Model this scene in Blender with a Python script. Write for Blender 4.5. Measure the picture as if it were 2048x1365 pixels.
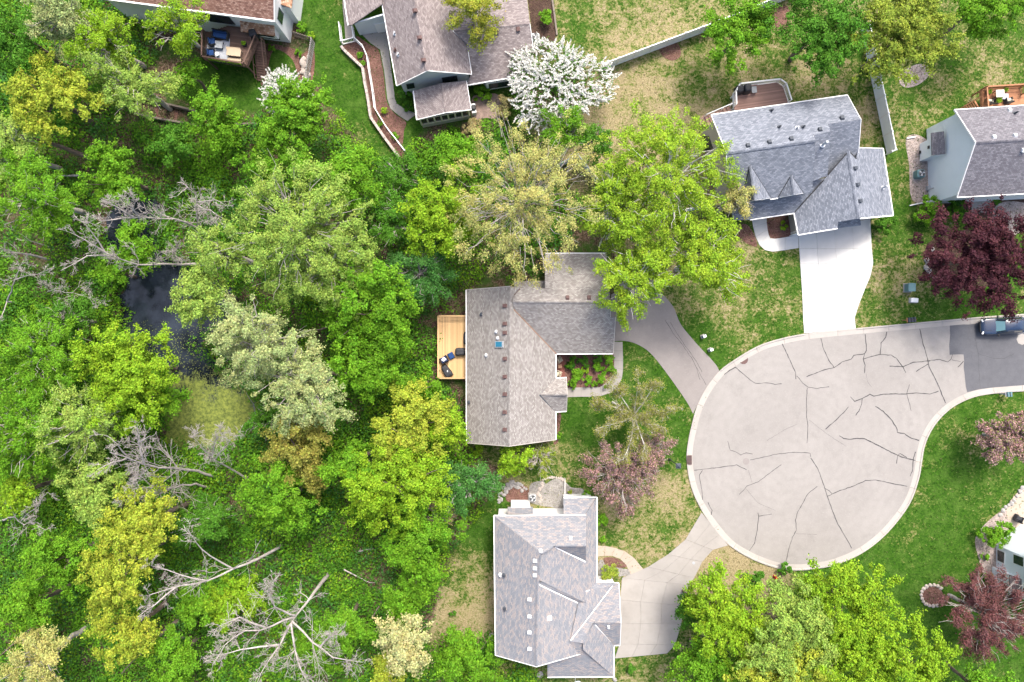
import bpy, math, random
import numpy as np
from mathutils import Vector, Matrix
random.seed(7)
for o in list(bpy.data.objects): bpy.data.objects.remove(o)
scn = bpy.context.scene
COL = scn.collection
R = math.radians
S = 0.055          # metres per photo pixel on the ground
H = 75.0           # flying height of the drone

# ------------------------------------------------------------------ camera
cam = bpy.data.cameras.new('camera'); cam.sensor_width = 36.0
cam.lens = 36.0 * H / (2048 * S); cam.clip_end = 2000
camo = bpy.data.objects.new('camera', cam); COL.objects.link(camo)
camo.location = (0, 0, H); camo.rotation_euler = (0, 0, 0)
scn.camera = camo
# ------------------------------------------------------------------ light
SUN_EL, SUN_AZ = 56.0, 20.0     # azimuth clockwise from +Y (top of the picture)
world = bpy.data.worlds.new('World'); scn.world = world; world.use_nodes = True
wn = world.node_tree.nodes; wl = world.node_tree.links; wn.clear()
sky = wn.new('ShaderNodeTexSky'); sky.sky_type = 'NISHITA'; sky.sun_disc = False
sky.sun_elevation = R(SUN_EL); sky.sun_rotation = R(SUN_AZ)
sky.air_density = 0.9; sky.dust_density = 6.0; sky.ozone_density = 1.0
bg = wn.new('ShaderNodeBackground'); bg.inputs['Strength'].default_value = 0.15
wo = wn.new('ShaderNodeOutputWorld')
wl.new(sky.outputs[0], bg.inputs['Color']); wl.new(bg.outputs[0], wo.inputs['Surface'])
sl = bpy.data.lights.new('sun', 'SUN'); sl.energy = 1.42; sl.angle = R(11); sl.color = (1.0, 0.955, 0.88)
so = bpy.data.objects.new('sun', sl); COL.objects.link(so)
sd = Vector((math.sin(R(SUN_AZ)) * math.cos(R(SUN_EL)), math.cos(R(SUN_AZ)) * math.cos(R(SUN_EL)), math.sin(R(SUN_EL))))
so.rotation_euler = sd.to_track_quat('Z', 'Y').to_euler(); so.location = sd * 120
scn.view_settings.view_transform = 'Standard'; scn.view_settings.look = 'None'
scn.view_settings.gamma = 1.0; scn.view_settings.exposure = 1.38
scn.view_settings.use_curve_mapping = False

# ------------------------------------------------------------------ helpers
def W(u, v, z=0.0):
    k = S * (H - z) / H
    return Vector(((u - 1024) * k, (682.5 - v) * k, z))
ORG = {}
def link(o, parent=None):
    COL.objects.link(o)
    if parent: o.parent = parent
    return o
def thing(name, label, cat, loc=(0, 0, 0), group=None, kind=None):
    o = bpy.data.objects.new(name, None); COL.objects.link(o)
    o.location = loc; o.empty_display_size = .3
    if label: o['label'] = label
    if cat: o['category'] = cat
    if group: o['group'] = group
    if kind: o['kind'] = kind
    ORG[o] = Vector(loc)
    return o
def tag(o, label=None, cat=None, group=None, kind=None):
    if label: o['label'] = label
    if cat: o['category'] = cat
    if group: o['group'] = group
    if kind: o['kind'] = kind
    return o
def mesh(name, verts, faces, mat, parent=None, smooth=False, uvs=None):
    """verts in world coordinates; the object sits at its parent's origin"""
    og = ORG.get(parent, Vector((0, 0, 0)))
    me = bpy.data.meshes.new(name)
    me.from_pydata([(v[0] - og.x, v[1] - og.y, v[2] - og.z) for v in verts], [], faces)
    if uvs:
        ul = me.uv_layers.new(name='UVMap')
        for p in me.polygons:
            for li, vi in zip(p.loop_indices, p.vertices): ul.data[li].uv = uvs[vi]
    me.materials.append(mat)
    if smooth:
        me.polygons.foreach_set('use_smooth', [True] * len(me.polygons))
    o = bpy.data.objects.new(name, me); link(o, parent)
    ORG[o] = og
    return o
class MB:
    """collects boxes / tubes / prisms for ONE mesh"""
    def __init__(s): s.v = []; s.f = []
    def add(s, vs, fs):
        n = len(s.v); s.v += [tuple(v) for v in vs]; s.f += [tuple(i + n for i in f) for f in fs]; return s
    def box(s, c, sz, rz=0.0, taper=1.0, M=None):
        hx, hy, hz = sz[0] / 2, sz[1] / 2, sz[2] / 2; cr, sr = math.cos(rz), math.sin(rz); vs = []
        for z, t in ((-hz, 1), (hz, taper)):
            for x, y in ((-hx, -hy), (hx, -hy), (hx, hy), (-hx, hy)):
                x *= t; y *= t
                vs.append((c[0] + x * cr - y * sr, c[1] + x * sr + y * cr, c[2] + z))
        return s.add(vs, [(3, 2, 1, 0), (4, 5, 6, 7), (0, 1, 5, 4), (1, 2, 6, 5), (2, 3, 7, 6), (3, 0, 4, 7)])
    def cbox(s, c, sz, rz=0.0, b=.03):
        """box with chamfered vertical and top edges"""
        hx, hy, hz = sz[0] / 2, sz[1] / 2, sz[2] / 2; cr, sr = math.cos(rz), math.sin(rz); vs = []
        b = min(b, hx * .9, hy * .9, hz * .9)
        for z, q in ((-hz, 0), (hz - b, 0), (hz, b)):
            x, y = hx - q, hy - q
            for px, py in ((-x + b, -y), (x - b, -y), (x, -y + b), (x, y - b), (x - b, y), (-x + b, y), (-x, y - b), (-x, -y + b)):
                vs.append((c[0] + px * cr - py * sr, c[1] + px * sr + py * cr, c[2] + z))
        fs = [tuple(range(7, -1, -1)), tuple(range(16, 24))]
        for r in (0, 8):
            for i in range(8):
                j = (i + 1) % 8; fs.append((r + i, r + j, r + 8 + j, r + 8 + i))
        return s.add(vs, fs)
    def tube(s, pts, rad, n=6, cap=True):
        pts = [Vector(p) for p in pts]; k = len(pts); vs = []; fs = []
        rad = rad if isinstance(rad, (list, tuple)) else [rad] * k
        for i, p in enumerate(pts):
            d = (pts[min(i + 1, k - 1)] - pts[max(i - 1, 0)]).normalized()
            a = d.cross(Vector((0, 0, 1)) if abs(d.z) < .9 else Vector((1, 0, 0))).normalized(); b = d.cross(a)
            for j in range(n):
                t = 2 * math.pi * j / n; vs.append(p + (a * math.cos(t) + b * math.sin(t)) * rad[i])
        for i in range(k - 1):
            for j in range(n):
                q = (j + 1) % n; fs.append((i * n + j, i * n + q, (i + 1) * n + q, (i + 1) * n + j))
        if cap: fs += [tuple(range(n - 1, -1, -1)), tuple((k - 1) * n + j for j in range(n))]
        return s.add(vs, fs)
    def lathe(s, c, prof, n=14):
        vs = []; fs = []
        for r, z in prof:
            for j in range(n):
                t = 2 * math.pi * j / n; vs.append((c[0] + r * math.cos(t), c[1] + r * math.sin(t), c[2] + z))
        for i in range(len(prof) - 1):
            for j in range(n):
                q = (j + 1) % n; fs.append((i * n + j, i * n + q, (i + 1) * n + q, (i + 1) * n + j))
        fs += [tuple(range(n - 1, -1, -1)), tuple((len(prof) - 1) * n + j for j in range(n))]
        return s.add(vs, fs)
    def prism(s, pts, z0, z1):
        n = len(pts); ar = sum(pts[i][0] * pts[(i + 1) % n][1] - pts[(i + 1) % n][0] * pts[i][1] for i in range(n))
        if ar < 0: pts = pts[::-1]
        vs = [(p[0], p[1], z0) for p in pts] + [(p[0], p[1], z1) for p in pts]
        fs = [tuple(range(n - 1, -1, -1)), tuple(range(n, 2 * n))] + [(i, (i + 1) % n, n + (i + 1) % n, n + i) for i in range(n)]
        return s.add(vs, fs)
    def slab(s, pts, t):
        """polygon in space given a thickness straight down"""
        n = len(pts); pts = [Vector(p) for p in pts]
        nz = sum((pts[i].x * pts[(i + 1) % n].y - pts[(i + 1) % n].x * pts[i].y) for i in range(n))
        if nz < 0: pts = pts[::-1]
        vs = [tuple(p) for p in pts] + [(p.x, p.y, p.z - t) for p in pts]
        fs = [tuple(range(n)), tuple(range(2 * n - 1, n - 1, -1))] + [(n + i, n + (i + 1) % n, (i + 1) % n, i) for i in range(n)]
        return s.add(vs, fs)
    def plate(s, pts, t):
        """polygon in space thickened along its own normal (t/2 each side)"""
        pts = [Vector(p) for p in pts]; n = len(pts)
        nn = Vector((0, 0, 0))
        for i in range(n): nn += pts[i].cross(pts[(i + 1) % n])
        nn.normalize(); nn *= t / 2
        vs = [tuple(p + nn) for p in pts] + [tuple(p - nn) for p in pts]
        fs = [tuple(range(n)), tuple(range(2 * n - 1, n - 1, -1))] + [(n + i, n + (i + 1) % n, (i + 1) % n, i) for i in range(n)]
        return s.add(vs, fs)
    def build(s, name, mat, parent=None, smooth=False): return mesh(name, s.v, s.f, mat, parent, smooth)
def copy_tree(root, loc, rz=None, label=None, group=None):
    r = root.copy(); COL.objects.link(r); r.location = loc
    if rz is not None: r.rotation_euler = (0, 0, rz)
    if label: r['label'] = label
    if group: r['group'] = group
    for ch in list(root.children):
        c = ch.copy(); COL.objects.link(c); c.parent = r
        for g in ch.children:
            d = g.copy(); COL.objects.link(d); d.parent = c
    return r
def plane3(a, b, c):
    a, b, c = W(*a), W(*b), W(*c); n = (b - a).cross(c - a).normalized()
    if n.z < 0: n = -n
    return n, n.dot(a)
CAMP = Vector((0, 0, H))
def on(pl, u, v):
    """the point of plane pl that the photo shows at pixel (u, v)"""
    d = W(u, v) - CAMP
    return CAMP + d * ((pl[1] - pl[0].dot(CAMP)) / pl[0].dot(d))
def sheet(name, px, z, mat, parent=None, kind='structure', label=None):
    vs = [W(u, v, 0) for u, v in px]; vs = [(p.x, p.y, z) for p in vs]
    n = len(vs); ar = sum(vs[i][0] * vs[(i + 1) % n][1] - vs[(i + 1) % n][0] * vs[i][1] for i in range(n))
    if ar < 0: vs = vs[::-1]
    o = mesh(name, vs, [tuple(range(n))], mat, parent)
    if kind and not parent: o['kind'] = kind
    if label: o['label'] = label
    return o
def spline(pts, sub=6, closed=False):
    """Catmull-Rom through pixel points"""
    out = []; n = len(pts)
    for i in range(n if closed else n - 1):
        p = [pts[(i + k) % n] if closed else pts[min(max(i + k, 0), n - 1)] for k in (-1, 0, 1, 2)]
        for j in range(sub):
            t = j / sub
            out.append(tuple(.5 * (2 * p[1][c] + (p[2][c] - p[0][c]) * t + (2 * p[0][c] - 5 * p[1][c] + 4 * p[2][c] - p[3][c]) * t * t + (3 * p[1][c] - p[0][c] - 3 * p[2][c] + p[3][c]) * t ** 3) for c in (0, 1)))
    if not closed: out.append(tuple(pts[-1]))
    return out

# ------------------------------------------------------------------ materials
def new_mat(name):
    m = bpy.data.materials.new(name); m.use_nodes = True; nt = m.node_tree; nt.nodes.clear()
    out = nt.nodes.new('ShaderNodeOutputMaterial'); b = nt.nodes.new('ShaderNodeBsdfPrincipled')
    nt.links.new(b.outputs[0], out.inputs['Surface'])
    return m, nt, b, out
class N:
    def __init__(s, nt): s.nt = nt
    def node(s, t, **kw):
        n = s.nt.nodes.new(t)
        for k, v in kw.items(): setattr(n, k, v)
        return n
    def lk(s, a, b): s.nt.links.new(a, b)
    def coord(s, kind='Object', scale=(1, 1, 1)):
        tc = s.node('ShaderNodeTexCoord'); mp = s.node('ShaderNodeMapping'); mp.inputs['Scale'].default_value = scale
        s.lk(tc.outputs[kind], mp.inputs[0]); return mp.outputs[0]
    def noise(s, vec, scale, detail=4, rough=.6, dist=0.0):
        n = s.node('ShaderNodeTexNoise'); n.inputs['Scale'].default_value = scale; n.inputs['Detail'].default_value = detail
        n.inputs['Roughness'].default_value = rough; n.inputs['Distortion'].default_value = dist
        s.lk(vec, n.inputs['Vector']); return n.outputs['Fac']
    def vor(s, vec, scale, feat='F1', out='Distance'):
        n = s.node('ShaderNodeTexVoronoi', feature=feat); n.inputs['Scale'].default_value = scale
        s.lk(vec, n.inputs['Vector']); return n.outputs[out]
    def ramp(s, fac, stops, interp='LINEAR'):
        r = s.node('ShaderNodeValToRGB'); r.color_ramp.interpolation = interp
        e = r.color_ramp.elements
        while len(e) < len(stops): e.new(.5)
        for q, (p, c) in zip(e, stops):
            q.position = p; q.color = (c[0], c[1], c[2], 1) if isinstance(c, (tuple, list)) else (c, c, c, 1)
        s.lk(fac, r.inputs[0]); return r.outputs[0]
    def mix(s, fac, a, b, mode='MIX'):
        m = s.node('ShaderNodeMix', data_type='RGBA', blend_type=mode)
        for sock, val in ((m.inputs[0], fac), (m.inputs[6], a), (m.inputs[7], b)):
            if hasattr(val, 'links') or hasattr(val, 'is_linked'): s.lk(val, sock)
            elif isinstance(val, (tuple, list)): sock.default_value = (val[0], val[1], val[2], 1)
            else: sock.default_value = val
        return m.outputs[2]
    def math(s, op, a, b=0.0, clamp=False):
        m = s.node('ShaderNodeMath', operation=op); m.use_clamp = clamp
        for sock, val in ((m.inputs[0], a), (m.inputs[1], b)):
            if hasattr(val, 'is_linked'): s.lk(val, sock)
            else: sock.default_value = val
        return m.outputs[0]
    def bump(s, h, strength=.3, dist=.05):
        b = s.node('ShaderNodeBump'); b.inputs['Strength'].default_value = strength; b.inputs['Distance'].default_value = dist
        s.lk(h, b.inputs['Height']); return b.outputs[0]
    def attr(s, name, out='Fac'):
        a = s.node('ShaderNodeAttribute'); a.attribute_name = name; return a.outputs[out]
def flat(name, col, rough=.6, metal=0.0, var=.12, scale=3.0, spec=.3, bump=0.0, coat=0.0):
    m, nt, b, out = new_mat(name); n = N(nt); v = n.coord()
    f = n.noise(v, scale, 5); f2 = n.noise(v, scale * 9, 3)
    c = n.mix(f, tuple(x * (1 - var) for x in col), tuple(min(1, x * (1 + var)) for x in col))
    c = n.mix(n.math('MULTIPLY', f2, var), c, tuple(x * .55 for x in col))
    n.lk(c, b.inputs['Base Color']); b.inputs['Roughness'].default_value = rough; b.inputs['Metallic'].default_value = metal
    b.inputs['Specular IOR Level'].default_value = spec
    if coat: b.inputs['Coat Weight'].default_value = coat; b.inputs['Coat Roughness'].default_value = .04
    if bump: n.lk(n.bump(f2, bump, .03), b.inputs['Normal'])
    return m
def shingle(name, stops, course=.15, tab=.24, mottled=.5):
    """asphalt shingles: UV is metres along the eave / up the slope"""
    m, nt, b, out = new_mat(name); n = N(nt); v = n.coord('UV')
    br = n.node('ShaderNodeTexBrick'); br.offset = .5; br.inputs['Scale'].default_value = 1
    br.inputs['Brick Width'].default_value = tab; br.inputs['Row Height'].default_value = course
    br.inputs['Mortar Size'].default_value = .012; br.inputs['Mortar Smooth'].default_value = .4; br.inputs['Bias'].default_value = 0
    br.inputs['Color1'].default_value = (0, 0, 0, 1); br.inputs['Color2'].default_value = (1, 1, 1, 1); br.inputs['Mortar'].default_value = (.25, .25, .25, 1)
    n.lk(v, br.inputs['Vector'])
    big = n.noise(v, 1.1, 6, .72); fine = n.noise(v, 30, 3, .7)
    k = n.math('ADD', n.math('MULTIPLY', br.outputs['Color'], 1 - mottled), n.math('MULTIPLY', big, mottled))
    k = n.math('ADD', k, n.math('MULTIPLY', n.math('SUBTRACT', fine, .5), .5))
    c = n.ramp(k, stops)
    c = n.mix(n.math('MULTIPLY', br.outputs['Fac'], .55), c, tuple(x * .3 for x in stops[0][1]))
    # height step of each shingle course, feeds the bump only
    sx = n.node('ShaderNodeSeparateXYZ'); n.lk(v, sx.inputs[0])
    fr = n.math('FRACT', n.math('DIVIDE', sx.outputs[1], course))
    n.lk(c, b.inputs['Base Color']); b.inputs['Roughness'].default_value = .9; b.inputs['Specular IOR Level'].default_value = .15
    hgt = n.math('ADD', n.math('SUBTRACT', 1.0, fr), n.math('MULTIPLY', br.outputs['Color'], .5))
    n.lk(n.bump(hgt, .45, .02), b.inputs['Normal'])
    return m
def boards(name, col, var=.25, axis=0, w=.14):
    m, nt, b, out = new_mat(name); n = N(nt); v = n.coord('Object', (1, 1, 1))
    oi = n.node('ShaderNodeObjectInfo')
    g = n.noise(n.coord('Object', (3, 3, 3)), 4, 5, .7)
    c = n.mix(oi.outputs['Random'], tuple(x * (1 - var) for x in col), tuple(min(1, x * (1 + var * .6)) for x in col))
    c = n.mix(n.math('MULTIPLY', g, .35), c, tuple(x * .6 for x in col))
    kn = n.vor(n.coord('Object', (1, 1, 1)), 2.1)
    c = n.mix(n.ramp(kn, [(0, .55), (.06, .0)]), c, tuple(x * .45 for x in col))
    n.lk(c, b.inputs['Base Color']); b.inputs['Roughness'].default_value = .7; b.inputs['Specular IOR Level'].default_value = .2
    return m
def chips(name, cols, scale=14.0, bump=.8, leaf=0.0):
    """mulch, gravel and rock beds: every cell its own tone"""
    m, nt, b, out = new_mat(name); n = N(nt); v = n.coord()
    vo = n.node('ShaderNodeTexVoronoi'); vo.inputs['Scale'].default_value = scale; n.lk(v, vo.inputs['Vector'])
    sp = n.node('ShaderNodeSeparateColor'); n.lk(vo.outputs['Color'], sp.inputs[0])
    c = n.ramp(sp.outputs[0], [(i / max(1, len(cols) - 1), q) for i, q in enumerate(cols)])
    c = n.mix(n.ramp(n.noise(v, 1.1, 4), [(.35, 0), (.7, .55)]), c, tuple(x * .6 for x in cols[0]))
    n.lk(c, b.inputs['Base Color']); b.inputs['Roughness'].default_value = .95; b.inputs['Specular IOR Level'].default_value = .1
    n.lk(n.bump(vo.outputs['Distance'], bump, .06), b.inputs['Normal'])
    return m
def siding(name, col, lap=.2):
    m, nt, b, out = new_mat(name); n = N(nt); v = n.coord()
    sx = n.node('ShaderNodeSeparateXYZ'); n.lk(v, sx.inputs[0])
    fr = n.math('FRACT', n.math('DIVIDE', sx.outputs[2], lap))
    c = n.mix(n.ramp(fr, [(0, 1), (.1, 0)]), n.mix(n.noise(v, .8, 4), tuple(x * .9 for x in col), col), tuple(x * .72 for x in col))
    n.lk(c, b.inputs['Base Color']); b.inputs['Roughness'].default_value = .55
    n.lk(n.bump(n.math('SUBTRACT', 1.0, fr), .6, .02), b.inputs['Normal'])
    return m
def glassy(name, col=(.02, .03, .035)):
    m, nt, b, out = new_mat(name); b.inputs['Base Color'].default_value = (*col, 1)
    b.inputs['Roughness'].default_value = .06; b.inputs['Specular IOR Level'].default_value = .6
    return m
def leafmat(name, trans=.3, rough=.55):
    m, nt, b, out = new_mat(name); n = N(nt)
    c = n.attr('lc', 'Color')
    n.lk(c, b.inputs['Base Color']); b.inputs['Roughness'].default_value = rough; b.inputs['Specular IOR Level'].default_value = .07
    t = n.node('ShaderNodeBsdfTranslucent'); n.lk(c, t.inputs['Color'])
    mx = n.node('ShaderNodeMixShader'); mx.inputs[0].default_value = trans
    n.lk(b.outputs[0], mx.inputs[1]); n.lk(t.outputs[0], mx.inputs[2]); n.lk(mx.outputs[0], out.inputs['Surface'])
    return m
def barkmat(name, a, c2, scale=5.0):
    m, nt, b, out = new_mat(name); n = N(nt); v = n.coord('Object', (1, 1, .3))
    f = n.noise(v, scale, 5, .7); c = n.ramp(f, [(.3, a), (.7, c2)])
    n.lk(c, b.inputs['Base Color']); b.inputs['Roughness'].default_value = .9; b.inputs['Specular IOR Level'].default_value = .1
    n.lk(n.bump(f, .5, .03), b.inputs['Normal'])
    return m
M = {}
M['sh_center'] = shingle('shingle_weathered_grey', [(.1, (.185, .17, .158)), (.5, (.245, .23, .217)), (.9, (.315, .30, .285))], mottled=.18)
M['sh_mott'] = shingle('shingle_mottled', [(.1, (.15, .16, .18)), (.42, (.19, .20, .22)), (.56, (.23, .23, .24)), (.68, (.275, .24, .228)), (.9, (.30, .292, .29))], mottled=.5, tab=.34)
M['sh_blue'] = shingle('shingle_blue_grey', [(.1, (.125, .14, .168)), (.5, (.172, .19, .225)), (.9, (.23, .25, .29))], mottled=.18, tab=.3)
M['sh_slate'] = shingle('shingle_slate_purple', [(.1, (.105, .10, .115)), (.5, (.15, .147, .165)), (.9, (.215, .21, .232))], mottled=.35)
M['sh_mauve'] = shingle('shingle_mauve', [(.1, (.16, .135, .135)), (.5, (.22, .19, .186)), (.9, (.285, .25, .245))], mottled=.18, tab=.3)
M['sh_brown'] = shingle('shingle_red_brown', [(.15, (.13, .07, .055)), (.5, (.23, .13, .10)), (.9, (.36, .24, .19))], mottled=.35)
M['sh_cedar'] = shingle('shingle_cedar', [(.1, (.20, .10, .06)), (.5, (.36, .20, .12)), (.9, (.50, .36, .27))], mottled=.2, tab=.25, course=.2)
M['white'] = flat('white_trim', (.78, .78, .77), .45, var=.05)
M['vinyl'] = flat('white_vinyl', (.82, .85, .86), .4, var=.04, scale=1.2)
M['sid_white'] = siding('white_siding', (.80, .81, .81)); M['sid_blue'] = siding('pale_blue_siding', (.72, .78, .82))
M['sid_tan'] = siding('tan_siding', (.42, .39, .35)); M['sid_grey'] = siding('grey_siding', (.62, .66, .69))
M['sid_greige'] = siding('greige_siding', (.45, .42, .38))
M['glass'] = glassy('window_glass'); M['skyl'] = glassy('skylight_glass', (.03, .16, .26)); M['copper'] = flat('valley_rust', (.34, .20, .13), .8, var=.3)
M['dark'] = flat('dark_metal', (.035, .037, .04), .5); M['black'] = flat('black_cover', (.028, .03, .036), .55, var=.3, bump=.3)
M['ventb'] = flat('brown_vent', (.11, .065, .06), .7); M['ventw'] = flat('galvanised_vent', (.52, .54, .56), .5); M['ventd'] = flat('charcoal_vent', (.05, .06, .075), .6)
M['grey'] = flat('grey_metal', (.32, .34, .36), .5); M['tealbox'] = flat('green_steel_cabinet', (.12, .22, .24), .5, var=.2)
M['blue'] = flat('blue_cushion', (.012, .05, .17), .8, var=.25); M['wicker'] = flat('dark_wicker', (.05, .042, .04), .8, var=.3, scale=20)
M['cream'] = flat('cream_cushion', (.60, .54, .42), .8, var=.15); M['pillow'] = flat('white_pillow', (.78, .78, .8), .85)
M['tablewood'] = flat('tan_wood', (.42, .33, .23), .7, var=.2); M['rug'] = flat('grey_rug', (.36, .38, .42), .95, var=.12, scale=9)
M['pine'] = boards('pine_board', (.60, .40, .20)); M['comp'] = boards('composite_board', (.32, .20, .165)); M['brownb'] = boards('brown_board', (.15, .095, .075)); M['cedar'] = boards('cedar_board', (.36, .17, .09))
M['timber'] = boards('grey_timber', (.20, .17, .14)); M['silver'] = boards('silvered_slat', (.42, .40, .38))
M['mulch'] = chips('bark_mulch', [(.10, .05, .04), (.18, .095, .075), (.27, .16, .13), (.13, .07, .055)], 16)
M['dmulch'] = chips('dark_mulch', [(.045, .028, .022), (.08, .05, .04), (.12, .08, .06)], 14)
M['rock'] = chips('river_rock', [(.22, .18, .16), (.36, .30, .27), (.45, .39, .36), (.28, .23, .21)], 9)
M['wgravel'] = chips('pale_gravel', [(.26, .25, .235), (.36, .345, .325), (.20, .19, .175), (.30, .285, .265)], 12)
M['paver'] = chips('brown_paver', [(.26, .19, .16), (.33, .25, .21), (.22, .16, .14)], 5, .4)
M['stone'] = flat('field_stone', (.42, .37, .33), .85, var=.35, scale=2.2, bump=.4); M['stonew'] = flat('pale_stone', (.33, .315, .30), .85, var=.3, scale=2.0, bump=.4)
M['hydrant'] = flat('red_paint', (.42, .02, .015), .45); M['rubber'] = flat('tyre_rubber', (.02, .02, .021), .85)
M['paint'] = flat('dark_blue_car_paint', (.004, .017, .05), .2, metal=.0, var=.1, coat=1.0, spec=.5); M['chrome'] = flat('alloy', (.5, .5, .52), .25, metal=.9)
M['lampglass'] = flat('lens', (.7, .7, .68), .1, spec=.6); M['tar'] = flat('crack_sealant', (.045, .043, .045), .5, var=.3, scale=2)
M['brick'] = flat('red_brick', (.20, .075, .06), .85, var=.3, scale=8)
M['leaf'] = leafmat('leaf', .26); M['petal'] = leafmat('petal', .25, .7)
M['bark'] = barkmat('bark_brown', (.085, .065, .05), (.20, .165, .135)); M['barkpale'] = barkmat('bark_pale', (.25, .22, .20), (.46, .43, .40))
M['deadwood'] = barkmat('bleached_deadwood', (.25, .22, .20), (.47, .44, .42)); M['birch'] = barkmat('birch_bark', (.42, .40, .37), (.66, .64, .61), 3)
def asphalt(name, a, b2, swirl=None):
    m, nt, b, out = new_mat(name); n = N(nt); v = n.coord()
    big = n.noise(v, .12, 5, .6); mid = n.noise(v, 1.3, 5, .65); fine = n.noise(v, 22, 2, .8)
    f = n.math('ADD', n.math('MULTIPLY', big, .5), n.math('MULTIPLY', mid, .5))
    c = n.mix(n.ramp(f, [(.32, 0), (.68, 1)]), a, b2)
    if swirl:
        mp = n.node('ShaderNodeMapping'); mp.inputs['Location'].default_value = (-swirl[0], -swirl[1], 0)
        tc = n.node('ShaderNodeTexCoord'); n.lk(tc.outputs['Object'], mp.inputs[0])
        wv = n.node('ShaderNodeTexWave', wave_type='RINGS', rings_direction='Z'); wv.inputs['Scale'].default_value = .33
        wv.inputs['Distortion'].default_value = 14; wv.inputs['Detail'].default_value = 5; wv.inputs['Detail Scale'].default_value = .5; wv.inputs['Detail Roughness'].default_value = .7
        n.lk(mp.outputs[0], wv.inputs['Vector'])
        k = n.math('MULTIPLY', wv.outputs['Fac'], n.ramp(big, [(.38, 0), (.7, .30)]))
        c = n.mix(k, c, tuple(min(1, x * 1.16) for x in b2))
    c = n.mix(n.ramp(n.noise(v, .45, 6, .75), [(.54, 0), (.8, .45)]), c, tuple(x * .62 for x in a))
    c = n.mix(n.ramp(n.noise(v, 2.6, 4, .8), [(.60, 0), (.72, .35)]), c, tuple(x * .55 for x in a))
    c = n.mix(n.ramp(n.noise(v, 6.5, 3, .8), [(.3, .4), (.45, 0)]), c, tuple(min(1, x * 1.25) for x in b2))
    c = n.mix(n.math('MULTIPLY', fine, .35), c, tuple(x * .55 for x in a))
    n.lk(c, b.inputs['Base Color']); b.inputs['Roughness'].default_value = .9; b.inputs['Specular IOR Level'].default_value = .2
    n.lk(n.bump(fine, .35, .01), b.inputs['Normal'])
    return m
M['road'] = asphalt('old_asphalt', (.232, .220, .207), (.288, .275, .26), swirl=(30.5, -12))
M['drive_a'] = asphalt('driveway_asphalt', (.205, .187, .178), (.258, .238, .226)); M['patch'] = asphalt('new_asphalt', (.085, .088, .098), (.125, .128, .14))
def concrete(name, a, b2, stain=.25):
    m, nt, b, out = new_mat(name); n = N(nt); v = n.coord(); oi = n.node('ShaderNodeObjectInfo')
    f = n.noise(v, .7, 6, .65); fine = n.noise(v, 18, 3, .7)
    c = n.mix(n.ramp(f, [(.3, 0), (.7, 1)]), a, b2)
    c = n.mix(n.math('MULTIPLY', oi.outputs['Random'], .12), c, tuple(x * .6 for x in a))
    c = n.mix(n.ramp(n.noise(v, .35, 5, .7), [(.52, 0), (.75, stain)]), c, tuple(x * .5 for x in a))
    c = n.mix(n.math('MULTIPLY', fine, .15), c, tuple(x * .6 for x in a))
    n.lk(c, b.inputs['Base Color']); b.inputs['Roughness'].default_value = .85; b.inputs['Specular IOR Level'].default_value = .2
    n.lk(n.bump(fine, .25, .008), b.inputs['Normal'])
    return m
M['conc_new'] = concrete('new_concrete', (.50, .50, .485), (.56, .56, .545), .05); M['conc'] = concrete('old_concrete', (.27, .255, .235), (.335, .318, .295), .55)
M['kerb'] = concrete('kerb_concrete', (.32, .30, .275), (.39, .368, .34), .35); M['conc_tan'] = concrete('tan_concrete', (.34, .285, .23), (.40, .345, .285), .2)
# ================================================================== GROUND
def pdist(px, py, poly):
    """signed distance (pixels, + inside) of arrays px,py to a pixel polygon"""
    n = len(poly); d = np.full(px.shape, 1e9); ins = np.zeros(px.shape, bool)
    for i in range(n):
        (x1, y1), (x2, y2) = poly[i], poly[(i + 1) % n]
        ex, ey = x2 - x1, y2 - y1; t = np.clip(((px - x1) * ex + (py - y1) * ey) / (ex * ex + ey * ey + 1e-9), 0, 1)
        d = np.minimum(d, np.hypot(px - x1 - t * ex, py - y1 - t * ey))
        c = ((y1 > py) != (y2 > py)) & (px < (x2 - x1) * (py - y1) / (y2 - y1 + 1e-12) + x1); ins ^= c
    return np.where(ins, d, -d)
LAWNS = [[(850, 1500), (850, 1290), (880, 1180), (900, 1110), (930, 1060), (985, 990), (1000, 940), (960, 905), (935, 890), (1040, 885), (1115, 885), (1115, 690), (1225, 610), (1300, 570), (1220, 500), (1180, 430), (1110, 330), (1000, 240), (850, 250), (815, 310), (770, 300), (735, 240), (690, 110), (680, -90), (2300, -90), (2300, 1500)],
         [(585, -90), (700, -90), (700, 100), (745, 240), (800, 325), (790, 350), (760, 320), (700, 260), (650, 200), (625, 110), (605, 60)],
         [(330, 190), (400, 115), (520, 80), (625, 110), (640, 170), (560, 215), (480, 225), (380, 212)]]
POND = [(205, 480), (212, 405), (290, 385), (335, 420), (305, 465), (335, 520), (400, 540), (465, 585), (455, 660), (405, 690), (445, 730), (525, 795), (515, 860), (430, 905), (335, 890), (318, 820), (325, 745), (262, 690), (240, 640), (232, 590), (258, 545), (228, 505)]
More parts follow.
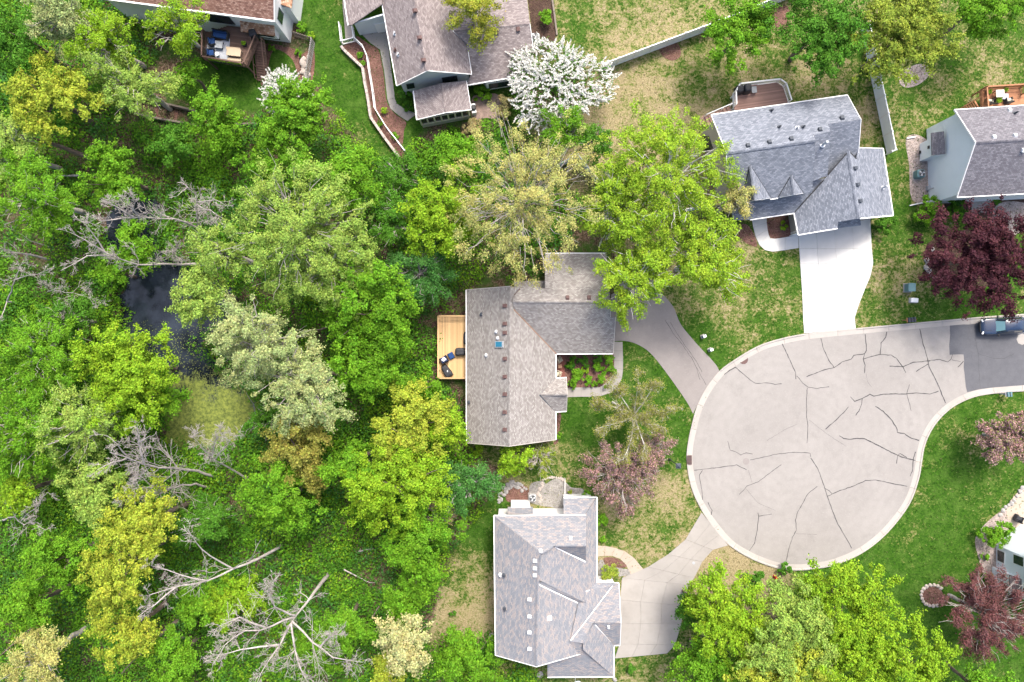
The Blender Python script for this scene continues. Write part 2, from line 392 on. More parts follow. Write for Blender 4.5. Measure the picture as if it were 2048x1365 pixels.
DRY = [(1900, 1000, 120, .2), (1850, 1180, 120, .05), (1960, 1330, 120, .05), (1320, 780, 60, .12), (1170, 850, 50, .06), (1340, 880, 40, .22), (650, 100, 90, .02), (760, 290, 40, .25),
       (1300, 200, 90, .92), (1250, 60, 90, .55), (1400, 60, 60, .6), (1180, 40, 40, .5), (1390, 200, 30, .35), (1450, 150, 50, .48), (1620, 150, 70, .55), (1440, 560, 50, .68), (1520, 560, 50, .42), (1560, 620, 40, .35), (1800, 480, 60, .42), (1740, 620, 50, .42), (1960, 610, 60, .12),
       (1300, 1010, 50, .68), (1260, 1080, 50, .62), (1480, 1130, 50, 1.0), (920, 1215, 38, .8), (940, 1140, 30, .5), (890, 1150, 20, .5), (950, 1050, 40, .08), (1710, 250, 25, 1.0), (1730, 280, 20, .6), (1850, 250, 60, .36), (1880, 190, 50, .42), (2000, 130, 70, .42), (1830, 330, 40, .35), (1800, 400, 20, .3),
       (880, 260, 60, .05), (450, 160, 80, .03), (1130, 930, 40, .45), (1080, 950, 40, .6), (1290, 1350, 60, .5), (1420, 640, 40, .35), (1400, 690, 30, .15), (1560, 100, 40, .6), (1900, 100, 60, .4), (1790, 570, 40, .55), (1270, 340, 60, .6), (1420, 470, 50, .6)]
gx = np.arange(-64, 64.01, .5); gy = np.arange(-44, 44.01, .5)
X, Y = np.meshgrid(gx, gy); U = X / S + 1024; V = 682.5 - Y / S
lawn = np.full(X.shape, -1e9)
for p in LAWNS: lawn = np.maximum(lawn, pdist(U, V, p))
lawn = np.clip(lawn / 26 + .5, 0, 1)
num = np.full(X.shape, .4 * 1e-3); den = np.full(X.shape, 1e-3)
for u, v, r, a in DRY:
    w = np.exp(-((U - u) ** 2 + (V - v) ** 2) / (2 * r * r)); num += w * a; den += w
dry = num / den
pond = np.clip((pdist(U, V, POND) + 5 * np.sin(U / 9 + V / 17) + 5 * np.sin(V / 8 - U / 23) + 3 * np.sin(U / 4.1 + 2) ) / 16 + .3, 0, 1)
Z = -.55 * pond
rs = np.random.RandomState(3)
Z += (1 - lawn) * (pond < .01) * rs.rand(*X.shape) * .05
nx, ny = len(gx), len(gy)
verts = np.stack([X.ravel(), Y.ravel(), Z.ravel()], 1)
idx = np.arange(nx * ny).reshape(ny, nx)
fc = np.stack([idx[:-1, :-1].ravel(), idx[:-1, 1:].ravel(), idx[1:, 1:].ravel(), idx[1:, :-1].ravel()], 1)
# skirt out to the horizon
ring = [(-64, -44), (64, -44), (64, 44), (-64, 44)]; far = [(-900, -900), (900, -900), (900, 900), (-900, 900)]
base = len(verts); verts = np.vstack([verts, [(x, y, -.02) for x, y in ring + far]])
faces = fc.tolist() + [(base + i, base + 4 + i, base + 4 + (i + 1) % 4, base + (i + 1) % 4) for i in range(4)]
me = bpy.data.meshes.new('ground'); me.from_pydata(verts.tolist(), [], faces)
for nm, arr in (('lawn', lawn), ('dry', dry)):
    at = me.attributes.new(nm, 'FLOAT', 'POINT'); at.data.foreach_set('value', np.concatenate([arr.ravel(), np.ones(8) * (.6 if nm == 'lawn' else .4)]).astype(np.float32))
def ground_mat():
    m, nt, b, out = new_mat('lawn_and_forest_floor'); n = N(nt); v = n.coord()
    dr = n.attr('dry'); lw = n.attr('lawn')
    big = n.noise(v, .22, 6, .65); mid = n.noise(v, 1.0, 6, .72, .5); fine = n.noise(v, 3.6, 4, .8); vf = n.noise(v, 7.5, 3, .85)
    # dryness threshold: patches of straw among green blades
    k = n.math('ADD', n.math('MULTIPLY', n.math('SUBTRACT', mid, .5), 1.5), n.math('MULTIPLY', n.math('SUBTRACT', fine, .5), 1.7))
    k = n.math('ADD', k, n.math('MULTIPLY', n.math('SUBTRACT', big, .5), 1.3))
    k = n.math('ADD', n.math('ADD', k, .44), n.math('MULTIPLY', n.math('SUBTRACT', dr, .5), .80))
    soft = n.noise(v, .75, 6, .7)
    grn = n.mix(n.ramp(fine, [(.36, 0), (.64, 1)]), (.012, .042, .004), (.045, .115, .010))
    grn = n.mix(n.ramp(soft, [(.46, 0), (.66, .75)]), grn, n.mix(n.ramp(vf, [(.35, 0), (.65, 1)]), (.035, .088, .010), (.105, .175, .034)))
    straw = n.mix(n.ramp(vf, [(.32, 0), (.68, 1)]), (.14, .11, .05), (.37, .315, .19))
    olive = n.mix(n.ramp(vf, [(.32, 0), (.68, 1)]), (.055, .085, .014), (.185, .205, .06))
    g = n.mix(n.ramp(k, [(.30, 0), (.48, 1)]), grn, olive)
    g = n.mix(n.ramp(k, [(.46, 0), (.74, 1)]), g, straw)
    # forest floor: leaf litter, humus, ground ivy
    lit = n.ramp(n.vor(v, 9, 'F1', 'Color'), [(.1, (.035, .024, .016)), (.5, (.09, .062, .04)), (.9, (.19, .14, .10))])
    ivy = n.mix(fine, (.015, .05, .008), (.06, .14, .02))
    ff = n.mix(n.ramp(n.noise(v, .55, 5, .7), [(.45, 0), (.6, .85)]), lit, ivy)
    msk = n.ramp(n.math('ADD', lw, n.math('MULTIPLY', n.math('SUBTRACT', mid, .5), 1.5)), [(.40, 0), (.60, 1)])
    c = n.mix(msk, ff, g)
    n.lk(c, b.inputs['Base Color']); b.inputs['Roughness'].default_value = .95; b.inputs['Specular IOR Level'].default_value = .08
    hh = n.math('ADD', n.math('MULTIPLY', fine, .6), n.math('MULTIPLY', vf, .5))
    n.lk(n.bump(hh, .8, .12), b.inputs['Normal'])
    return m
me.materials.append(ground_mat())
go = bpy.data.objects.new('ground', me); COL.objects.link(go); go['kind'] = 'structure'
go['label'] = 'lawns, dry grass and brown woodland floor'
# ------------------------------------------------------------------ pond
def water_mat():
    m, nt, b, out = new_mat('pond_water'); n = N(nt); v = n.coord()
    sx = n.node('ShaderNodeSeparateXYZ'); n.lk(v, sx.inputs[0])
    # duckweed has drifted to the southern end, flecks of it everywhere
    g = n.math('ADD', n.math('MULTIPLY', n.math('ADD', sx.outputs[1], .4), -.10), n.math('MULTIPLY', n.math('SUBTRACT', n.noise(v, .5, 5, .7), .5), 1.3))
    streak = n.noise(n.coord('Object', (1.2, .5, 1)), 3.0, 5, .75, 1.6)
    sc = n.math('SUBTRACT', n.math('ADD', g, n.math('MULTIPLY', streak, .9)), .62)
    fleck = n.ramp(n.vor(n.coord('Object', (1, 1, 0)), 5.2), [(.2, 1), (.30, 0)])
    fl = n.math('MULTIPLY', fleck, n.ramp(n.math('ADD', n.math('MULTIPLY', sx.outputs[1], -.16), n.noise(v, .6, 4)), [(.15, 0), (.45, 1)]))
    cov = n.math('MAXIMUM', n.ramp(sc, [(.2, 0), (.34, 1)]), fl)
    weed = n.mix(n.ramp(n.noise(v, 3.2, 5, .75), [(.38, 0), (.6, 1)]), (.06, .085, .012), (.20, .24, .04))
    wat = n.mix(n.ramp(n.noise(v, .35, 4), [(.4, 0), (.7, 1)]), (.008, .011, .016), (.030, .040, .055))
    murk = n.ramp(sx.outputs[0], [(0, 0), (1, 0)])
    n.lk(n.mix(cov, wat, weed), b.inputs['Base Color'])
    n.lk(n.ramp(cov, [(0, .09), (1, .85)]), b.inputs['Roughness']); b.inputs['Specular IOR Level'].default_value = .5
    n.lk(n.bump(n.math('ADD', n.noise(v, 4, 3), cov), .12, .03), b.inputs['Normal'])
    return m
M['water'] = water_mat()
pw = [W(u, v) for u, v in spline(POND, 4, True)]
c0 = sum(pw, Vector()) / len(pw)
pw = [c0 + (p - c0) * 1.14 for p in pw]
po = mesh('pond_water', [(p.x, p.y, -.22) for p in pw][::-1], [tuple(range(len(pw)))], M['water']); po['kind'] = 'structure'
# the mesh is drawn clockwise in the photo; flip if facing down
if po.data.polygons[0].normal.z < 0: po.data.flip_normals()

# ================================================================== ROAD
KERB = [(2330, 600), (2200, 614), (2048, 628), (1963, 634), (1830, 646), (1700, 658), (1608, 668), (1551, 680), (1510, 695), (1465, 722), (1439, 742), (1413, 775), (1393, 815), (1380, 862), (1373, 904), (1374, 935), (1380, 968), (1389, 994), (1404, 1023), (1427, 1056), (1457, 1090), (1494, 1114), (1531, 1130), (1560, 1138), (1594, 1141), (1630, 1138), (1670, 1130), (1721, 1108), (1765, 1075), (1802, 1033), (1824, 997), (1838, 955), (1843, 925), (1849, 892), (1862, 862), (1880, 837), (1905, 815), (1938, 798), (1970, 790), (2008, 786), (2048, 783), (2200, 775), (2330, 768)]
kp = [W(u, v) for u, v in spline(KERB, 10)]
def resample(pts, step):
    out = [pts[0]]; acc = 0.0
    for a, b in zip(pts[:-1], pts[1:]):
        L = (b - a).length; t = step - acc
        while t <= L: out.append(a + (b - a) * (t / L)); t += step
        acc = (acc + L) % step if L else acc
    return out
kp = resample(kp, .2)
def left(pts, i):
    d = (pts[min(i + 1, len(pts) - 1)] - pts[max(i - 1, 0)]).normalized(); return Vector((-d.y, d.x, 0))
kl = [left(kp, i) for i in range(len(kp))]
KW = .66
road_in = [p + n * (KW - .03) for p, n in zip(kp, kl)]
ro = mesh('road', [(p.x, p.y, .02) for p in road_in], [tuple(range(len(road_in)))], M['road']); ro['kind'] = 'structure'
ORG[ro] = Vector((0, 0, 0))
kerb = thing('kerb', 'pale concrete kerb and gutter around the turning circle', None, (0, 0, 0), kind='structure')
prof = [(0, -.05), (0, .11), (.03, .135), (.15, .135), (.21, .05), (KW, .028), (KW, -.05)]
i = 0; rr = random.Random(2)
DROPS = [(1608, 1712, 640, 690, 0), (1385, 1440, 735, 830, 0), (1400, 1460, 1020, 1095, 0)]
while i < len(kp) - 2:
    j = min(i + rr.choice((15, 15, 16, 14)), len(kp) - 1); vs = []; fs = []; k = len(prof)
    for q in range(i, j + 1):
        e = .012 if q == i else (-.012 if q == j else 0)
        p = kp[q]; nrm = kl[q]; t = Vector((nrm.y, -nrm.x, 0)); p = p + t * e
        uu = p.x / S + 1024; vv = 682.5 - p.y / S
        low = any(a <= uu <= b and c <= vv <= d for a, b, c, d, _ in DROPS)
        for d, z in prof:
            if low and z > .06: z = .07
            s = p + nrm * d; vs.append((s.x, s.y, z))
    m_ = j - i + 1
    for a in range(m_ - 1):
        for b in range(k - 1): fs.append((a * k + b, a * k + b + 1, (a + 1) * k + b + 1, (a + 1) * k + b))
    fs += [tuple(range(k)), tuple((m_ - 1) * k + b for b in range(k - 1, -1, -1))]
    mesh('kerb_section', vs, fs, M['kerb'], kerb); i = j
# darker patch of new asphalt by the parked car
pt = sheet('asphalt_patch', [(1899, 649), (1915, 648), (1935, 650), (1963, 646.5), (2048, 641.5), (2300, 618), (2300, 757), (2048, 771), (1990, 775), (1958, 779), (1934, 785), (1931, 772), (1929, 750), (1927, 735), (1928, 722), (1927, 709.5), (1918, 709), (1899, 710), (1898, 690), (1900, 670)], .025, M['patch'], ro)
def strip(parent, name, px, w, z, mat, jit=.4, seed=0):
    r = random.Random(seed); pts = []
    for (a, b), (c, d) in zip(px[:-1], px[1:]):
        L = math.hypot(c - a, d - b); k = max(1, int(L / 5))
        for q in range(k): t = q / k; pts.append(W(a + (c - a) * t + r.uniform(-jit, jit), b + (d - b) * t + r.uniform(-jit, jit)))
    pts.append(W(*px[-1])); vs = []; fs = []
    for q, p in enumerate(pts):
        nrm = left(pts, q); ww = w * r.uniform(.55, 1.25) / 2
        vs += [(p.x + nrm.x * ww, p.y + nrm.y * ww, z), (p.x - nrm.x * ww, p.y - nrm.y * ww, z)]
    for q in range(len(pts) - 1): fs.append((2 * q + 1, 2 * q + 3, 2 * q + 2, 2 * q))
    return mesh(name, vs, fs, mat, parent)
def cx(pts, s, ox, oy): return [(x / s + ox, y / s + oy) for x, y in pts]
A_ = lambda *p: cx(p, 3.792, 1360, 640)
B_ = lambda *p: cx(p, 4.096, 1360, 860)
C_ = lambda *p: cx(p, 5.25, 1700, 540)
CR = [(A_((773, 180), (830, 300), (875, 400), (878, 450)), 1), (A_((885, 425), (930, 480), (970, 512), (1040, 520), (1130, 508)), 1), (A_((965, 515), (958, 600), (960, 740), (970, 800), (962, 935)), .8),
      (A_((335, 415), (375, 385), (420, 360)), 1.4), (A_((420, 360), (500, 430), (570, 483), (660, 478), (720, 490), (770, 485)), .9), (A_((1067, 140), (1090, 230), (1130, 310), (1168, 362)), 1), (A_((957, 432), (1090, 380), (1170, 362), (1230, 320), (1300, 297), (1318, 268), (1400, 258), (1412, 235), (1410, 170), (1403, 110)), 1.2),
      (A_((1400, 258), (1388, 297), (1405, 345), (1398, 405)), 1.1), (A_((1390, 297), (1510, 263), (1600, 268), (1640, 290), (1690, 360), (1712, 402)), 1.1), (A_((1567, 92), (1562, 130), (1525, 175), (1517, 263)), 1.3), (A_((1588, 352), (1690, 356), (1770, 322), (1896, 312)), 1.4),
      (C_((730, 620), (770, 790), (818, 955), (830, 1020), (920, 1200), (985, 1365), (1003, 1400)), 1.3), (A_((1790, 392), (1880, 335)), 1.3), (A_((1292, 583), (1325, 620), (1380, 598), (1440, 565), (1470, 578), (1540, 563), (1715, 562), (1790, 555), (1896, 563), (1960, 540)), 1.3),
      (A_((1740, 490), (1718, 560), (1735, 620), (1752, 690)), .9), (A_((1380, 598), (1375, 640), (1355, 690), (1332, 725)), 1.1), (A_((1277, 660), (1240, 705), (1170, 770), (1103, 830)), 1.2), (A_((1480, 655), (1540, 695), (1610, 765), (1645, 830), (1645, 855), (1700, 862), (1750, 895), (1812, 915)), 1.4),
      (A_((1208, 878), (1240, 900), (1290, 908), (1340, 898), (1400, 902), (1500, 950), (1600, 1005), (1680, 1040), (1785, 1068)), 1.4), (A_((1640, 1090), (1650, 1030), (1670, 1015), (1720, 1045)), 1.2), (A_((1783, 1000), (1765, 1070), (1765, 1130), (1745, 1187)), 1.3),
      (A_((362, 918), (380, 990), (420, 1000), (460, 1027), (500, 1008), (550, 1018)), .8), (A_((530, 1063), (600, 1050), (710, 1022), (860, 1003), (988, 1010), (990, 1040)), .8), (B_((1068, 230), (1130, 320), (1185, 480), (1225, 600), (1290, 770), (1370, 900), (1405, 970)), .9),
      (B_((115, 330), (300, 310), (465, 288), (545, 328)), .9), (B_((185, 330), (157, 370), (175, 470), (185, 575)), .9), (B_((228, 595), (262, 660), (252, 700), (305, 780)), 1), (B_((828, 285), (740, 350), (640, 425), (550, 460), (485, 530)), .8), (B_((1125, 465), (1050, 520), (1000, 610), (965, 670), (945, 740), (955, 820), (920, 880), (890, 980), (865, 1090)), .9),
      (B_((637, 680), (643, 710), (635, 800), (610, 930), (568, 990)), .9), (B_((643, 708), (750, 690)), .8), (B_((1210, 545), (1290, 505), (1410, 465), (1520, 415), (1600, 410), (1700, 432), (1860, 463)), 1.1), (B_((1180, 475), (1220, 497), (1243, 522)), .8), (C_((820, 955), (940, 940), (1020, 968), (1060, 940), (1075, 890)), 1), (C_((1070, 945), (1160, 965)), .7), (C_((1130, 1022), (1190, 960)), 1.1),
      (C_((1310, 720), (1345, 880), (1500, 930), (1620, 930), (1720, 880)), .5), (C_((1345, 880), (1350, 1050), (1365, 1240)), .4), (B_((535, 480), (640, 600), (780, 660)), .3), (A_((980, 760), (1120, 870), (1260, 960)), .3), (A_((660, 915), (800, 830), (890, 790)), .3), (B_((950, 850), (1120, 858)), .3), (A_((1410, 405), (1420, 470), (1450, 510)), .3), (B_((560, 330), (590, 430)), .3)]
for q, (p, w) in enumerate(CR): strip(ro, 'crack_seal', p, .072 * w, .030, M['tar'], .5, q)
# manholes, drain, patch stains
def disc(parent, name, u, v, r, z, mat, n=16):
    c = W(u, v); return MB().lathe((c.x, c.y, z), [(r, -.03), (r, .008), (r * .86, .010), (r * .84, .004), (r * .2, .004)], n).build(name, mat, parent)
disc(ro, 'manhole_cover', 1492, 923, .36, .026, M['drive_a'])
c = W(2044, 679); MB().lathe((c.x, c.y, .022), [(.62, -.02), (.62, .012), (.36, .014), (.35, .008), (.2, .008)], 8).build('manhole_cover', M['conc'], ro)
c = W(1378, 920); mb = MB().box((c.x, c.y, .10), (.55, 1.0, .1)); gr = mb.build('storm_drain', M['ventb'], kerb)
mb = MB()
for k in range(6): mb.box((c.x, c.y - .4 + k * .16, .16), (.5, .05, .03))
mb.build('drain_bar', M['dark'], gr)
c = W(1487, 720); disc(ro, 'pothole_patch', 1487, 720, .5, .022, M['ventb'], 10)

# ================================================================== DRIVEWAYS AND PATHS
def slabs(name, label, cells, z, mat, th=.08):
    """each cell (pixel polygon) is one slab with a recessed joint round it"""
    t = thing(name, label, None, (0, 0, 0), kind='structure')
    for c in cells:
        pts = [W(u, v) for u, v in c]; cen = sum(pts, Vector()) / len(pts)
        pts = [p + (cen - p).normalized() * .013 for p in pts]
        MB().prism([(p.x, p.y) for p in pts], z - th, z).build('concrete_slab', mat, t)
    return t
def lerp(a, b, t): return (a[0] + (b[0] - a[0]) * t, a[1] + (b[1] - a[1]) * t)
def grid_cells(A, B, nx_, rows):
    """A, B: left and right pixel polylines (same length rows); nx_ slabs across"""
    out = []
    for r in range(len(A) - 1):
        for k in range(nx_):
            out.append([lerp(A[r], B[r], k / nx_), lerp(A[r], B[r], (k + 1) / nx_), lerp(A[r + 1], B[r + 1], (k + 1) / nx_), lerp(A[r + 1], B[r + 1], k / nx_)])
    return out
# white concrete driveway by the blue-grey house
Lp = [(1596, 466), (1598, 498), (1600, 528), (1602, 557), (1604, 588), (1605, 612), (1606, 640), (1608, 667)]
Rp = [(1740, 438), (1743, 498), (1746, 526), (1741, 551), (1729, 580), (1717, 610), (1709, 636), (1711, 657)]
slabs('driveway', 'new white concrete driveway curving down from the blue-grey house', grid_cells(Lp, Rp, 4, 0), .07, M['conc_new'])
wo_ = spline([(1503, 436), (1506, 455), (1511, 474), (1518, 490), (1530, 501), (1546, 504), (1570, 501), (1597, 496.5)], 2)
wi_ = spline([(1533, 434), (1533, 446), (1535, 460), (1537, 470), (1540, 477), (1550, 478), (1570, 475), (1596, 470)], 2)
slabs('path', 'white concrete path curving round to the front door of the blue-grey house', grid_cells(wo_[::2], wi_[::2], 1, 0), .075, M['conc_new'])
# asphalt driveway of the middle house
dv = sheet('driveway', spline([(1222, 590), (1290, 552), (1312, 575), (1345, 612), (1362, 650), (1395, 690), (1439, 743), (1413, 776), (1386, 828)], 4) + spline([(1386, 828), (1372, 802), (1332, 745), (1300, 706), (1272, 688), (1246, 682), (1222, 684)], 4)[1:], .03, M['drive_a'], label='grey asphalt driveway of the middle house')
for q, p in enumerate([[(1330, 640), (1345, 665), (1365, 690), (1382, 715), (1398, 745), (1412, 770)], [(1340, 645), (1362, 680), (1392, 722), (1404, 745)], [(1392, 735), (1400, 760)]]): strip(dv, 'crack', p, .04, .036, M['tar'], .6, 60 + q)
so_ = [(1245, 684), (1245.5, 702), (1246, 722), (1246, 740), (1244, 756), (1237, 772), (1222, 786), (1203, 792), (1182, 794), (1162, 794), (1146, 794.5), (1134, 795)]
si_ = [(1227, 684), (1227, 702), (1228, 722), (1228, 735), (1227, 746), (1222, 756), (1213, 766), (1200, 774), (1182, 775), (1162, 775), (1146, 775.5), (1134, 776)]
slabs('path', 'concrete slab path round the planting bed of the middle house', grid_cells(so_, si_, 1, 0), .06, M['conc'])
# concrete driveway at the bottom
La = [(1403, 1025), (1371, 1079), (1336, 1109), (1296, 1134), (1244, 1156), (1240, 1200), (1241, 1248), (1239, 1288), (1229, 1317)]
Ra = [(1456, 1091), (1425, 1100), (1404, 1124), (1388, 1156), (1379, 1170), (1364, 1211), (1363, 1246), (1350, 1290), (1334, 1307)]
slabs('driveway', 'stained concrete driveway of the mottled-roof house', grid_cells(La, Ra, 3, 0), .06, M['conc'])
slabs('path', 'curved tan concrete path of the mottled-roof house', grid_cells([(1192, 1092), (1210, 1092), (1230, 1096), (1250, 1103), (1268, 1116), (1287, 1139)], [(1192, 1114), (1208, 1112), (1224, 1112), (1240, 1118), (1252, 1130), (1261, 1149)], 1, 0), .055, M['conc_tan'])
disc(None, 'drain_cover', 1387, 1126, .16, .068, M['grey'])['kind'] = 'structure'
# path and pad of the mauve-roofed house at the top
slabs('path', 'grey concrete path beside the mauve-roofed house', grid_cells([(716, 62), (740, 86), (760, 100), (768, 140), (771, 165), (775, 200), (781, 218), (798, 232), (815, 243)], [(772, 56), (776, 84), (778, 100), (782, 135), (786, 165), (790, 198), (794, 208), (812, 220), (834, 228)], 1, 0), .05, M['conc'])
slabs('path', 'concrete strip beside the garage of the mauve-roofed house', grid_cells([(684, -30), (686, 20), (689, 50), (691, 78)], [(690, -30), (694, 20), (704, 52), (708, 76)], 1, 0), .05, M['conc'])
slabs('path', 'concrete entrance slab of the slate-roofed house', [[(1941, 402), (1982, 400), (1983, 426), (1943, 428)]], .05, M['conc'])
# ------------------------------------------------------------------ beds
def bed(name, label, px, mat, z=.02, sub=4):
    return sheet(name, spline(px, sub, True), z, mat, label=label)
bed('mulch_bed', 'mulch bed of round shrubs by the middle house', [(1112, 708), (1170, 706), (1227, 707), (1229, 740), (1215, 766), (1190, 776), (1134, 778), (1130, 757), (1112, 757)], M['mulch'], .022, 3)
sheet('porch_floor', [(1106, 706), (1128, 706), (1130, 760), (1106, 760)], .05, M['brick'], label='red brick porch floor of the middle house')
bed('mulch_bed', 'dark mulch strip under the deck of the middle house', [(870, 600), (935, 590), (940, 640), (935, 760), (940, 900), (920, 890), (905, 770), (872, 765), (862, 690)], M['dmulch'], .02)
bed('mulch_bed', 'mulch strip along the front wall of the middle house', [(1108, 826), (1122, 828), (1120, 850), (1116, 884), (1106, 884)], M['mulch'], .02)
bed('mulch_bed', 'mulch bed beside the front path of the blue-grey house', [(1534, 436), (1578, 430), (1583, 472), (1545, 478), (1536, 462)], M['mulch'], .025, 3)
bed('mulch_bed', 'pinkish mulch under the birch by the white path', [(1464, 455), (1488, 448), (1503, 460), (1514, 488), (1508, 494), (1480, 478)], M['mulch'], .02)
bed('mulch_bed', 'mulch bed between white rail fence and concrete path', [(712, 72), (740, 90), (757, 100), (766, 140), (769, 165), (774, 205), (790, 228), (812, 244), (808, 262), (803, 290), (778, 262), (754, 226), (746, 180), (740, 140), (730, 105)], M['mulch'], .02)
bed('mulch_bed', 'planting strip below the white rail fence', [(688, 92), (712, 84), (730, 105), (738, 140), (746, 190), (752, 228), (775, 260), (806, 302), (798, 314), (742, 238), (731, 170), (728, 140), (690, 102)], M['mulch'], .03)
bed('mulch_bed', 'dark mulch bed beside the air conditioner at the top', [(1056, -40), (1100, -40), (1108, 20), (1112, 70), (1100, 100), (1068, 110), (1062, 50)], M['dmulch'], .02)
bed('patio', 'brown paver patio beside the sunroom', [(944, 197), (962, 190), (1000, 192), (1000, 241), (975, 236), (944, 238)], M['paver'], .03, 3)
bed('gravel_bed', 'river rock strip beside the pale blue wall', [(1812, 277), (1840, 272), (1862, 300), (1862, 396), (1824, 400), (1818, 330)], M['rock'], .02)
bed('gravel_bed', 'oval of river rock under the yellow-green tree', [(1798, 150), (1830, 130), (1855, 132), (1858, 150), (1840, 168), (1815, 176), (1800, 168)], M['rock'], .02)
bed('mulch_bed', 'mulch ring under the purple maple', [(1850, 500), (1870, 478), (1930, 460), (2000, 470), (2020, 530), (1960, 580), (1890, 575), (1858, 550)], M['dmulch'], .02)
bed('mulch_bed', 'dark bed along the front of the slate-roofed house', [(1850, 402), (1940, 398), (2060, 392), (2060, 440), (1990, 440), (1940, 432), (1880, 436)], M['dmulch'], .018)
bed('patio', 'round paver patio in front of the slate-roofed house', [(1985, 430), (1992, 412), (2010, 404), (2035, 404), (2060, 412), (2075, 440), (2030, 470), (1990, 455)], M['rock'], .03)
bed('mulch_bed', 'mulch patch by the white fence corner', [(1318, 92), (1352, 84), (1362, 110), (1345, 122), (1325, 112)], M['mulch'], .018)
bed('mulch_bed', 'mulch ring between the two trees at the top', [(1546, 20), (1575, 14), (1578, 50), (1560, 66), (1545, 50)], M['mulch'], .018)
bed('gravel_bed', 'pale gravel garden with rocks behind the mottled-roof house', [(1058, 985), (1062, 968), (1085, 962), (1092, 968), (1105, 960), (1128, 958), (1131, 1016), (1100, 1014), (1085, 1012), (1058, 1004)], M['wgravel'], .022)
bed('gravel_bed', 'pale gravel strip behind the garage corner', [(1130, 965), (1142, 975), (1165, 978), (1172, 992), (1170, 998), (1131, 996)], M['wgravel'], .02)
bed('mulch_bed', 'red mulch hollow inside the boulder ring', [(1012, 1000), (1018, 975), (1040, 970), (1056, 976), (1057, 1000), (1030, 1006)], M['mulch'], .024)
bed('mulch_bed', 'half-moon mulch bed inside the curved path', [(1208, 1116), (1230, 1116), (1246, 1124), (1254, 1133), (1240, 1136), (1212, 1130)], M['mulch'], .02)
bed('gravel_bed', 'pale gravel beside the round shrub at the garage', [(1200, 1120), (1240, 1136), (1258, 1140), (1260, 1150), (1235, 1154), (1200, 1160)], M['wgravel'], .018)
bed('gravel_bed', 'river rock bed along the blue-walled house', [(1950, 1085), (1958, 1062), (1985, 1035), (2010, 1020), (2035, 1030), (2010, 1070), (1995, 1100), (1992, 1150), (1968, 1150), (1958, 1120)], M['rock'], .02)
bed('patio', 'tan concrete patio at the right edge', [(2016, 1040), (2014, 1015), (2030, 990), (2060, 972), (2100, 1000), (2090, 1060), (2040, 1062)], M['conc_tan'], .03)
bed('mulch_bed', 'round mulch ring edged with stones under the bronze tree', [(1843, 1190), (1850, 1176), (1866, 1170), (1882, 1180), (1888, 1200), (1876, 1212), (1856, 1208)], M['mulch'], .02)
bed('mulch_bed', 'mulch bed behind the white house', [(520, 92), (590, 98), (600, 110), (628, 100), (625, 160), (600, 165), (585, 120), (548, 100), (533, 150), (522, 170)], M['mulch'], .02)
bed('mulch_bed', 'bare soil on the timber terrace', [(278, 205), (330, 214), (385, 235), (378, 248), (330, 240), (276, 226)], M['mulch'], .02)
# ================================================================== HOUSES
def roof(parent, mat, pl, px, th=.14, name='roof'):
    """one roof plane: pixel outline laid on plane pl, real thickness"""
    pts = [on(pl, u, v) for u, v in px]; n = pl[0]
    e = Vector((0, 0, 1)).cross(n); e = e.normalized() if e.length > 1e-4 else Vector((1, 0, 0)); up = n.cross(e)
    ar = sum(pts[i].x * pts[(i + 1) % len(pts)].y - pts[(i + 1) % len(pts)].x * pts[i].y for i in range(len(pts)))
    if ar < 0: pts = pts[::-1]
    k = len(pts); vs = pts + [p - Vector((0, 0, th)) for p in pts]
    fs = [tuple(range(k)), tuple(range(2 * k - 1, k - 1, -1))] + [(k + i, k + (i + 1) % k, (i + 1) % k, i) for i in range(k)]
    return mesh(name, vs, fs, mat, parent, uvs=[(p.dot(e), p.dot(up)) for p in vs])
def pl3(u, v, pl): return on(pl, u, v)
def fascia(parent, a, b, mat=None, w=.12, h=.16, name='gutter', dz=-.06):
    """gutter or rake board between two points in space"""
    a, b = Vector(a), Vector(b); d = (b - a); L = d.length; d.normalize()
    s = d.cross(Vector((0, 0, 1))).normalized() * (w / 2); zz = Vector((0, 0, h / 2)); o = Vector((0, 0, dz))
    vs = [a + o - s - zz, a + o + s - zz, a + o + s + zz, a + o - s + zz, b + o - s - zz, b + o + s - zz, b + o + s + zz, b + o - s + zz]
    return mesh(name, vs, [(3, 2, 1, 0), (4, 5, 6, 7), (0, 1, 5, 4), (1, 2, 6, 5), (2, 3, 7, 6), (3, 0, 4, 7)], mat or M['white'], parent)
def ridge_cap(parent, a, b, mat, w=.3, name='ridge_cap'):
    """row of overlapping cap shingles along a ridge or hip"""
    a, b = Vector(a), Vector(b); d = b - a; L = d.length; d.normalize(); k = max(2, int(L / .3)); mb = MB()
    s = d.cross(Vector((0, 0, 1))).normalized()
    for i in range(k):
        p = a + d * (L * i / k); q = a + d * (L * (i + 1.1) / k)
        for sg in (1, -1):
            pts = [p + Vector((0, 0, .05)), q + Vector((0, 0, .03)), q + s * sg * w / 2 + Vector((0, 0, -.05)), p + s * sg * w / 2 + Vector((0, 0, -.03))]
            n = len(mb.v); mb.v += [tuple(x) for x in pts]; mb.f.append((n, n + 1, n + 2, n + 3) if sg < 0 else (n + 3, n + 2, n + 1, n))
    vs = mb.v; o = mesh(name, vs, mb.f, mat, parent, uvs=[((Vector(v) - a).dot(d), (Vector(v) - a).dot(s) + .5) for v in vs])
    return o
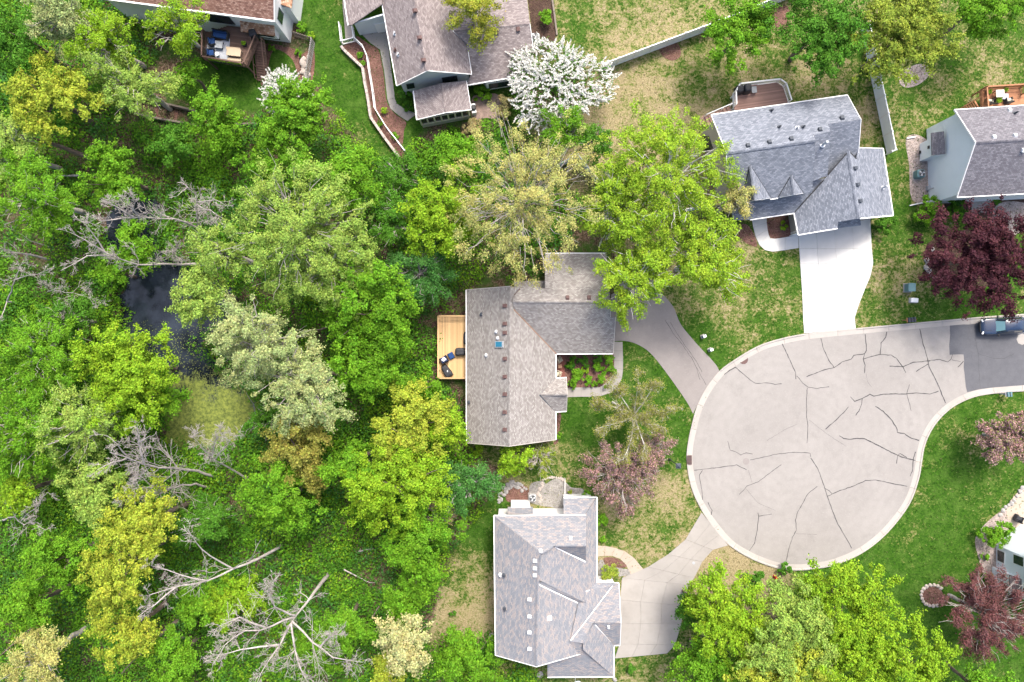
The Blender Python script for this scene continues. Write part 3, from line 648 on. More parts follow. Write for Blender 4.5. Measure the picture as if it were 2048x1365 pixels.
def vent_box(parent, pl, u, v, mat, s=.42, h=.22):
    p = on(pl, u, v); n = pl[0]; e = Vector((0, 0, 1)).cross(n).normalized(); up = n.cross(e); hs = s / 2; mb = MB()
    vs = [p - e * hs - up * hs - n * .05, p + e * hs - up * hs - n * .05, p + e * hs + up * hs - n * .05, p - e * hs + up * hs - n * .05,
          p - e * hs * .85 - up * hs + n * h, p + e * hs * .85 - up * hs + n * h, p + e * hs * .7 + up * hs * .6 + n * h * .75, p - e * hs * .7 + up * hs * .6 + n * h * .75]
    mb.add(vs, [(3, 2, 1, 0), (4, 5, 6, 7), (0, 1, 5, 4), (1, 2, 6, 5), (2, 3, 7, 6), (3, 0, 4, 7)])
    return mb.build('roof_vent', mat, parent)
def vent_pipe(parent, pl, u, v, mat, r=.09, h=.45):
    p = on(pl, u, v)
    return MB().lathe(p, [(r * 2.2, -.05), (r * 2.0, .04), (r, .07), (r, h), (r * .8, h + .01), (r * .8, h - .05)], 10).build('vent_pipe', mat, parent)
def prism_wall(parent, mat, pts, z0, z1, name='wall'): return MB().prism([(p[0], p[1]) for p in pts], z0, z1).build(name, mat, parent)
def inset_eave(pts, d):
    """plan points moved d metres towards their centre line (roof overhang)"""
    c = sum((Vector((p[0], p[1], 0)) for p in pts), Vector()) / len(pts); out = []
    n = len(pts)
    for i in range(n):
        a, b, e = Vector(pts[i - 1][:2]), Vector(pts[i][:2]), Vector(pts[(i + 1) % n][:2])
        d1 = (b - a).normalized(); d2 = (e - b).normalized(); n1 = Vector((-d1.y, d1.x)); n2 = Vector((-d2.y, d2.x))
        if (Vector((c.x, c.y)) - b).dot(n1 + n2) < 0: n1, n2 = -n1, -n2
        bis = (n1 + n2); bis = bis / max(.3, bis.dot(n1)) if bis.length > .05 else n1
        out.append((b.x + bis.x * d, b.y + bis.y * d))
    return out
def gable(parent, mat, a, b, top, th=.16, name='gable_wall'):
    return MB().plate([a, b, top], th).build(name, mat, parent)
def window(parent, pl, px, frame=None, mull=0, depth=.05):
    """window on a wall plane (pl) at a pixel quad: frame > pane"""
    n = pl[0]; q = [on(pl, u, v) for u, v in px]
    if n.dot(CAMP - q[0]) < 0: n = -n
    c = sum(q, Vector()) / 4
    f = MB().plate([p + n * .03 for p in [c + (p - c) * 1.12 for p in q]], .06).build('window', frame or M['white'], parent)
    k = mull + 1
    for i in range(k):
        a = [q[0].lerp(q[1], i / k + .02), q[0].lerp(q[1], (i + 1) / k - .02), q[3].lerp(q[2], (i + 1) / k - .02), q[3].lerp(q[2], i / k + .02)]
        MB().plate([p + n * .07 for p in a], .02).build('pane', M['glass'], f)
    return f
def vplane(p, q):
    """vertical plane through two plan points"""
    d = Vector((q[0] - p[0], q[1] - p[1], 0)).normalized(); n = Vector((-d.y, d.x, 0)); return n, n.dot(Vector((p[0], p[1], 0)))
def house(label, u, v): return thing('house', label, 'house', W(u, v))

# ------------------------------------------------------------------ A: middle house
hA = house('middle house with weathered grey shingle roof and pine deck', 1030, 700)
ze, zr = 2.7, 6.1
plW = plane3((933, 580, ze), (933, 886, ze), (1019, 740, zr)); plE = plane3((1112, 708, ze), (1112, 880, ze), (1019, 740, zr))
plN = plane3((1090, 507, ze), (1215, 507, ze), (1120, 604, 6.0)); plS = plane3((1112, 708, ze), (1227, 708, ze), (1120, 604, 6.0))
roof(hA, M['sh_center'], plW, [(932.5, 580), (1020, 573), (1018.5, 893), (933, 886.5)])
roof(hA, M['sh_center'], plE, [(1020, 573), (1040, 576.5), (1027, 590), (1024, 604), (1027, 620), (1112, 709), (1112, 880), (1018.5, 893)])
roof(hA, M['sh_center'], plS, [(1025, 604), (1221, 604.5), (1221, 635), (1231, 635), (1226.5, 708), (1113, 709), (1027, 620)])
roof(hA, M['sh_center'], plN, [(1025, 604), (1027, 590), (1040, 576.5), (1090, 576.5), (1090, 507), (1213, 507), (1221, 604.5)])
plL = plane3((1030, 566, 2.6), (1090, 566, 2.6), (1060, 580, 2.95)); roof(hA, M['sh_center'], plL, [(1028, 563), (1091, 562), (1091, 580), (1030, 582)])
# porch gable
zp = 3.95; plP1 = plane3((1112, 757, ze), (1133, 755, ze), (1100, 789, zp)); plP2 = plane3((1112, 825, ze), (1133, 823, ze), (1100, 789, zp))
roof(hA, M['sh_center'], plP1, [(1079, 790), (1108, 756.5), (1133, 755), (1134.5, 789)]); roof(hA, M['sh_center'], plP2, [(1079, 790), (1134.5, 789), (1133, 823.5), (1109, 825)])
for a, b, pl in (((932.5, 580), (933, 886.5), plW), ((1112, 709), (1112, 880), plE), ((1113, 708.5), (1226.5, 708), plS), ((1090, 507), (1213, 507), plN), ((1109, 824.5), (1133, 823), plP2), ((1111, 757), (1133, 755.5), plP1)):
    fascia(hA, on(pl, *a), on(pl, *b))
for a, b, pl in (((932.5, 580), (1020, 573), plW), ((933, 886.5), (1018.5, 893), plW), ((1018.5, 893), (1112, 880), plE), ((1133, 755), (1134.5, 789), plP1), ((1134.5, 789), (1133, 823), plP2), ((1231, 635), (1226.5, 708), plS), ((1221, 604), (1221, 635), plS)):
    fascia(hA, on(pl, *a), on(pl, *b), M['sid_greige'], .06, .18, 'rake_board', -.05)
ridge_cap(hA, on(plW, 1020, 574), on(plW, 1018.5, 892), M['sh_center']); ridge_cap(hA, on(plS, 1030, 604), on(plS, 1220, 604.5), M['sh_center']); ridge_cap(hA, on(plP1, 1082, 790), on(plP1, 1134, 789), M['sh_center'])
def valley(parent, pl, a, b, mat, w=.16):
    p, q = on(pl, *a), on(pl, *b); d = (q - p).normalized(); s = d.cross(pl[0]).normalized() * w / 2; up = Vector((0, 0, .035))
    return mesh('valley_flashing', [p - s + up, p + s + up, q + s + up, q - s + up, p - s, p + s, q + s, q - s], [(0, 1, 2, 3), (7, 6, 5, 4), (0, 4, 5, 1), (1, 5, 6, 2), (2, 6, 7, 3), (3, 7, 4, 0)], mat, parent)
valley(hA, plS, (1027, 620), (1112, 709), M['copper'], .2); valley(hA, plN, (1027, 590), (1040, 577), M['ventb']); valley(hA, plP1, (1079, 790), (1108, 757), M['ventd'], .12); valley(hA, plP2, (1079, 790), (1109, 824), M['ventd'], .12)
e0 = [on(plW, 933, 580), on(plW, 933, 886), on(plE, 1112, 880), on(plE, 1112, 709)]
x0, x1 = e0[0].x + .45, e0[2].x - .45; ys, yn = e0[1].y + .3, on(plW, 933, 580).y - .3
prism_wall(hA, M['sid_greige'], [(x0, ys), (x1, ys), (x1, yn), (x0, yn)], 0, 2.85)
rx = on(plW, 1019, 740).x
for yy in (ys + .08, yn - .08): gable(hA, M['sid_greige'], (x0, yy, 2.85), (x1, yy, 2.85), (rx, yy, 5.75))
g0, g1 = on(plS, 1113, 708), on(plN, 1213, 507)
gx1 = on(plS, 1226.5, 708).x - .35
prism_wall(hA, M['sid_greige'], [(x1 + .01, g0.y + .4), (gx1, g0.y + .4), (gx1, W(0, 604, 6).y - 1.3), (gx1 - .6, W(0, 604, 6).y - 1.3), (gx1 - .6, g1.y - .4), (W(1090, 0, ze).x + .3, g1.y - .4), (W(1090, 0, ze).x + .3, yn - .6), (x1 + .01, yn - .6)], 0, 2.85)
gable(hA, M['sid_greige'], (gx1 - .7, g0.y + .5, 2.85), (gx1 - .7, g1.y - .5, 2.85), (gx1 - .7, (g0.y + g1.y) / 2, 5.6))
# porch posts
for v in (757, 822):
    p = W(1131, v, ze); MB().box((p.x - .1, p.y + (-.25 if v == 757 else .25), 1.32), (.15, .15, 2.64)).build('porch_post', M['white'], hA)
for v in (612, 648, 666, 718, 754, 789, 825, 860): vent_box(hA, plW, 1011, v, M['ventb'])
for u in (1135, 1178): vent_box(hA, plN, u, 597, M['ventb'])
for u, v, m in ((963, 629, 'ventd'), (993, 664, 'ventw'), (996, 677, 'ventw'), (973, 711, 'ventw'), (938, 805, 'ventd')): vent_pipe(hA, plW, u, v, M[m], .1)
q = [on(plW, u, v) + plW[0] * .08 for u, v in ((991.5, 682.5), (1007.5, 682.5), (1007.5, 695.5), (991.5, 695.5))]
sk = MB().plate(q, .18).build('skylight', M['grey'], hA); c = sum(q, Vector()) / 4
MB().plate([c + (p - c) * .78 + plW[0] * .1 for p in q], .02).build('pane', M['skyl'], sk)

# ------------------------------------------------------------------ B: mottled-roof house at the bottom
hB = house('house with mottled grey and pink shingles, white back wall and concrete driveway', 1100, 1170)
mB = M['sh_mott']; e1 = 4.6
bN = plane3((988, 1032, e1), (1171, 1031, e1), (1140, 1092, 6.75)); bW = plane3((988, 1032, e1), (991, 1311, e1), (1073, 1334, 7.1))
bE1 = plane3((1083, 1112, 7.1), (1076, 1168, 7.1), (1172, 1165, e1)); bNs = plane3((1110, 1094, 6.68), (1172, 1092, 6.75), (1172, 1124, 4.62))
bE2 = plane3((1075, 1168, 7.0), (1073, 1334, 7.1), (1165, 1308, 4.3)); bP = plane3((1172, 1031, 4.55), (1172, 1165, 4.5), (1194, 1100, 3.75))
bNE = plane3((1127, 996, 3.5), (1194, 995, 3.5), (1171, 1031, 4.5))
roof(hB, mB, bN, [(988, 1032), (1172, 1031), (1172, 1092), (1108, 1093), (1083, 1108)]); roof(hB, mB, bW, [(988, 1032), (1083, 1108), (1076, 1168), (1073, 1334), (991, 1311), (987, 1148)])
roof(hB, mB, bE1, [(1082, 1108), (1110, 1094), (1172, 1124), (1172, 1206), (1168, 1204.5), (1083, 1163), (1076, 1162)]); roof(hB, mB, bNs, [(1109, 1093), (1172, 1092), (1172, 1124)])
roof(hB, mB, bE2, [(1076, 1166), (1157, 1206), (1172, 1206), (1190, 1215), (1141, 1284), (1166, 1307), (1073, 1334)]); roof(hB, mB, bP, [(1170, 1031), (1194, 995), (1194, 1170), (1172, 1183)])
roof(hB, mB, bNE, [(1127, 996), (1194, 995), (1172, 1031), (1127, 1031)])
q = [on(bE1, 1083, 1163), on(bE1, 1169, 1205), on(bE2, 1157, 1206.5), on(bE2, 1075, 1168)]
mesh('roof', q, [(3, 2, 1, 0)], mB, hB, uvs=[(0, 0), (5, 0), (5, .5), (0, .5)])
bG = plane3((1238, 1167, 3.4), (1140, 1283, 5.2), (1242, 1246, 4.9)); bGs = plane3((1187, 1247, 4.95), (1242, 1246, 4.9), (1240, 1291, 3.3))
bSE = plane3((1187, 1249, 4.95), (1166, 1287, 5.3), (1228, 1354, 3.2)); bS = plane3((1166, 1290, 5.0), (1228, 1354, 3.2), (1095, 1355, 3.2))
bV = plane3((1172, 1183, 4.45), (1224, 1171, 3.6), (1140, 1283, 5.2)); roof(hB, mB, bV, [(1172, 1183), (1225, 1171), (1140, 1283.5), (1157, 1206), (1172, 1206)])
bT = plane3((1194, 1166, 3.8), (1238, 1167, 3.45), (1172, 1184, 4.4)); roof(hB, mB, bT, [(1192, 1166.5), (1238, 1167), (1225, 1172), (1170, 1185)])
roof(hB, mB, bG, [(1224, 1171), (1238, 1167), (1242, 1246), (1187, 1247), (1166, 1287), (1140, 1283)]); roof(hB, mB, bGs, [(1187, 1247), (1242, 1246), (1240, 1291), (1228, 1292)])
roof(hB, mB, bSE, [(1187, 1248), (1228, 1292), (1228, 1354), (1166, 1300), (1166, 1287)]); roof(hB, mB, bS, [(1138, 1283), (1166, 1286), (1170, 1296), (1228, 1354), (1095, 1355), (1095, 1318)])
for pl, a, b in ((bN, (988, 1032), (1171, 1031)), (bNE, (1127, 996), (1194, 995)), (bP, (1194, 995), (1194, 1168)), (bG, (1196, 1167), (1238, 1167)), (bS, (1095, 1355), (1228, 1354)), (bSE, (1228, 1294), (1228, 1354)), (bW, (991, 1311), (988, 1032)), (bGs, (1228, 1291.5), (1240, 1291))): fascia(hB, on(pl, *a), on(pl, *b))
for pl, a, b in ((bW, (991, 1311), (1073, 1334)), (bE2, (1073, 1334), (1166, 1307)), (bG, (1238, 1167), (1242, 1246)), (bGs, (1242, 1246), (1240, 1291))): fascia(hB, on(pl, *a), on(pl, *b), M['white'], .06, .18, 'rake_board', -.05)
for pl, a, b in ((bE1, (1110, 1094), (1171, 1124)), (bE2, (1076, 1168.5), (1157, 1206.5)), (bG, (1225, 1171), (1141, 1281)), (bP, (1224, 1171), (1172, 1183)), (bGs, (1190, 1250), (1227, 1292))): valley(hB, pl, a, b, M['white'], .13)
for pl, a, b in ((bN, (990, 1034), (1081, 1106)), (bN, (1084, 1108), (1106, 1094)), (bN, (1112, 1092.5), (1172, 1092)), (bW, (1082, 1110), (1075.5, 1168)), (bW, (1075.5, 1168), (1073, 1333)), (bE1, (1083, 1163), (1168, 1204)), (bG, (1190, 1247), (1241, 1246)), (bG, (1186, 1249), (1167, 1286))): ridge_cap(hB, on(pl, *a), on(pl, *b), mB)
pw_ = [on(bW, 988, 1032), on(bW, 991, 1311), on(bE2, 1166, 1307), on(bN, 1171, 1031)]
ins = inset_eave([(p.x, p.y) for p in pw_], .4)
prism_wall(hB, M['sid_white'], ins, 0, 4.45)
t_ = on(bW, 1073, 1334); gable(hB, M['sid_white'], (ins[1][0], ins[1][1] + .1, 4.45), (ins[2][0], ins[2][1] + .1, 4.3), (t_.x, ins[1][1] + .1, 6.6))
q = [on(bNE, 1127, 996), on(bNE, 1194, 995), on(bP, 1194, 1167), on(bP, 1176, 1167)]
prism_wall(hB, M['sid_white'], [(q[0].x + .2, q[0].y - .4), (q[1].x - .35, q[1].y - .4), (q[2].x - .35, q[2].y), (ins[3][0] - .05, q[2].y), (ins[3][0] - .05, q[0].y - 1.5), (q[0].x + .2, q[0].y - 1.5)], 0, 3.45)
q = [on(bG, 1196, 1167), on(bG, 1238, 1167), on(bGs, 1240, 1291), on(bS, 1228, 1354), on(bS, 1095, 1355)]
prism_wall(hB, M['sid_white'], [(q[0].x - 1, q[0].y - .35), (q[1].x - .35, q[1].y - .35), (q[2].x - .35, q[2].y + .4), (q[3].x - .4, q[2].y + .4), (q[3].x - .4, q[3].y + .4), (q[4].x + .4, q[3].y + .4), (q[4].x + .4, q[2].y + 1), (q[0].x - 1, q[2].y + 1)], 0, 3.2)
c = W(1238, 1228, 2.4); gd = MB().box((c.x - .28, c.y, 1.15), (.08, 5.2, 2.2)).build('garage_door', M['white'], hB)
# bay on the white back wall
b0, b1 = W(1022, 1000), W(1059, 1000); wy = ins[0][1]
prism_wall(hB, M['sid_white'], [(b0.x, b0.y), (b1.x, b1.y), (b1.x, wy - .1), (b0.x, wy - .1)], 0, 3.0, 'bay_wall')
bB = plane3((1018, 1015, 2.95), (1066, 1015, 2.95), (1040, 1029, 3.9)); roof(hB, mB, bB, [(1015.5, 1014.5), (1066, 1014.5), (1066, 1028.5), (1015.5, 1028.5)], name='bay_roof')
for u, v in ((1071, 1122), (1071, 1137), (1071, 1151), (1060, 1199), (1060, 1233), (1060, 1265), (1060, 1298)): vent_box(hB, bW, u, v, M['ventw'], .38)
vent_box(hB, bN, 1141, 1078, M['ventw'], .38); vent_box(hB, bN, 1081, 1104, M['ventw'], .4); vent_box(hB, bE2, 1098, 1237, M['white'], .5, .15); vent_box(hB, bGs, 1217, 1253, M['ventw'], .3)
for u, v, m in ((1009, 1151, 'ventd'), (1001, 1150, 'ventw'), (1010, 1218, 'ventd')): vent_pipe(hB, bW, u, v, M[m], .11)

# ------------------------------------------------------------------ C: blue-grey house
hC = house('large blue-grey shingled house with white gutters and white driveway', 1590, 340)
mC = M['sh_blue']
cN = plane3((1422, 230, 5.0), (1695, 190.5, 5.0), (1452.5, 306, 8.0)); cS = plane3((1452.5, 306, 8.0), (1630, 281, 8.0), (1541, 397, 5.0))
cE = plane3((1658, 249, 7.15), (1722, 239.5, 7.15), (1717, 294, 5.6)); cM = plane3((1627, 271, 7.75), (1660, 264, 7.75), (1625, 362, 5.25))
cPo = plane3((1521, 401, 3.9), (1606, 389, 3.9), (1518, 436, 3.0)); cGW = plane3((1697, 303, 6.0), (1718.5, 437, 6.0), (1588, 426, 3.0)); cGE = plane3((1697, 303, 6.0), (1718.5, 437, 6.0), (1786, 431, 3.4))
roof(hC, mC, cN, [(1422, 230), (1695, 190.5), (1722, 239.5), (1658, 249), (1661, 264), (1627, 271), (1631, 281), (1452.5, 306)])
roof(hC, mC, cS, [(1452.5, 306), (1631, 281), (1629, 330), (1624, 386), (1541, 399), (1462, 412), (1452.5, 330)])
roof(hC, mC, cM, [(1627, 271), (1661, 264), (1659, 300), (1655, 352), (1625, 363)]); roof(hC, mC, cE, [(1657, 249), (1722, 239.5), (1720, 265), (1716, 320), (1697, 303), (1656, 351)])
roof(hC, mC, cPo, [(1462, 412), (1521, 401), (1606, 388), (1624, 362), (1652, 356), (1588, 427), (1500, 440), (1466, 440)])
roof(hC, mC, cGW, [(1697, 303), (1655, 352), (1647, 361), (1588, 426.5), (1596.5, 470.5), (1675, 457.5), (1676, 444.5), (1718.5, 437)]); roof(hC, mC, cGE, [(1697, 303), (1718.5, 437.5), (1786.5, 431.5), (1766, 297), (1717, 296), (1712, 318)])
cL = plane3((1679, 444, 3.9), (1720, 437, 3.9), (1722, 451, 3.3)); roof(hC, mC, cL, [(1677, 444), (1720.5, 436.5), (1722, 451), (1675, 456.5)])
def dormer(parent, mat, pl, apex, tip, rgt, lft):
    a = on(pl, *apex); t = W(tip[0], tip[1], a.z); r = on(pl, *rgt); l = on(pl, *lft)
    for tri in ((a, t, r), (a, l, t)):
        n = (tri[1] - tri[0]).cross(tri[2] - tri[0]).normalized(); n = n if n.z > 0 else -n
        e = Vector((0, 0, 1)).cross(n).normalized(); up = n.cross(e); tr = [p + Vector((0, 0, .1)) for p in tri]
        ar = (tr[1] - tr[0]).cross(tr[2] - tr[0]).z; tr = tr if ar > 0 else tr[::-1]
        vs = tr + [p - Vector((0, 0, .14)) for p in tr]
        mesh('dormer_roof', vs, [(0, 1, 2), (5, 4, 3), (3, 4, 1, 0), (4, 5, 2, 1), (5, 3, 0, 2)], mat, parent, uvs=[(p.dot(e), p.dot(up)) for p in vs])
    inn = (a - t).normalized() * .25
    MB().plate([t + inn - Vector((0, 0, .1)), r + inn - Vector((0, 0, .1)), l + inn - Vector((0, 0, .1))], .1).build('dormer_wall', M['sid_tan'], parent)
    fascia(parent, t + Vector((0, 0, .05)), r + Vector((0, 0, .05)), w=.06, h=.16, name='rake_board'); fascia(parent, t + Vector((0, 0, .05)), l + Vector((0, 0, .05)), w=.06, h=.16, name='rake_board')
    ridge_cap(parent, a + Vector((0, 0, .1)), t + Vector((0, 0, .1)), mat, .25); valley(parent, pl, apex, rgt, M['dark'], .14); valley(parent, pl, apex, lft, M['dark'], .14)
dormer(hC, mC, cS, (1500, 332), (1510, 401), (1541, 397), (1482, 406)); dormer(hC, mC, cS, (1582, 352), (1588, 390), (1606, 387), (1556, 396))
for pl, a, b in ((cN, (1422, 230), (1695, 190.5)), (cGW, (1588, 426.5), (1596.5, 470.5)), (cGW, (1596.5, 470.5), (1675, 457.5)), (cGE, (1720, 437.5), (1786.5, 431.5)), (cGE, (1786.5, 431.5), (1766, 297)), (cPo, (1500, 440), (1588, 427)), (cS, (1541, 399), (1556, 396.5))): fascia(hC, on(pl, *a), on(pl, *b))
for pl, a, b in ((cN, (1422, 230), (1452.5, 306)), (cS, (1452.5, 306), (1453, 335)), (cN, (1695, 190.5), (1722, 239.5)), (cE, (1722, 239.5), (1716, 320)), (cGE, (1766, 297), (1717, 296)), (cM, (1625, 362), (1627, 272))): fascia(hC, on(pl, *a), on(pl, *b), M['white'], .06, .16, 'rake_board', -.05)
for pl, a, b in ((cN, (1453, 306), (1630, 281)), (cN, (1628, 271), (1660, 264)), (cN, (1658, 249), (1721, 239.5)), (cGW, (1697, 303), (1718.5, 437))): ridge_cap(hC, on(pl, *a), on(pl, *b), mC, .34)
for pl, a, b in ((cGW, (1696, 304), (1655, 351)), (cGW, (1647, 361), (1589, 425)), (cGE, (1698, 303), (1713, 318))): valley(hC, pl, a, b, M['dark'], .12)
q = [on(cN, 1422, 230), on(cN, 1695, 190.5), W(1717, 300, 5.0), on(cS, 1541, 399) + (on(cS, 1541, 399) - on(cS, 1624, 386)) * .95]
q[2] = q[1] + (q[3] - q[0]) * .48
iC = inset_eave([(p.x, p.y) for p in q], .4); prism_wall(hC, M['sid_tan'], iC, 0, 4.95)
rW = on(cN, 1452.5, 306); rE = on(cN, 1722, 239.5)
gable(hC, M['sid_tan'], (iC[0][0] + .08, iC[0][1], 4.95), (iC[3][0] + .08, iC[3][1], 4.95), ((iC[0][0] + iC[3][0]) / 2 + .08, (iC[0][1] + iC[3][1]) / 2, 7.6))
gable(hC, M['sid_tan'], (iC[1][0] - .1, iC[1][1], 4.95), (iC[2][0] - .1, iC[2][1], 4.95), (rE.x - .55, rE.y, 6.8))
q = [on(cGW, 1588, 426.5), on(cGW, 1596.5, 470.5), on(cGW, 1675, 457.5), on(cGE, 1786.5, 431.5), on(cGE, 1766, 297)]
prism_wall(hC, M['sid_tan'], [(q[0].x + .5, q[0].y + .8), (q[1].x + .5, q[1].y + .45), (q[2].x, q[2].y + .45), (q[2].x + 2.4, q[2].y + .8), (q[3].x - .4, q[3].y + .4), (q[4].x - .4, q[4].y - .3), (q[4].x - 2.6, q[4].y - .3)], 0, 2.95)
c1_, c2_ = on(cGW, 1603, 469.5), on(cGW, 1668, 458.5); d_ = (c2_ - c1_)
MB().plate([Vector((c1_.x, c1_.y + .36, .1)), Vector((c2_.x, c2_.y + .36, .1)), Vector((c2_.x, c2_.y + .36, 2.4)), Vector((c1_.x, c1_.y + .36, 2.4))], .06).build('garage_door', M['white'], hC)
wpl = vplane(iC[3], iC[0]); window(hC, wpl, [(1404, 274), (1418, 274), (1425, 296), (1411, 302)], M['dark'])
for u, v in ((1496, 293), (1539, 286), (1582.5, 279.5), (1640, 261), (1684, 238)): vent_box(hC, cN, u, v, M['ventd'], .42, .25)
for u, v in ((1708.6, 337), (1713.6, 370), (1718.5, 402.6)): vent_box(hC, cGE, u, v, M['ventd'], .4, .25)
for u, v, m in ((1542.6, 222, 'ventd'), (1558, 255, 'ventd'), (1593.6, 256.5, 'ventw'), (1605.7, 255, 'ventd')): vent_pipe(hC, cN, u, v, M[m], .1)
vent_pipe(hC, cM, 1645, 290, M['ventw'], .14, 1.1); vent_pipe(hC, cGE, 1765, 376, M['ventw'], .1, .9)
# lattice porch post
p = W(1590, 471); MB().box((p.x - .4, p.y + .2, 1.4), (.2, .2, 2.8)).build('porch_post', M['white'], hC)

# ------------------------------------------------------------------ D: slate-roofed house on the right
hD = house('pale blue two-storey house with slate-purple roof at the right edge', 1990, 320)
mD = M['sh_slate']; zd, zdr = 5.3, 8.3
dN = plane3((1909, 220, zd), (2048, 211, zd), (1951, 285, zdr)); dS = plane3((1914, 395, zd), (2048, 388, zd), (1951, 285, zdr))
roof(hD, mD, dN, [(1909, 220), (2150, 204.5), (2150, 273), (1951, 285)]); roof(hD, mD, dS, [(1951, 285), (2150, 273), (2150, 382.5), (1914, 395)])
fascia(hD, on(dN, 1909, 220), on(dN, 2150, 204.5)); fascia(hD, on(dS, 1914, 395), on(dS, 2150, 382.5)); fascia(hD, on(dN, 1909, 220), on(dN, 1951, 285), M['white'], .07, .2, 'rake_board', -.05); fascia(hD, on(dN, 1951, 285), on(dS, 1914, 395), M['white'], .07, .2, 'rake_board', -.05)
ridge_cap(hD, on(dN, 1952, 285), on(dN, 2150, 273), mD)
q = [on(dN, 1909, 220), on(dS, 1914, 395), on(dS, 2150, 382.5), on(dN, 2150, 204.5)]; iD = inset_eave([(p.x, p.y) for p in q], .35)
prism_wall(hD, M['sid_blue'], iD, 0, 5.25); rD = on(dN, 1951, 285)
gable(hD, M['sid_blue'], (iD[0][0] + .08, iD[0][1], 5.25), (iD[1][0] + .08, iD[1][1], 5.25), ((iD[0][0] + iD[1][0]) / 2 + .08, rD.y, 7.95))
wpl = vplane(iD[1], iD[0])
# chimney chase
cw = iD[0][0]; a, b = W(1835, 288), W(1838, 323)
prism_wall(hD, M['sid_blue'], [(cw - .75, a.y), (cw + .1, a.y), (cw + .1, b.y), (cw - .75, b.y)], 0, 2.7, 'chimney_chase')
dC = plane3((1863, 267, 2.65), (1866, 309, 2.65), (1890, 288, 3.6)); roof(hD, mD, dC, [(1863, 266), (1888, 263), (1891, 308), (1864.5, 311)], name='chase_roof')
for (u, v) in ((1858, 295), (1841, 305)): p = on(vplane((cw - .76, 0), (cw - .76, 1)), u, v); MB().box(p, (.2, .3, .25)).build('wall_vent', M['dark'], hD)
p = on(wpl, 1858, 377); MB().box((p.x - .15, p.y, p.z), (.25, .45, .6)).tube([(p.x - .12, p.y - .2, 0), (p.x - .12, p.y - .2, p.z + 1)], .05).build('electric_meter', M['grey'], hD)
for pl, u, v, m in ((dN, 1988, 276, 'ventw'), (dN, 2030, 273, 'ventw'), (dN, 2019, 222, 'ventw')): vent_box(hD, pl, u, v, M[m], .4)
vent_pipe(hD, dN, 2029, 227, M['ventd']); vent_box(hD, dS, 2046, 300, M['ventw'], .4)
dp = MB().box((W(1956, 402).x, W(1956, 402).y + .3, 1.1), (1.0, .1, 2.1)).build('door', M['brownb'], hD)

# ------------------------------------------------------------------ E: blue-walled house in the lower right corner
hE = house('pale blue house with white windows at the lower right corner', 2050, 1130)
f0, f1 = W(1992, 1090), W(1990, 1168); fx = f0.x
cE_ = [(fx, f0.y), (fx, f1.y - .2), (fx + 13, f1.y - .2), (fx + 13, f0.y + 2.2), (fx + 2.6, f0.y + 2.2)]
prism_wall(hE, M['sid_blue'], cE_, 0, 5.2)
wplE = vplane((fx, 0), (fx, 1))
window(hE, wplE, [(1996, 1100), (2010, 1106), (2009, 1127), (1996, 1121)], mull=0); w2 = window(hE, wplE, [(2028, 1109), (2048, 1116), (2048, 1134), (2028, 1126)])
p0, p1 = W(1984, 1134), W(1983, 1166)
prism_wall(hE, M['sid_blue'], [(p0.x, p0.y), (fx + .02, p0.y), (fx + .02, p1.y), (p1.x, p1.y)], 0, 3.1, 'bay_wall')
eS = plane3((2019, 1144, 3.1), (2019, 1186, 3.1), (2044, 1165, 3.8)); roof(hE, M['sh_mauve'], eS, [(2020, 1150), (2048, 1160), (2048, 1200), (2020, 1189)], name='bay_roof')
ep = plane3((2056, 1110, 5.3), (2056, 1206, 5.3), (2150, 1160, 8.0)); roof(hE, M['sh_mauve'], ep, [(2056, 1102), (2056, 1224), (2150, 1240), (2150, 1080)])

# ------------------------------------------------------------------ F: mauve-roofed house at the top
hF = house('mauve-shingled house with grey siding and sunroom at the top', 880, 90)
mF = M['sh_mauve']
fW = plane3((793.6, 172, 4), (764, 7, 4), (854.6, 142, 6.8)); fE = plane3((854.6, 142, 6.8), (829, 0, 6.8), (943.7, 149, 4))
zw = on(fE, 906, 62).z; fR = plane3((906, 62, zw), (1060, 48, zw), (1044, 150, 3.0)); fRN = plane3((906, 62, zw), (1060, 48, zw), (1040, -60, 3.0))
roof(hF, mF, fW, [(793.6, 172), (854.6, 142), (829, 0), (812, -90), (748, -90), (764, 7)]); roof(hF, mF, fE, [(854.6, 142), (943.7, 149), (934, 88), (924, 40), (902, -90), (812, -90), (829, 0)])
roof(hF, mF, fR, [(906, 62), (1060, 48), (1067, 101), (1060, 148), (1044, 152), (933, 171), (942, 148), (934, 88)]); roof(hF, mF, fRN, [(906, 62), (866, -2), (850, -90), (1044, -90), (1060, 48)])
fL = plane3((696, 50, 2.8), (684, -20, 2.8), (764, 8, 4.3)); roof(hF, mF, fL, [(688, -90), (676, -90), (696, 51), (704, 50), (765, 8), (748, -90)])
fs1 = plane3((826.5, 182, 3.35), (833.5, 240, 3.0), (884, 190, 3.6)); fs2 = plane3((933, 163, 3.3), (942.5, 220, 2.95), (884, 190, 3.6))
roof(hF, mF, fs1, [(826.5, 182), (882, 167), (891, 226), (833.5, 240)]); roof(hF, mF, fs2, [(882, 167), (933, 162), (942.5, 220), (891, 226)])
for pl, a, b in ((fW, (793.6, 172), (764, 7)), (fR, (933, 171), (1044, 152)), (fL, (696, 51), (684, -30)), (fs1, (826.5, 182), (833.5, 240))): fascia(hF, on(pl, *a), on(pl, *b))
for pl, a, b in ((fW, (793.6, 172), (854.6, 142)), (fE, (854.6, 142), (943.7, 149)), (fE, (943.7, 149), (934, 88)), (fR, (1060, 48), (1067, 101)), (fs1, (833.5, 240), (891, 226)), (fs2, (891, 226), (942.5, 220)), (fs2, (933, 162), (942.5, 220))): fascia(hF, on(pl, *a), on(pl, *b), M['white'], .06, .16, 'rake_board', -.05)
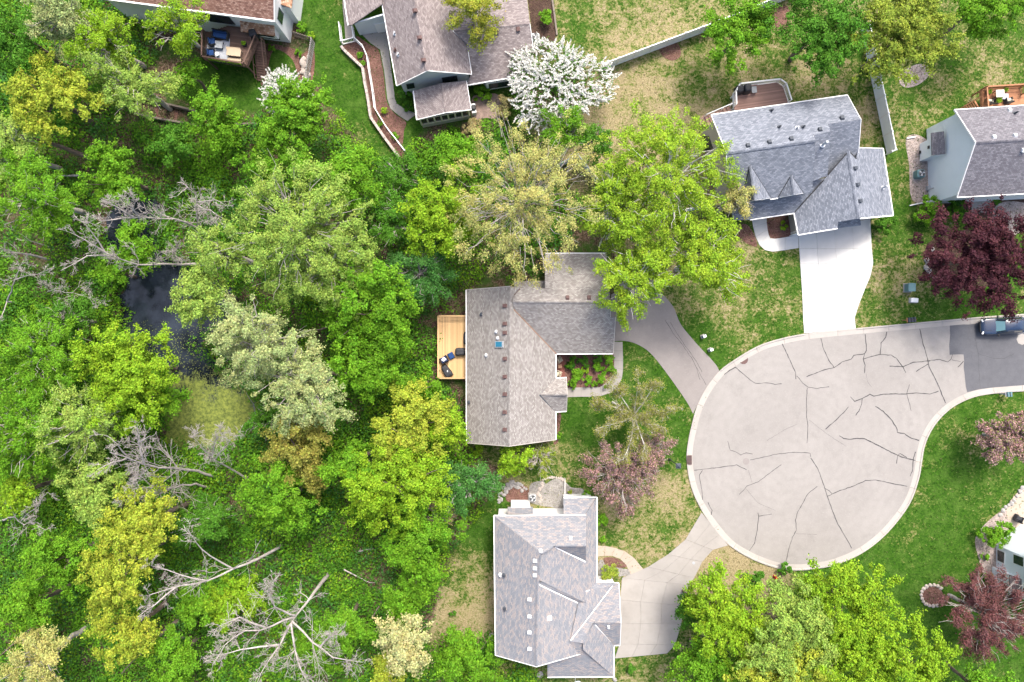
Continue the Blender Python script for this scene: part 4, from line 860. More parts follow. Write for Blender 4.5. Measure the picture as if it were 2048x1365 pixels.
for pl, a, b in ((fW, (854.6, 142), (829, 0)), (fR, (908, 62), (1060, 48)), (fs1, (882, 168), (891, 225))): ridge_cap(hF, on(pl, *a), on(pl, *b), mF)
valley(hF, fE, (906, 62), (934, 88), M['white'], .12)
sd_ = (on(fE, 943.7, 149) - on(fW, 793.6, 172)); sd_.z = 0; up_ = Vector((-sd_.y, sd_.x, 0)).normalized(); sd_.normalize()
A0 = on(fW, 793.6, 172) + sd_ * .35 + up_ * .45; A1 = on(fE, 943.7, 149) - sd_ * .35 + up_ * .45
prism_wall(hF, M['sid_grey'], [A0, A1, A1 + up_ * 14, A0 + up_ * 14], 0, 4.05)
rF = on(fW, 854.6, 142); gable(hF, M['sid_grey'], (A0.x, A0.y, 4.05), (A1.x, A1.y, 4.05), Vector((rF.x, rF.y, 6.55)) + up_ * .45)
wF = vplane(A0, A1); window(hF, wF, [(813, 169), (827, 166.5), (829, 175), (815, 177.5)], M['dark']); window(hF, wF, [(885, 156), (912, 152), (914, 161), (887, 165)], M['dark'], 1)
R0 = on(fR, 933, 171) + up_ * .45; R1 = on(fR, 1050, 151) + up_ * .45
prism_wall(hF, M['sid_grey'], [A1 + up_ * 2, R1, R1 + up_ * 9, A1 + up_ * 10], 0, 2.95)
wR = vplane(A1 + up_ * 2, R1); c = R0.lerp(R1, .55)
bay = MB().prism([(c + sd_ * x + up_ * y)[:2] for x, y in ((-1.7, .3), (-1.3, -.5), (1.3, -.5), (1.7, .3))], .6, 2.5).build('bay_window', M['white'], hF)
q = [c + sd_ * x - up_ * .54 for x in (-1.1, 1.1)]; MB().plate([Vector((q[0].x, q[0].y, 1.0)), Vector((q[1].x, q[1].y, 1.0)), Vector((q[1].x, q[1].y, 2.3)), Vector((q[0].x, q[0].y, 2.3))], .04).build('pane', M['glass'], bay)
# sunroom
s0, s1 = on(fs1, 833.5, 240) + sd_ * .3 + up_ * .06, on(fs2, 942.5, 220) - sd_ * .3 + up_ * .06
prism_wall(hF, M['sid_greige'], [s0, s1, s1 + up_ * 2.8, s0 + up_ * 2.8], 0, 1.0, 'sunroom_wall')
prism_wall(hF, M['glass'], [s0 + (s1 - s0) * .01 + up_ * .04, s1 - (s1 - s0) * .01 + up_ * .04, s1 - (s1 - s0) * .01 + up_ * 2.7, s0 + (s1 - s0) * .01 + up_ * 2.7], 1.0, 2.8, 'sunroom_glass')
for k in range(8):
    p = s0.lerp(s1, k / 7); MB().box((p.x, p.y, 1.88), (.14, .14, 1.8)).build('sunroom_post', M['cream'], hF)
for z in (1.05, 2.78): fascia(hF, Vector((s0.x, s0.y, z)), Vector((s1.x, s1.y, z)), M['cream'], .1, .1, 'sunroom_rail', 0)
# wall under the low roof, with door
L0 = on(fL, 704, 50) + up_ * .3; L1 = on(fL, 764, 9) + up_ * .3
Lw = on(vplane((0, 0), (1, 0)), 0, 0) if False else None
g0_ = Vector((L0.x + .2, L0.y, 0)); g1_ = Vector((A0.x - .05, L1.y - .2, 0)); g1_.y = g0_.y + (g1_.x - g0_.x) * (sd_.y / sd_.x)
MB().plate([g0_, g1_, Vector((g1_.x, g1_.y, on(fL, 764, 8).z - .2)), Vector((g0_.x, g0_.y, 2.7))], .16).build('wall', M['sid_grey'], hF)
dq = [g0_.lerp(g1_, t) - up_ * .12 for t in (.4, .66)]; MB().plate([dq[0], dq[1], dq[1] + Vector((0, 0, 2.05)), dq[0] + Vector((0, 0, 2.05))], .06).build('door', M['white'], hF)
for pl, u, v in ((fE, 829, 22), (fE, 838, 76), (fE, 846, 121), (fRN, 948, 56), (fR, 993, 64), (fR, 1036, 58)): vent_box(hF, pl, u, v, M['ventb'], .42)
for u, v, m in ((790, 68, 'ventw'), (797, 110, 'ventw'), (791, 101, 'ventb')): vent_pipe(hF, fW, u, v, M[m], .1)

# ------------------------------------------------------------------ G: white house, red-brown roof, upper left
hG = house('white house with red-brown roof and raised deck at the upper left', 470, 20)
gR = plane3((447, 28, 6), (549, 43, 6), (540, -60, 8.6)); roof(hG, M['sh_brown'], gR, [(200, -3), (250, 3), (447, 29), (549, 43), (547.5, -90), (150, -90)])
fascia(hG, on(gR, 200, -3), on(gR, 549, 43), w=.16, h=.22); fascia(hG, on(gR, 549, 43), on(gR, 547.5, -90), w=.1, h=.2, name='rake_board', dz=-.05)
ga, gb = on(gR, 200, -3), on(gR, 549, 43); gd_ = (gb - ga); gd_.z = 0; gd_.normalize(); gu = Vector((-gd_.y, gd_.x, 0))
G0 = ga + gu * .4; G1 = gb + gu * .4 - gd_ * .35
prism_wall(hG, M['sid_white'], [G0, G1, G1 + gu * 9, G0 + gu * 9], 0, 5.9)
wG = vplane(G0, G1); wGe = vplane(G1, G1 + gu)
def awning(a, b, z, out, nrm, d=.9):
    """small shed roof with brackets over a wall window"""
    p = [a + Vector((0, 0, z)), b + Vector((0, 0, z)), b + nrm * d + Vector((0, 0, z - .55)), a + nrm * d + Vector((0, 0, z - .55))]
    n = (p[1] - p[0]).cross(p[2] - p[0]).normalized(); e = (b - a).normalized(); up = e.cross(n)
    mb = MB().slab(p, .12); return mesh('awning_roof', mb.v, mb.f, M['sh_cedar'], hG, uvs=[(Vector(v).dot(e), Vector(v).dot(up)) for v in mb.v])
c0g = on(wG, 500, 55); c1g = on(wG, 549, 62)
for (ua, ub, z, lo) in ((499, 549, 3.7, 2.2),):
    a = G1 - gd_ * 3.9; b = G1 - gd_ * .6
    prism_wall(hG, M['sid_white'], [a, b, b - gu * .55, a - gu * .55], 1.9, 3.6, 'bay_wall'); awning(Vector((a.x, a.y, 0)) - gd_ * .15, Vector((b.x, b.y, 0)) + gd_ * .15, 4.0, 0, -gu, .85)
    q = [a + gd_ * .3 - gu * .57, b - gd_ * .3 - gu * .57]; MB().plate([Vector((q[0].x, q[0].y, 2.3)), Vector((q[1].x, q[1].y, 2.3)), Vector((q[1].x, q[1].y, 3.3)), Vector((q[0].x, q[0].y, 3.3))], .05).build('window', M['glass'], hG)
a = G1 - gd_ * 3.2; b = G1 - gd_ * 1.0; MB().plate([Vector((a.x, a.y, .5)) - gu * .05, Vector((b.x, b.y, .5)) - gu * .05, Vector((b.x, b.y, 1.4)) - gu * .05, Vector((a.x, a.y, 1.4)) - gu * .05], .06).build('window', M['glass'], hG)
a = G1 - gd_ * 7.6; b = G1 - gd_ * 4.9; MB().plate([Vector((a.x, a.y, 2.95)) - gu * .05, Vector((b.x, b.y, 2.95)) - gu * .05, Vector((b.x, b.y, 5.0)) - gu * .05, Vector((a.x, a.y, 5.0)) - gu * .05], .06).build('patio_door', M['glass'], hG)
a = G1 + gu * 2.2; b = G1 + gu * 5.6
prism_wall(hG, M['sid_white'], [a, b, b + gd_ * .75, a + gd_ * .75], 0, 3.6, 'bay_wall'); awning(Vector((b.x, b.y, 0)), Vector((a.x, a.y, 0)), 4.2, 0, gd_, .95)
a = G1 + gu * .5; b = G1 + gu * 1.7; MB().plate([Vector((a.x, a.y, 3.2)) + gd_ * .05, Vector((b.x, b.y, 3.2)) + gd_ * .05, Vector((b.x, b.y, 4.6)) + gd_ * .05, Vector((a.x, a.y, 4.6)) + gd_ * .05], .06).build('window', M['glass'], hG)
# ================================================================== TREES AND PLANTS
def leaf_mesh(name, pos, nrm, size, col, mat, parent, aspect=.6, rs=None):
    """many leaf-sized rhombs; pos/nrm (n,3), size (n,), col (n,3)"""
    n = len(pos); rs = rs or np.random.RandomState(1); og = np.array(ORG.get(parent, Vector((0, 0, 0))))
    nrm = nrm / (np.linalg.norm(nrm, axis=1, keepdims=True) + 1e-9)
    t = rs.normal(size=(n, 3)); t -= nrm * (t * nrm).sum(1, keepdims=True); t /= np.linalg.norm(t, axis=1, keepdims=True) + 1e-9
    b = np.cross(nrm, t); L = size[:, None] * .5; Wd = L * aspect
    v = np.stack([pos + t * L - nrm * L * .12, pos - t * L * .6 + b * Wd * 1.2 - nrm * L * .2 * rs.rand(n, 1), pos - t * L * .6 - b * Wd * 1.2 - nrm * L * .2 * rs.rand(n, 1)], 1).reshape(-1, 3) - og
    me = bpy.data.meshes.new(name)
    me.vertices.add(3 * n); me.vertices.foreach_set('co', v.astype(np.float32).ravel())
    me.loops.add(3 * n); me.loops.foreach_set('vertex_index', np.arange(3 * n, dtype=np.int32))
    me.polygons.add(n); me.polygons.foreach_set('loop_start', np.arange(0, 3 * n, 3, dtype=np.int32))
    try: me.polygons.foreach_set('loop_total', np.full(n, 3, np.int32))
    except Exception: pass
    me.update(calc_edges=True)
    at = me.attributes.new('lc', 'FLOAT_COLOR', 'POINT')
    c4 = np.ones((n, 4), np.float32); c4[:, :3] = col
    at.data.foreach_set('color', np.repeat(c4, 3, 0).ravel())
    me.materials.append(mat)
    o = bpy.data.objects.new(name, me); link(o, parent); ORG[o] = Vector(og)
    return o
def seg_mesh(name, segs, mat, parent, sides=5):
    """segs: list of (p0, p1, r0, r1) -> one mesh of tapered prisms"""
    og = np.array(ORG.get(parent, Vector((0, 0, 0))))
    P0 = np.array([s[0] for s in segs], float); P1 = np.array([s[1] for s in segs], float)
    r0 = np.array([s[2] for s in segs]); r1 = np.array([s[3] for s in segs]); n = len(segs)
    d = P1 - P0; d /= np.linalg.norm(d, axis=1, keepdims=True) + 1e-9
    ref = np.where(np.abs(d[:, 2:3]) < .9, [[0, 0, 1.]], [[1., 0, 0]]); a = np.cross(d, ref); a /= np.linalg.norm(a, axis=1, keepdims=True) + 1e-9; b = np.cross(d, a)
    an = np.arange(sides) * 2 * np.pi / sides; ca, sa = np.cos(an), np.sin(an)
    ringd = a[:, None] * ca[None, :, None] + b[:, None] * sa[None, :, None]
    v = np.concatenate([P0[:, None] + ringd * r0[:, None, None], P1[:, None] + ringd * r1[:, None, None]], 1).reshape(-1, 3) - og
    f = []
    base = (np.arange(n) * 2 * sides)[:, None]; j = np.arange(sides); q = (j + 1) % sides
    f = np.stack([base + j, base + q, base + sides + q, base + sides + j], 2).reshape(-1, 4)
    me = bpy.data.meshes.new(name); nf = len(f)
    me.vertices.add(len(v)); me.vertices.foreach_set('co', v.astype(np.float32).ravel())
    me.loops.add(4 * nf); me.loops.foreach_set('vertex_index', f.astype(np.int32).ravel())
    me.polygons.add(nf); me.polygons.foreach_set('loop_start', np.arange(0, 4 * nf, 4, dtype=np.int32))
    try: me.polygons.foreach_set('loop_total', np.full(nf, 4, np.int32))
    except Exception: pass
    me.update(calc_edges=True); me.polygons.foreach_set('use_smooth', np.ones(nf, bool))
    me.materials.append(mat)
    o = bpy.data.objects.new(name, me); link(o, parent); ORG[o] = Vector(og)
    return o
def path_segs(a, b, r0, r1, rs, k=5, wob=.06, segs=None):
    a = np.array(a, float); b = np.array(b, float); L = np.linalg.norm(b - a); p = a; out = segs if segs is not None else []
    for i in range(k):
        t = (i + 1) / k; q = a + (b - a) * t
        if i < k - 1: q = q + rs.normal(size=3) * wob * L
        out.append((p, q, r0 + (r1 - r0) * i / k, r0 + (r1 - r0) * t)); p = q
    return out
def twigs(p, d, L, r, depth, rs, out, spread=.6, kids=4, up=.12):
    """recursive branching"""
    d = d / (np.linalg.norm(d) + 1e-9); k = 3; q0 = p; pts = [p]
    for i in range(k):
        d = d + rs.normal(size=3) * .16; d[2] += up * .3; d /= np.linalg.norm(d); q = q0 + d * L / k
        out.append((q0, q, r * (1 - i / k * .6), r * (1 - (i + 1) / k * .6))); q0 = q; pts.append(q)
    if depth <= 0: return
    for c in range(kids):
        t = rs.uniform(.3, 1.0); i = min(k - 1, int(t * k)); b = pts[i] + (pts[i + 1] - pts[i]) * (t * k - i)
        nd = d + rs.normal(size=3) * spread; nd[2] += up
        twigs(b, nd, L * rs.uniform(.45, .7), r * .5, depth - 1, rs, out, spread, kids, up)
PAL = {  # young spring foliage
    'bright': (.118, .325, .006), 'lime': (.205, .405, .009), 'yellow': (.31, .43, .030), 'gold': (.30, .37, .03), 'green': (.066, .235, .008), 'deep': (.045, .17, .012), 'teal': (.06, .225, .03),
    'pale': (.25, .425, .060), 'silver': (.325, .44, .15), 'cream': (.46, .51, .20), 'tan': (.39, .44, .12), 'olive': (.23, .345, .03), 'bud': (.33, .30, .13), 'purple': (.050, .016, .024), 'bronze': (.15, .07, .068), 'pink': (.40, .265, .25), 'rust': (.27, .305, .045), 'white': (.80, .80, .76), 'dark': (.03, .115, .012), 'birch': (.245, .44, .018), 'brownpink': (.15, .10, .085), 'plum': (.095, .032, .04)}
for k_ in ('bright', 'lime', 'yellow', 'gold', 'green', 'deep', 'teal', 'pale', 'olive', 'birch', 'tan', 'silver', 'cream', 'rust'): PAL[k_] = tuple(x * f + a_ for x, f, a_ in zip(PAL[k_], (.92, .90, .95), (.012, .0, .012)))
LAB = set()
def tree(label, u, v, r, h, col, kind='dense', seed=None, name=None, cat=None, group=None, trunk=True, sq=1.0, col2=None, dens=1.0, rnd=False):
    """u,v: crown centre in the photo; r: crown radius in photo pixels; h: tree height in m"""
    seed = seed if seed is not None else int(u * 7 + v * 13) % 99991
    rs = np.random.RandomState(seed)
    low = .22 if kind in ('shrub',) else (.34 if h < 9 else .42)
    zc = h * (low + 1) / 2; c = np.array(W(u, v, zc)); Rr = r * S * (H - zc) / H * (1.0 if kind == 'shrub' else 1.1); Rz = h * (1 - low) / 2
    t = thing(name or 'tree', label, cat or 'tree', (c[0], c[1], 0), group)
    P = {'dense': (.23, .6, 4.6, .20), 'airy': (.205, .5, 4.0, .22), 'sparse': (.17, .5, 2.5, .16), 'shrub': (.17, .65, 6.0, .3), 'flower': (.2, .5, 3.6, .18), 'fine': (.20, .55, 4.4, .18)}[kind]
    size, asp, cover, clr = P; cover *= dens
    # crown = several overlapping lobes of different height, clumps on their upper sides
    ash = kind == 'shrub'
    nb = 1 if Rr < .7 else int(np.clip(4 + Rr * 1.1 + rs.randint(3), 4, 12))
    ba = rs.uniform(0, 6.28) + np.arange(nb) * 2.4 + rs.normal(size=nb) * .35; bd = Rr * rs.uniform(.3, .72, nb); bd[0] = 0 if nb == 1 else bd[0] * .3
    br = Rr * rs.uniform(.40, .64, nb) if nb > 1 else np.array([Rr]); bz = rs.uniform(-.45, .45, nb) * Rz * (1 if nb > 1 else 0) - .25 * Rz * (bd / Rr) ** 2
    if rnd: bd = bd * .74; br = br * 1.25; bz = bz * .5
    bc = c + np.stack([np.cos(ba) * bd * sq, np.sin(ba) * bd / sq, bz], 1)
    cs = (.30 if ash else (.50 if Rr > 2 else .38)); nc = int(np.clip(2.3 * (Rr / cs) ** 2 * (.6 if kind == 'sparse' else 1), 16, 330))
    bi = rs.choice(nb, nc, p=br ** 2 / (br ** 2).sum()); d = rs.normal(size=(nc, 3)); d[:, 2] = d[:, 2] * .9 + .35; d /= np.linalg.norm(d, axis=1, keepdims=True); d[d[:, 2] < -.4, 2] *= -.7
    far = rs.rand(nc) ** .35; far[rs.rand(nc) < .10] *= 1.28
    if ash: far = rs.uniform(.7, .88, nc)
    cc = bc[bi] + d * (br[bi] * far)[:, None] * np.array([1, 1, min(1.2, Rz / Rr * 1.25)])
    cr = cs * rs.uniform(.55, 1.35, nc) * (Rr / 1.1 if Rr < 1.1 else 1)
    n = int(cover * math.pi * Rr * Rr / (.5 * size * size * asp)); n = min(n, 34000)
    w = cr ** 2; ci = rs.choice(nc, n, p=w / w.sum())
    off = rs.normal(size=(n, 3)); off /= np.linalg.norm(off, axis=1, keepdims=True); off *= (rs.rand(n, 1) ** .45)
    stretch = d * np.array([1, 1, .3]) * (0 if ash else .55)   # sprigs reach outwards
    pos = cc[ci] + off * cr[ci][:, None] * np.array([.95, .95, .6]) + stretch[ci] * (rs.normal(size=(n, 1)) * cr[ci][:, None])
    out = (pos - c) / np.array([Rr, Rr, Rz])
    nr = out * .45 + off * .45 + rs.normal(size=(n, 3)) * .45 + np.array([0, 0, .75])
    base = np.array(PAL[col]); b2 = np.array(PAL[col2]) if col2 else base * np.array([1.25, 1.1, 1.1])
    cm = rs.rand(nc)[ci][:, None] ** 1.5
    colr = (base * (1 - cm) + b2 * cm) * rs.uniform(.48, 1.26, (n, 1)) * (1 + rs.normal(size=(n, 3)) * .06)
    if col in ('pink',):
        alt = rs.rand(n, 1); colr = np.where(alt < .42, np.array(PAL['brownpink']) * rs.uniform(.7, 1.4, (n, 1)), np.where(alt < .55, np.array(PAL['olive']) * .7, colr))
    pos[:, 2] = np.maximum(pos[:, 2], .12)
    leaf_mesh('crown' if kind != 'shrub' else 'foliage', pos, nr, size * rs.uniform(.65, 1.3, n), np.clip(colr, .005, .9), M['petal'] if col in ('white', 'pink') else M['leaf'], t, asp, rs)
    if not trunk: return t
    bm = M['bark'] if kind == 'dense' else (M['birch'] if col == 'birch' else M['barkpale'])
    if kind in ('shrub',):
        segs = []
        for q in range(5): path_segs((c[0], c[1], 0), cc[rs.randint(nc)], .035, .015, rs, 3, .05, segs)
        seg_mesh('stem', segs, M['bark'], t); return t
    r0 = .05 + h * .017; segs = []; fork = np.array([c[0], c[1], h * low]) + rs.normal(size=3) * .2
    path_segs((c[0], c[1], -.05), fork, r0 * 1.25, r0 * .85, rs, 4, .015, segs)
    path_segs(fork, c + np.array([0, 0, Rz * .2]), r0 * .8, r0 * .12, rs, 4, .05, segs)
    seg_mesh('trunk', segs, bm, t, 7)
    segs = []
    for i in rs.choice(nc, min(nc, 22 if kind in ('airy', 'sparse', 'fine') else 10), False):
        tgt = cc[i]; t0 = rs.uniform(0, .8); st = fork + (c + np.array([0, 0, Rz * .5]) - fork) * t0 * .8
        path_segs(st, tgt, r0 * .38, r0 * .08, rs, 4, .05, segs)
    if kind in ('airy', 'sparse', 'fine'):
        nt = 240 if kind == 'sparse' else 130
        for i in rs.randint(0, nc, nt):
            e = cc[i] + rs.normal(size=3) * cr[i] * .9; s0 = c + (cc[i] - c) * rs.uniform(.35, .8) - np.array([0, 0, .3])
            path_segs(s0, e, .032, .010, rs, 3, .07, segs)
    seg_mesh('branches', segs, bm, t, 4)['kind'] = 'stuff'
    return t
BARE = {}
def bare(label, limbs, name='dead_tree', twig=1.0, mat='deadwood', r0=.22, seed=0, depth=2, kids=4, cat='dead tree', start=.35, tl=.35):
    """limbs: pixel polylines with heights [(u,v,z), ...]; the first is the trunk"""
    rs = np.random.RandomState(seed + 17); b = W(*limbs[0][0]); t = thing(name, label, cat, (b.x, b.y, 0)); tw = []
    for li, limb in enumerate(limbs):
        segs = []; pts = [np.array(W(*p)) for p in limb]; rr = r0 if li == 0 else r0 * .6
        if li == 0 and limb[0][2] > .3: segs.append((pts[0] * np.array([1, 1, 0]) - np.array([0, 0, .1]), pts[0], rr * 1.25, rr))
        L = sum(np.linalg.norm(q - p) for p, q in zip(pts[:-1], pts[1:])); acc = 0
        for p, q in zip(pts[:-1], pts[1:]):
            l = np.linalg.norm(q - p); a0, a1 = acc / L, (acc + l) / L; k = max(2, int(l / 1.2)); pp = p
            for i in range(k):
                f = (i + 1) / k; x = p + (q - p) * f + (rs.normal(size=3) * .07 if i < k - 1 else 0); ta = a0 + (a1 - a0) * i / k; tb = a0 + (a1 - a0) * f
                segs.append((pp, x, rr * (1 - .8 * ta), rr * (1 - .8 * tb)))
                if tb > start:
                    for _ in range(rs.poisson(1.5 * twig)):
                        dd = (q - p) / l + rs.normal(size=3) * .85; dd[2] += .25
                        twigs(x, dd, max(.8, L * tl * (1.15 - tb) * rs.uniform(.5, 1.1)), max(.016, rr * (1 - .8 * tb) * .45), depth, rs, tw, .6, kids, .1)
                pp = x
            acc += l
        seg_mesh('trunk' if li == 0 else 'limb', segs, M[mat], t, 7)
    if tw:
        tw = [(a, b_, max(r1, .014), max(r2, .010)) for a, b_, r1, r2 in tw]
        seg_mesh('branches', tw, M[mat], t, 3)['kind'] = 'stuff'
    BARE[t] = tw
    return t
WOODG = 'trees in the woodland'
# (label, u, v, r, h, colour, kind)
TREES = [
 # upper left
 ('silvery green tree at the top left corner', 115, 40, 62, 13, 'silver', 'fine'), ('bright green tree filling the top left corner of the picture', 25, 70, 62, 12, 'green', 'dense'), ('golden green tree at the upper left edge', 90, 195, 78, 12, 'yellow', 'dense'),
 ('yellow-green tree with bare twigs left of the white house', 205, 70, 62, 11, 'lime', 'airy'), ('yellow-green tree leaning over the red-brown roof', 358, 52, 54, 11, 'lime', 'airy'), ('light green tree between white house deck and timber terrace', 262, 165, 66, 11, 'pale', 'airy'), ('small leafy tree at the lower left of the furnished deck', 375, 152, 30, 7, 'bright', 'dense'),
 ('pale leafy tree above the fallen grey log', 35, 305, 58, 10, 'pale', 'airy'), ('green tree with pale limbs at the left edge below the log', 65, 395, 78, 12, 'bright', 'airy'), ('bright green tree north of the dark pond', 235, 352, 62, 9, 'bright', 'dense'), ('leafy tree beside the timber terrace wall', 440, 245, 58, 9, 'bright', 'dense'), ('green tree just below the timber terrace soil', 345, 290, 46, 7, 'green', 'dense'),
 ('lime tree in front of the lilac-white blossom', 595, 205, 62, 10, 'bright', 'dense'), ('bright green tree left of the back lawn slope', 560, 285, 70, 10, 'bright', 'dense'), ('leafy green tree at the foot of the curved retaining wall', 690, 362, 74, 11, 'bright', 'dense'), ('huge airy willow-like tree with pale branches in the upper woods', 585, 455, 135, 17, 'pale', 'airy'),
 ('airy pale tree on the lower right of the willow-like tree', 660, 540, 80, 13, 'pale', 'airy'),
 # centre top
 ('round yellow-green tree left of the budding tree', 882, 440, 80, 12, 'lime', 'dense'), ('large budding tan-yellow tree north of the middle house', 1045, 405, 148, 14, 'tan', 'sparse'), ('round bright green tree below the white blossom', 1128, 262, 44, 8, 'bright', 'fine'), ('small green tree tucked right of the round bright tree', 1190, 285, 34, 7, 'green', 'fine'),
 ('large birch with light green leaves inside the white fence', 1340, 350, 118, 14, 'birch', 'fine'), ('light green birch overhanging the middle house roof and driveway', 1270, 560, 74, 12, 'birch', 'fine'), ('birch with pale trunk right of the asphalt driveway', 1395, 520, 84, 12, 'birch', 'fine'), ('birch left of the fence corner', 1225, 420, 72, 12, 'birch', 'fine'), ('twiggy pale tree in front of the blue-grey house', 1470, 400, 42, 9, 'tan', 'sparse'),
 ('dark leafy tree below the mauve house lawn', 800, 345, 46, 8, 'green', 'airy'), ('green tree between dark leafy tree and budding tree', 905, 315, 42, 8, 'bright', 'dense'), ('dark green twiggy tree left of the round yellow-green tree', 795, 440, 52, 9, 'green', 'airy'), ('dark green tree above the pine deck', 838, 552, 62, 9, 'teal', 'airy'), ('yellow-olive tree hanging over the top of the mauve roof', 950, 5, 62, 10, 'gold', 'airy'),
 # top right
 ('rounded bright green tree by the diagonal white fence', 1478, 62, 68, 9, 'bright', 'dense'), ('broad deep green tree at the top behind the composite deck', 1645, 55, 92, 11, 'green', 'dense'), ('yellow-green tree over the top of the white side fence', 1808, 72, 92, 11, 'olive', 'dense'), ('green tree in the top right corner', 1965, 15, 68, 9, 'bright', 'dense'), ('large purple-leaved maple by the parked car', 1958, 515, 102, 8.5, 'purple', 'dense'),
 # bottom right group
 ('lime tree at the upper left of the lower right clump, by the driveway', 1450, 1235, 88, 10, 'lime', 'dense'), ('pale-topped tree in the middle of the lower right clump', 1575, 1262, 92, 12, 'pale', 'dense'), ('lime tree nearest the turning circle kerb', 1695, 1200, 84, 10, 'lime', 'dense'), ('bright green tree at the bottom below the driveway', 1415, 1335, 66, 9, 'bright', 'dense'), ('yellowish tree at the bottom edge of the lower right clump', 1540, 1350, 84, 11, 'yellow', 'dense'), ('lime tree at the bottom right of the clump', 1690, 1330, 92, 11, 'lime', 'dense'), ('outermost right tree of the lower clump, beside green lawn', 1810, 1320, 74, 10, 'lime', 'dense'), ('leafy tree at the very bottom right corner', 1960, 1375, 48, 8, 'bright', 'dense'), ('green understorey tree on the driveway side of the clump', 1385, 1210, 36, 6, 'green', 'dense'),
 # pinks and front trees
 ('pink crabapple below the twiggy front tree', 1245, 945, 74, 6, 'pink', 'sparse'), ('small pink crabapple branch mass left of the lamp post', 1300, 905, 40, 5.5, 'pink', 'sparse'), ('pink-blossomed crabapple at the right edge', 2015, 878, 56, 5.5, 'pink', 'flower'), ('bronze-leaved open tree beside the blue-walled house', 1965, 1230, 92, 8, 'bronze', 'sparse'),
 # woods, centre column
 ('large bright green tree left of the pine deck', 742, 622, 92, 13, 'bright', 'dense'), ('green tree at the lower left of the deck', 738, 725, 72, 11, 'bright', 'dense'), ('small green tree touching the deck corner', 842, 770, 38, 8, 'bright', 'dense'), ('pale silvery tree right of the duckweed', 500, 690, 84, 15, 'silver', 'airy'), ('pale silvery tree with bare twigs in the mid woods', 610, 770, 78, 14, 'silver', 'airy'), ('yellow-topped tree west of the middle house', 815, 865, 84, 12, 'yellow', 'dense'), ('bright tree against the lower west wall of the middle house', 886, 856, 42, 9, 'lime', 'dense'), ('olive-orange tree in the mid woods', 590, 890, 66, 12, 'rust', 'dense'), ('small rusty tree below the olive-orange tree', 620, 950, 42, 9, 'rust', 'dense'),
 ('green tree between the rusty trees and the yellow-topped tree', 712, 930, 62, 11, 'bright', 'dense'), ('large lime tree at the lower west side of the middle house', 795, 975, 92, 13, 'lime', 'dense'), ('teal-green tree left of the boulder garden', 935, 965, 54, 8, 'teal', 'fine'), ('small yellow-green tree under the south gable of the middle house', 1030, 922, 32, 6, 'lime', 'dense'), ('thin yellow-green tree beside it on the right', 1080, 918, 30, 5, 'olive', 'sparse'), ('bright green tree above the woodland clearing', 560, 1005, 66, 11, 'bright', 'dense'), ('bright green tree left of the lower side lawn', 840, 1085, 78, 10, 'bright', 'dense'), ('tan budding shrub tree above the side lawn', 872, 1035, 30, 7, 'bud', 'sparse'), ('bright green tree by the bare soil patch', 815, 1195, 52, 8, 'bright', 'dense'), ('cream-flowering tree at the bottom centre', 815, 1290, 58, 10, 'cream', 'dense'), ('green tree left of the cream-flowering tree', 690, 1255, 50, 9, 'bright', 'dense'), ('yellow tree at the bottom edge below the cream-flowering tree', 765, 1352, 42, 8, 'yellow', 'dense'), ('low green tree at the bottom left of the mottled-roof house', 930, 1320, 58, 6, 'bright', 'dense'),
 # woods, left half
 ('small bright tree standing in the pond between dead limbs', 275, 490, 44, 7, 'bright', 'dense'), ('small bright tree below the long dead limb over the pond', 228, 548, 36, 6, 'bright', 'dense'), ('light green tree on the east bank of the pond', 405, 590, 56, 12, 'pale', 'dense'), ('light tree above the east bank tree', 440, 505, 46, 12, 'pale', 'airy'), ('lime tree overhanging the west side of the duckweed', 255, 745, 100, 13, 'lime', 'dense'), ('bright tree at the lower left of the duckweed', 300, 800, 56, 10, 'bright', 'dense'), ('green tree at the left edge beside the pond level', 75, 720, 88, 12, 'bright', 'fine'), ('green tree at the left edge below centre', 55, 870, 86, 12, 'bright', 'fine'), ('pale green tree left of the dead limbs', 165, 850, 76, 13, 'pale', 'fine'), ('shrubby green tree on the west bank of the pond', 130, 640, 50, 8, 'green', 'fine'), ('pale green tree below the left dead limbs', 190, 975, 62, 12, 'pale', 'dense'),
 ('yellow-pale tall tree in the lower left woods', 290, 1050, 72, 14, 'yellow', 'dense'), ('yellow-pale tall tree just below it', 235, 1135, 74, 14, 'yellow', 'dense'), ('yellow-pale tree beside the fallen trunks', 255, 1265, 56, 12, 'yellow', 'dense'), ('green tree left of the yellow-pale pair', 110, 1125, 66, 11, 'bright', 'dense'), ('green tree at the lower left edge', 60, 1215, 56, 10, 'bright', 'dense'), ('tan feathery tree at the bottom left', 75, 1320, 60, 11, 'tan', 'fine'), ('bright tree right of the fallen trunks', 400, 1215, 52, 8, 'bright', 'dense'), ('bright tree left of the great bleached tree', 470, 1190, 52, 8, 'lime', 'dense'), ('green tree at the bottom edge left of the great bleached tree', 345, 1325, 62, 9, 'bright', 'dense'), ('bright tree right of the great bleached crown', 640, 1300, 46, 8, 'bright', 'dense'), ('green tree under the left dead crown', 420, 1040, 56, 8, 'green', 'fine'), ('lime tree at the left edge near the small dead crown', 30, 985, 46, 10, 'lime', 'dense'), ('small green tree right of the duckweed under the silvery trees', 530, 845, 32, 7, 'green', 'fine'),
]
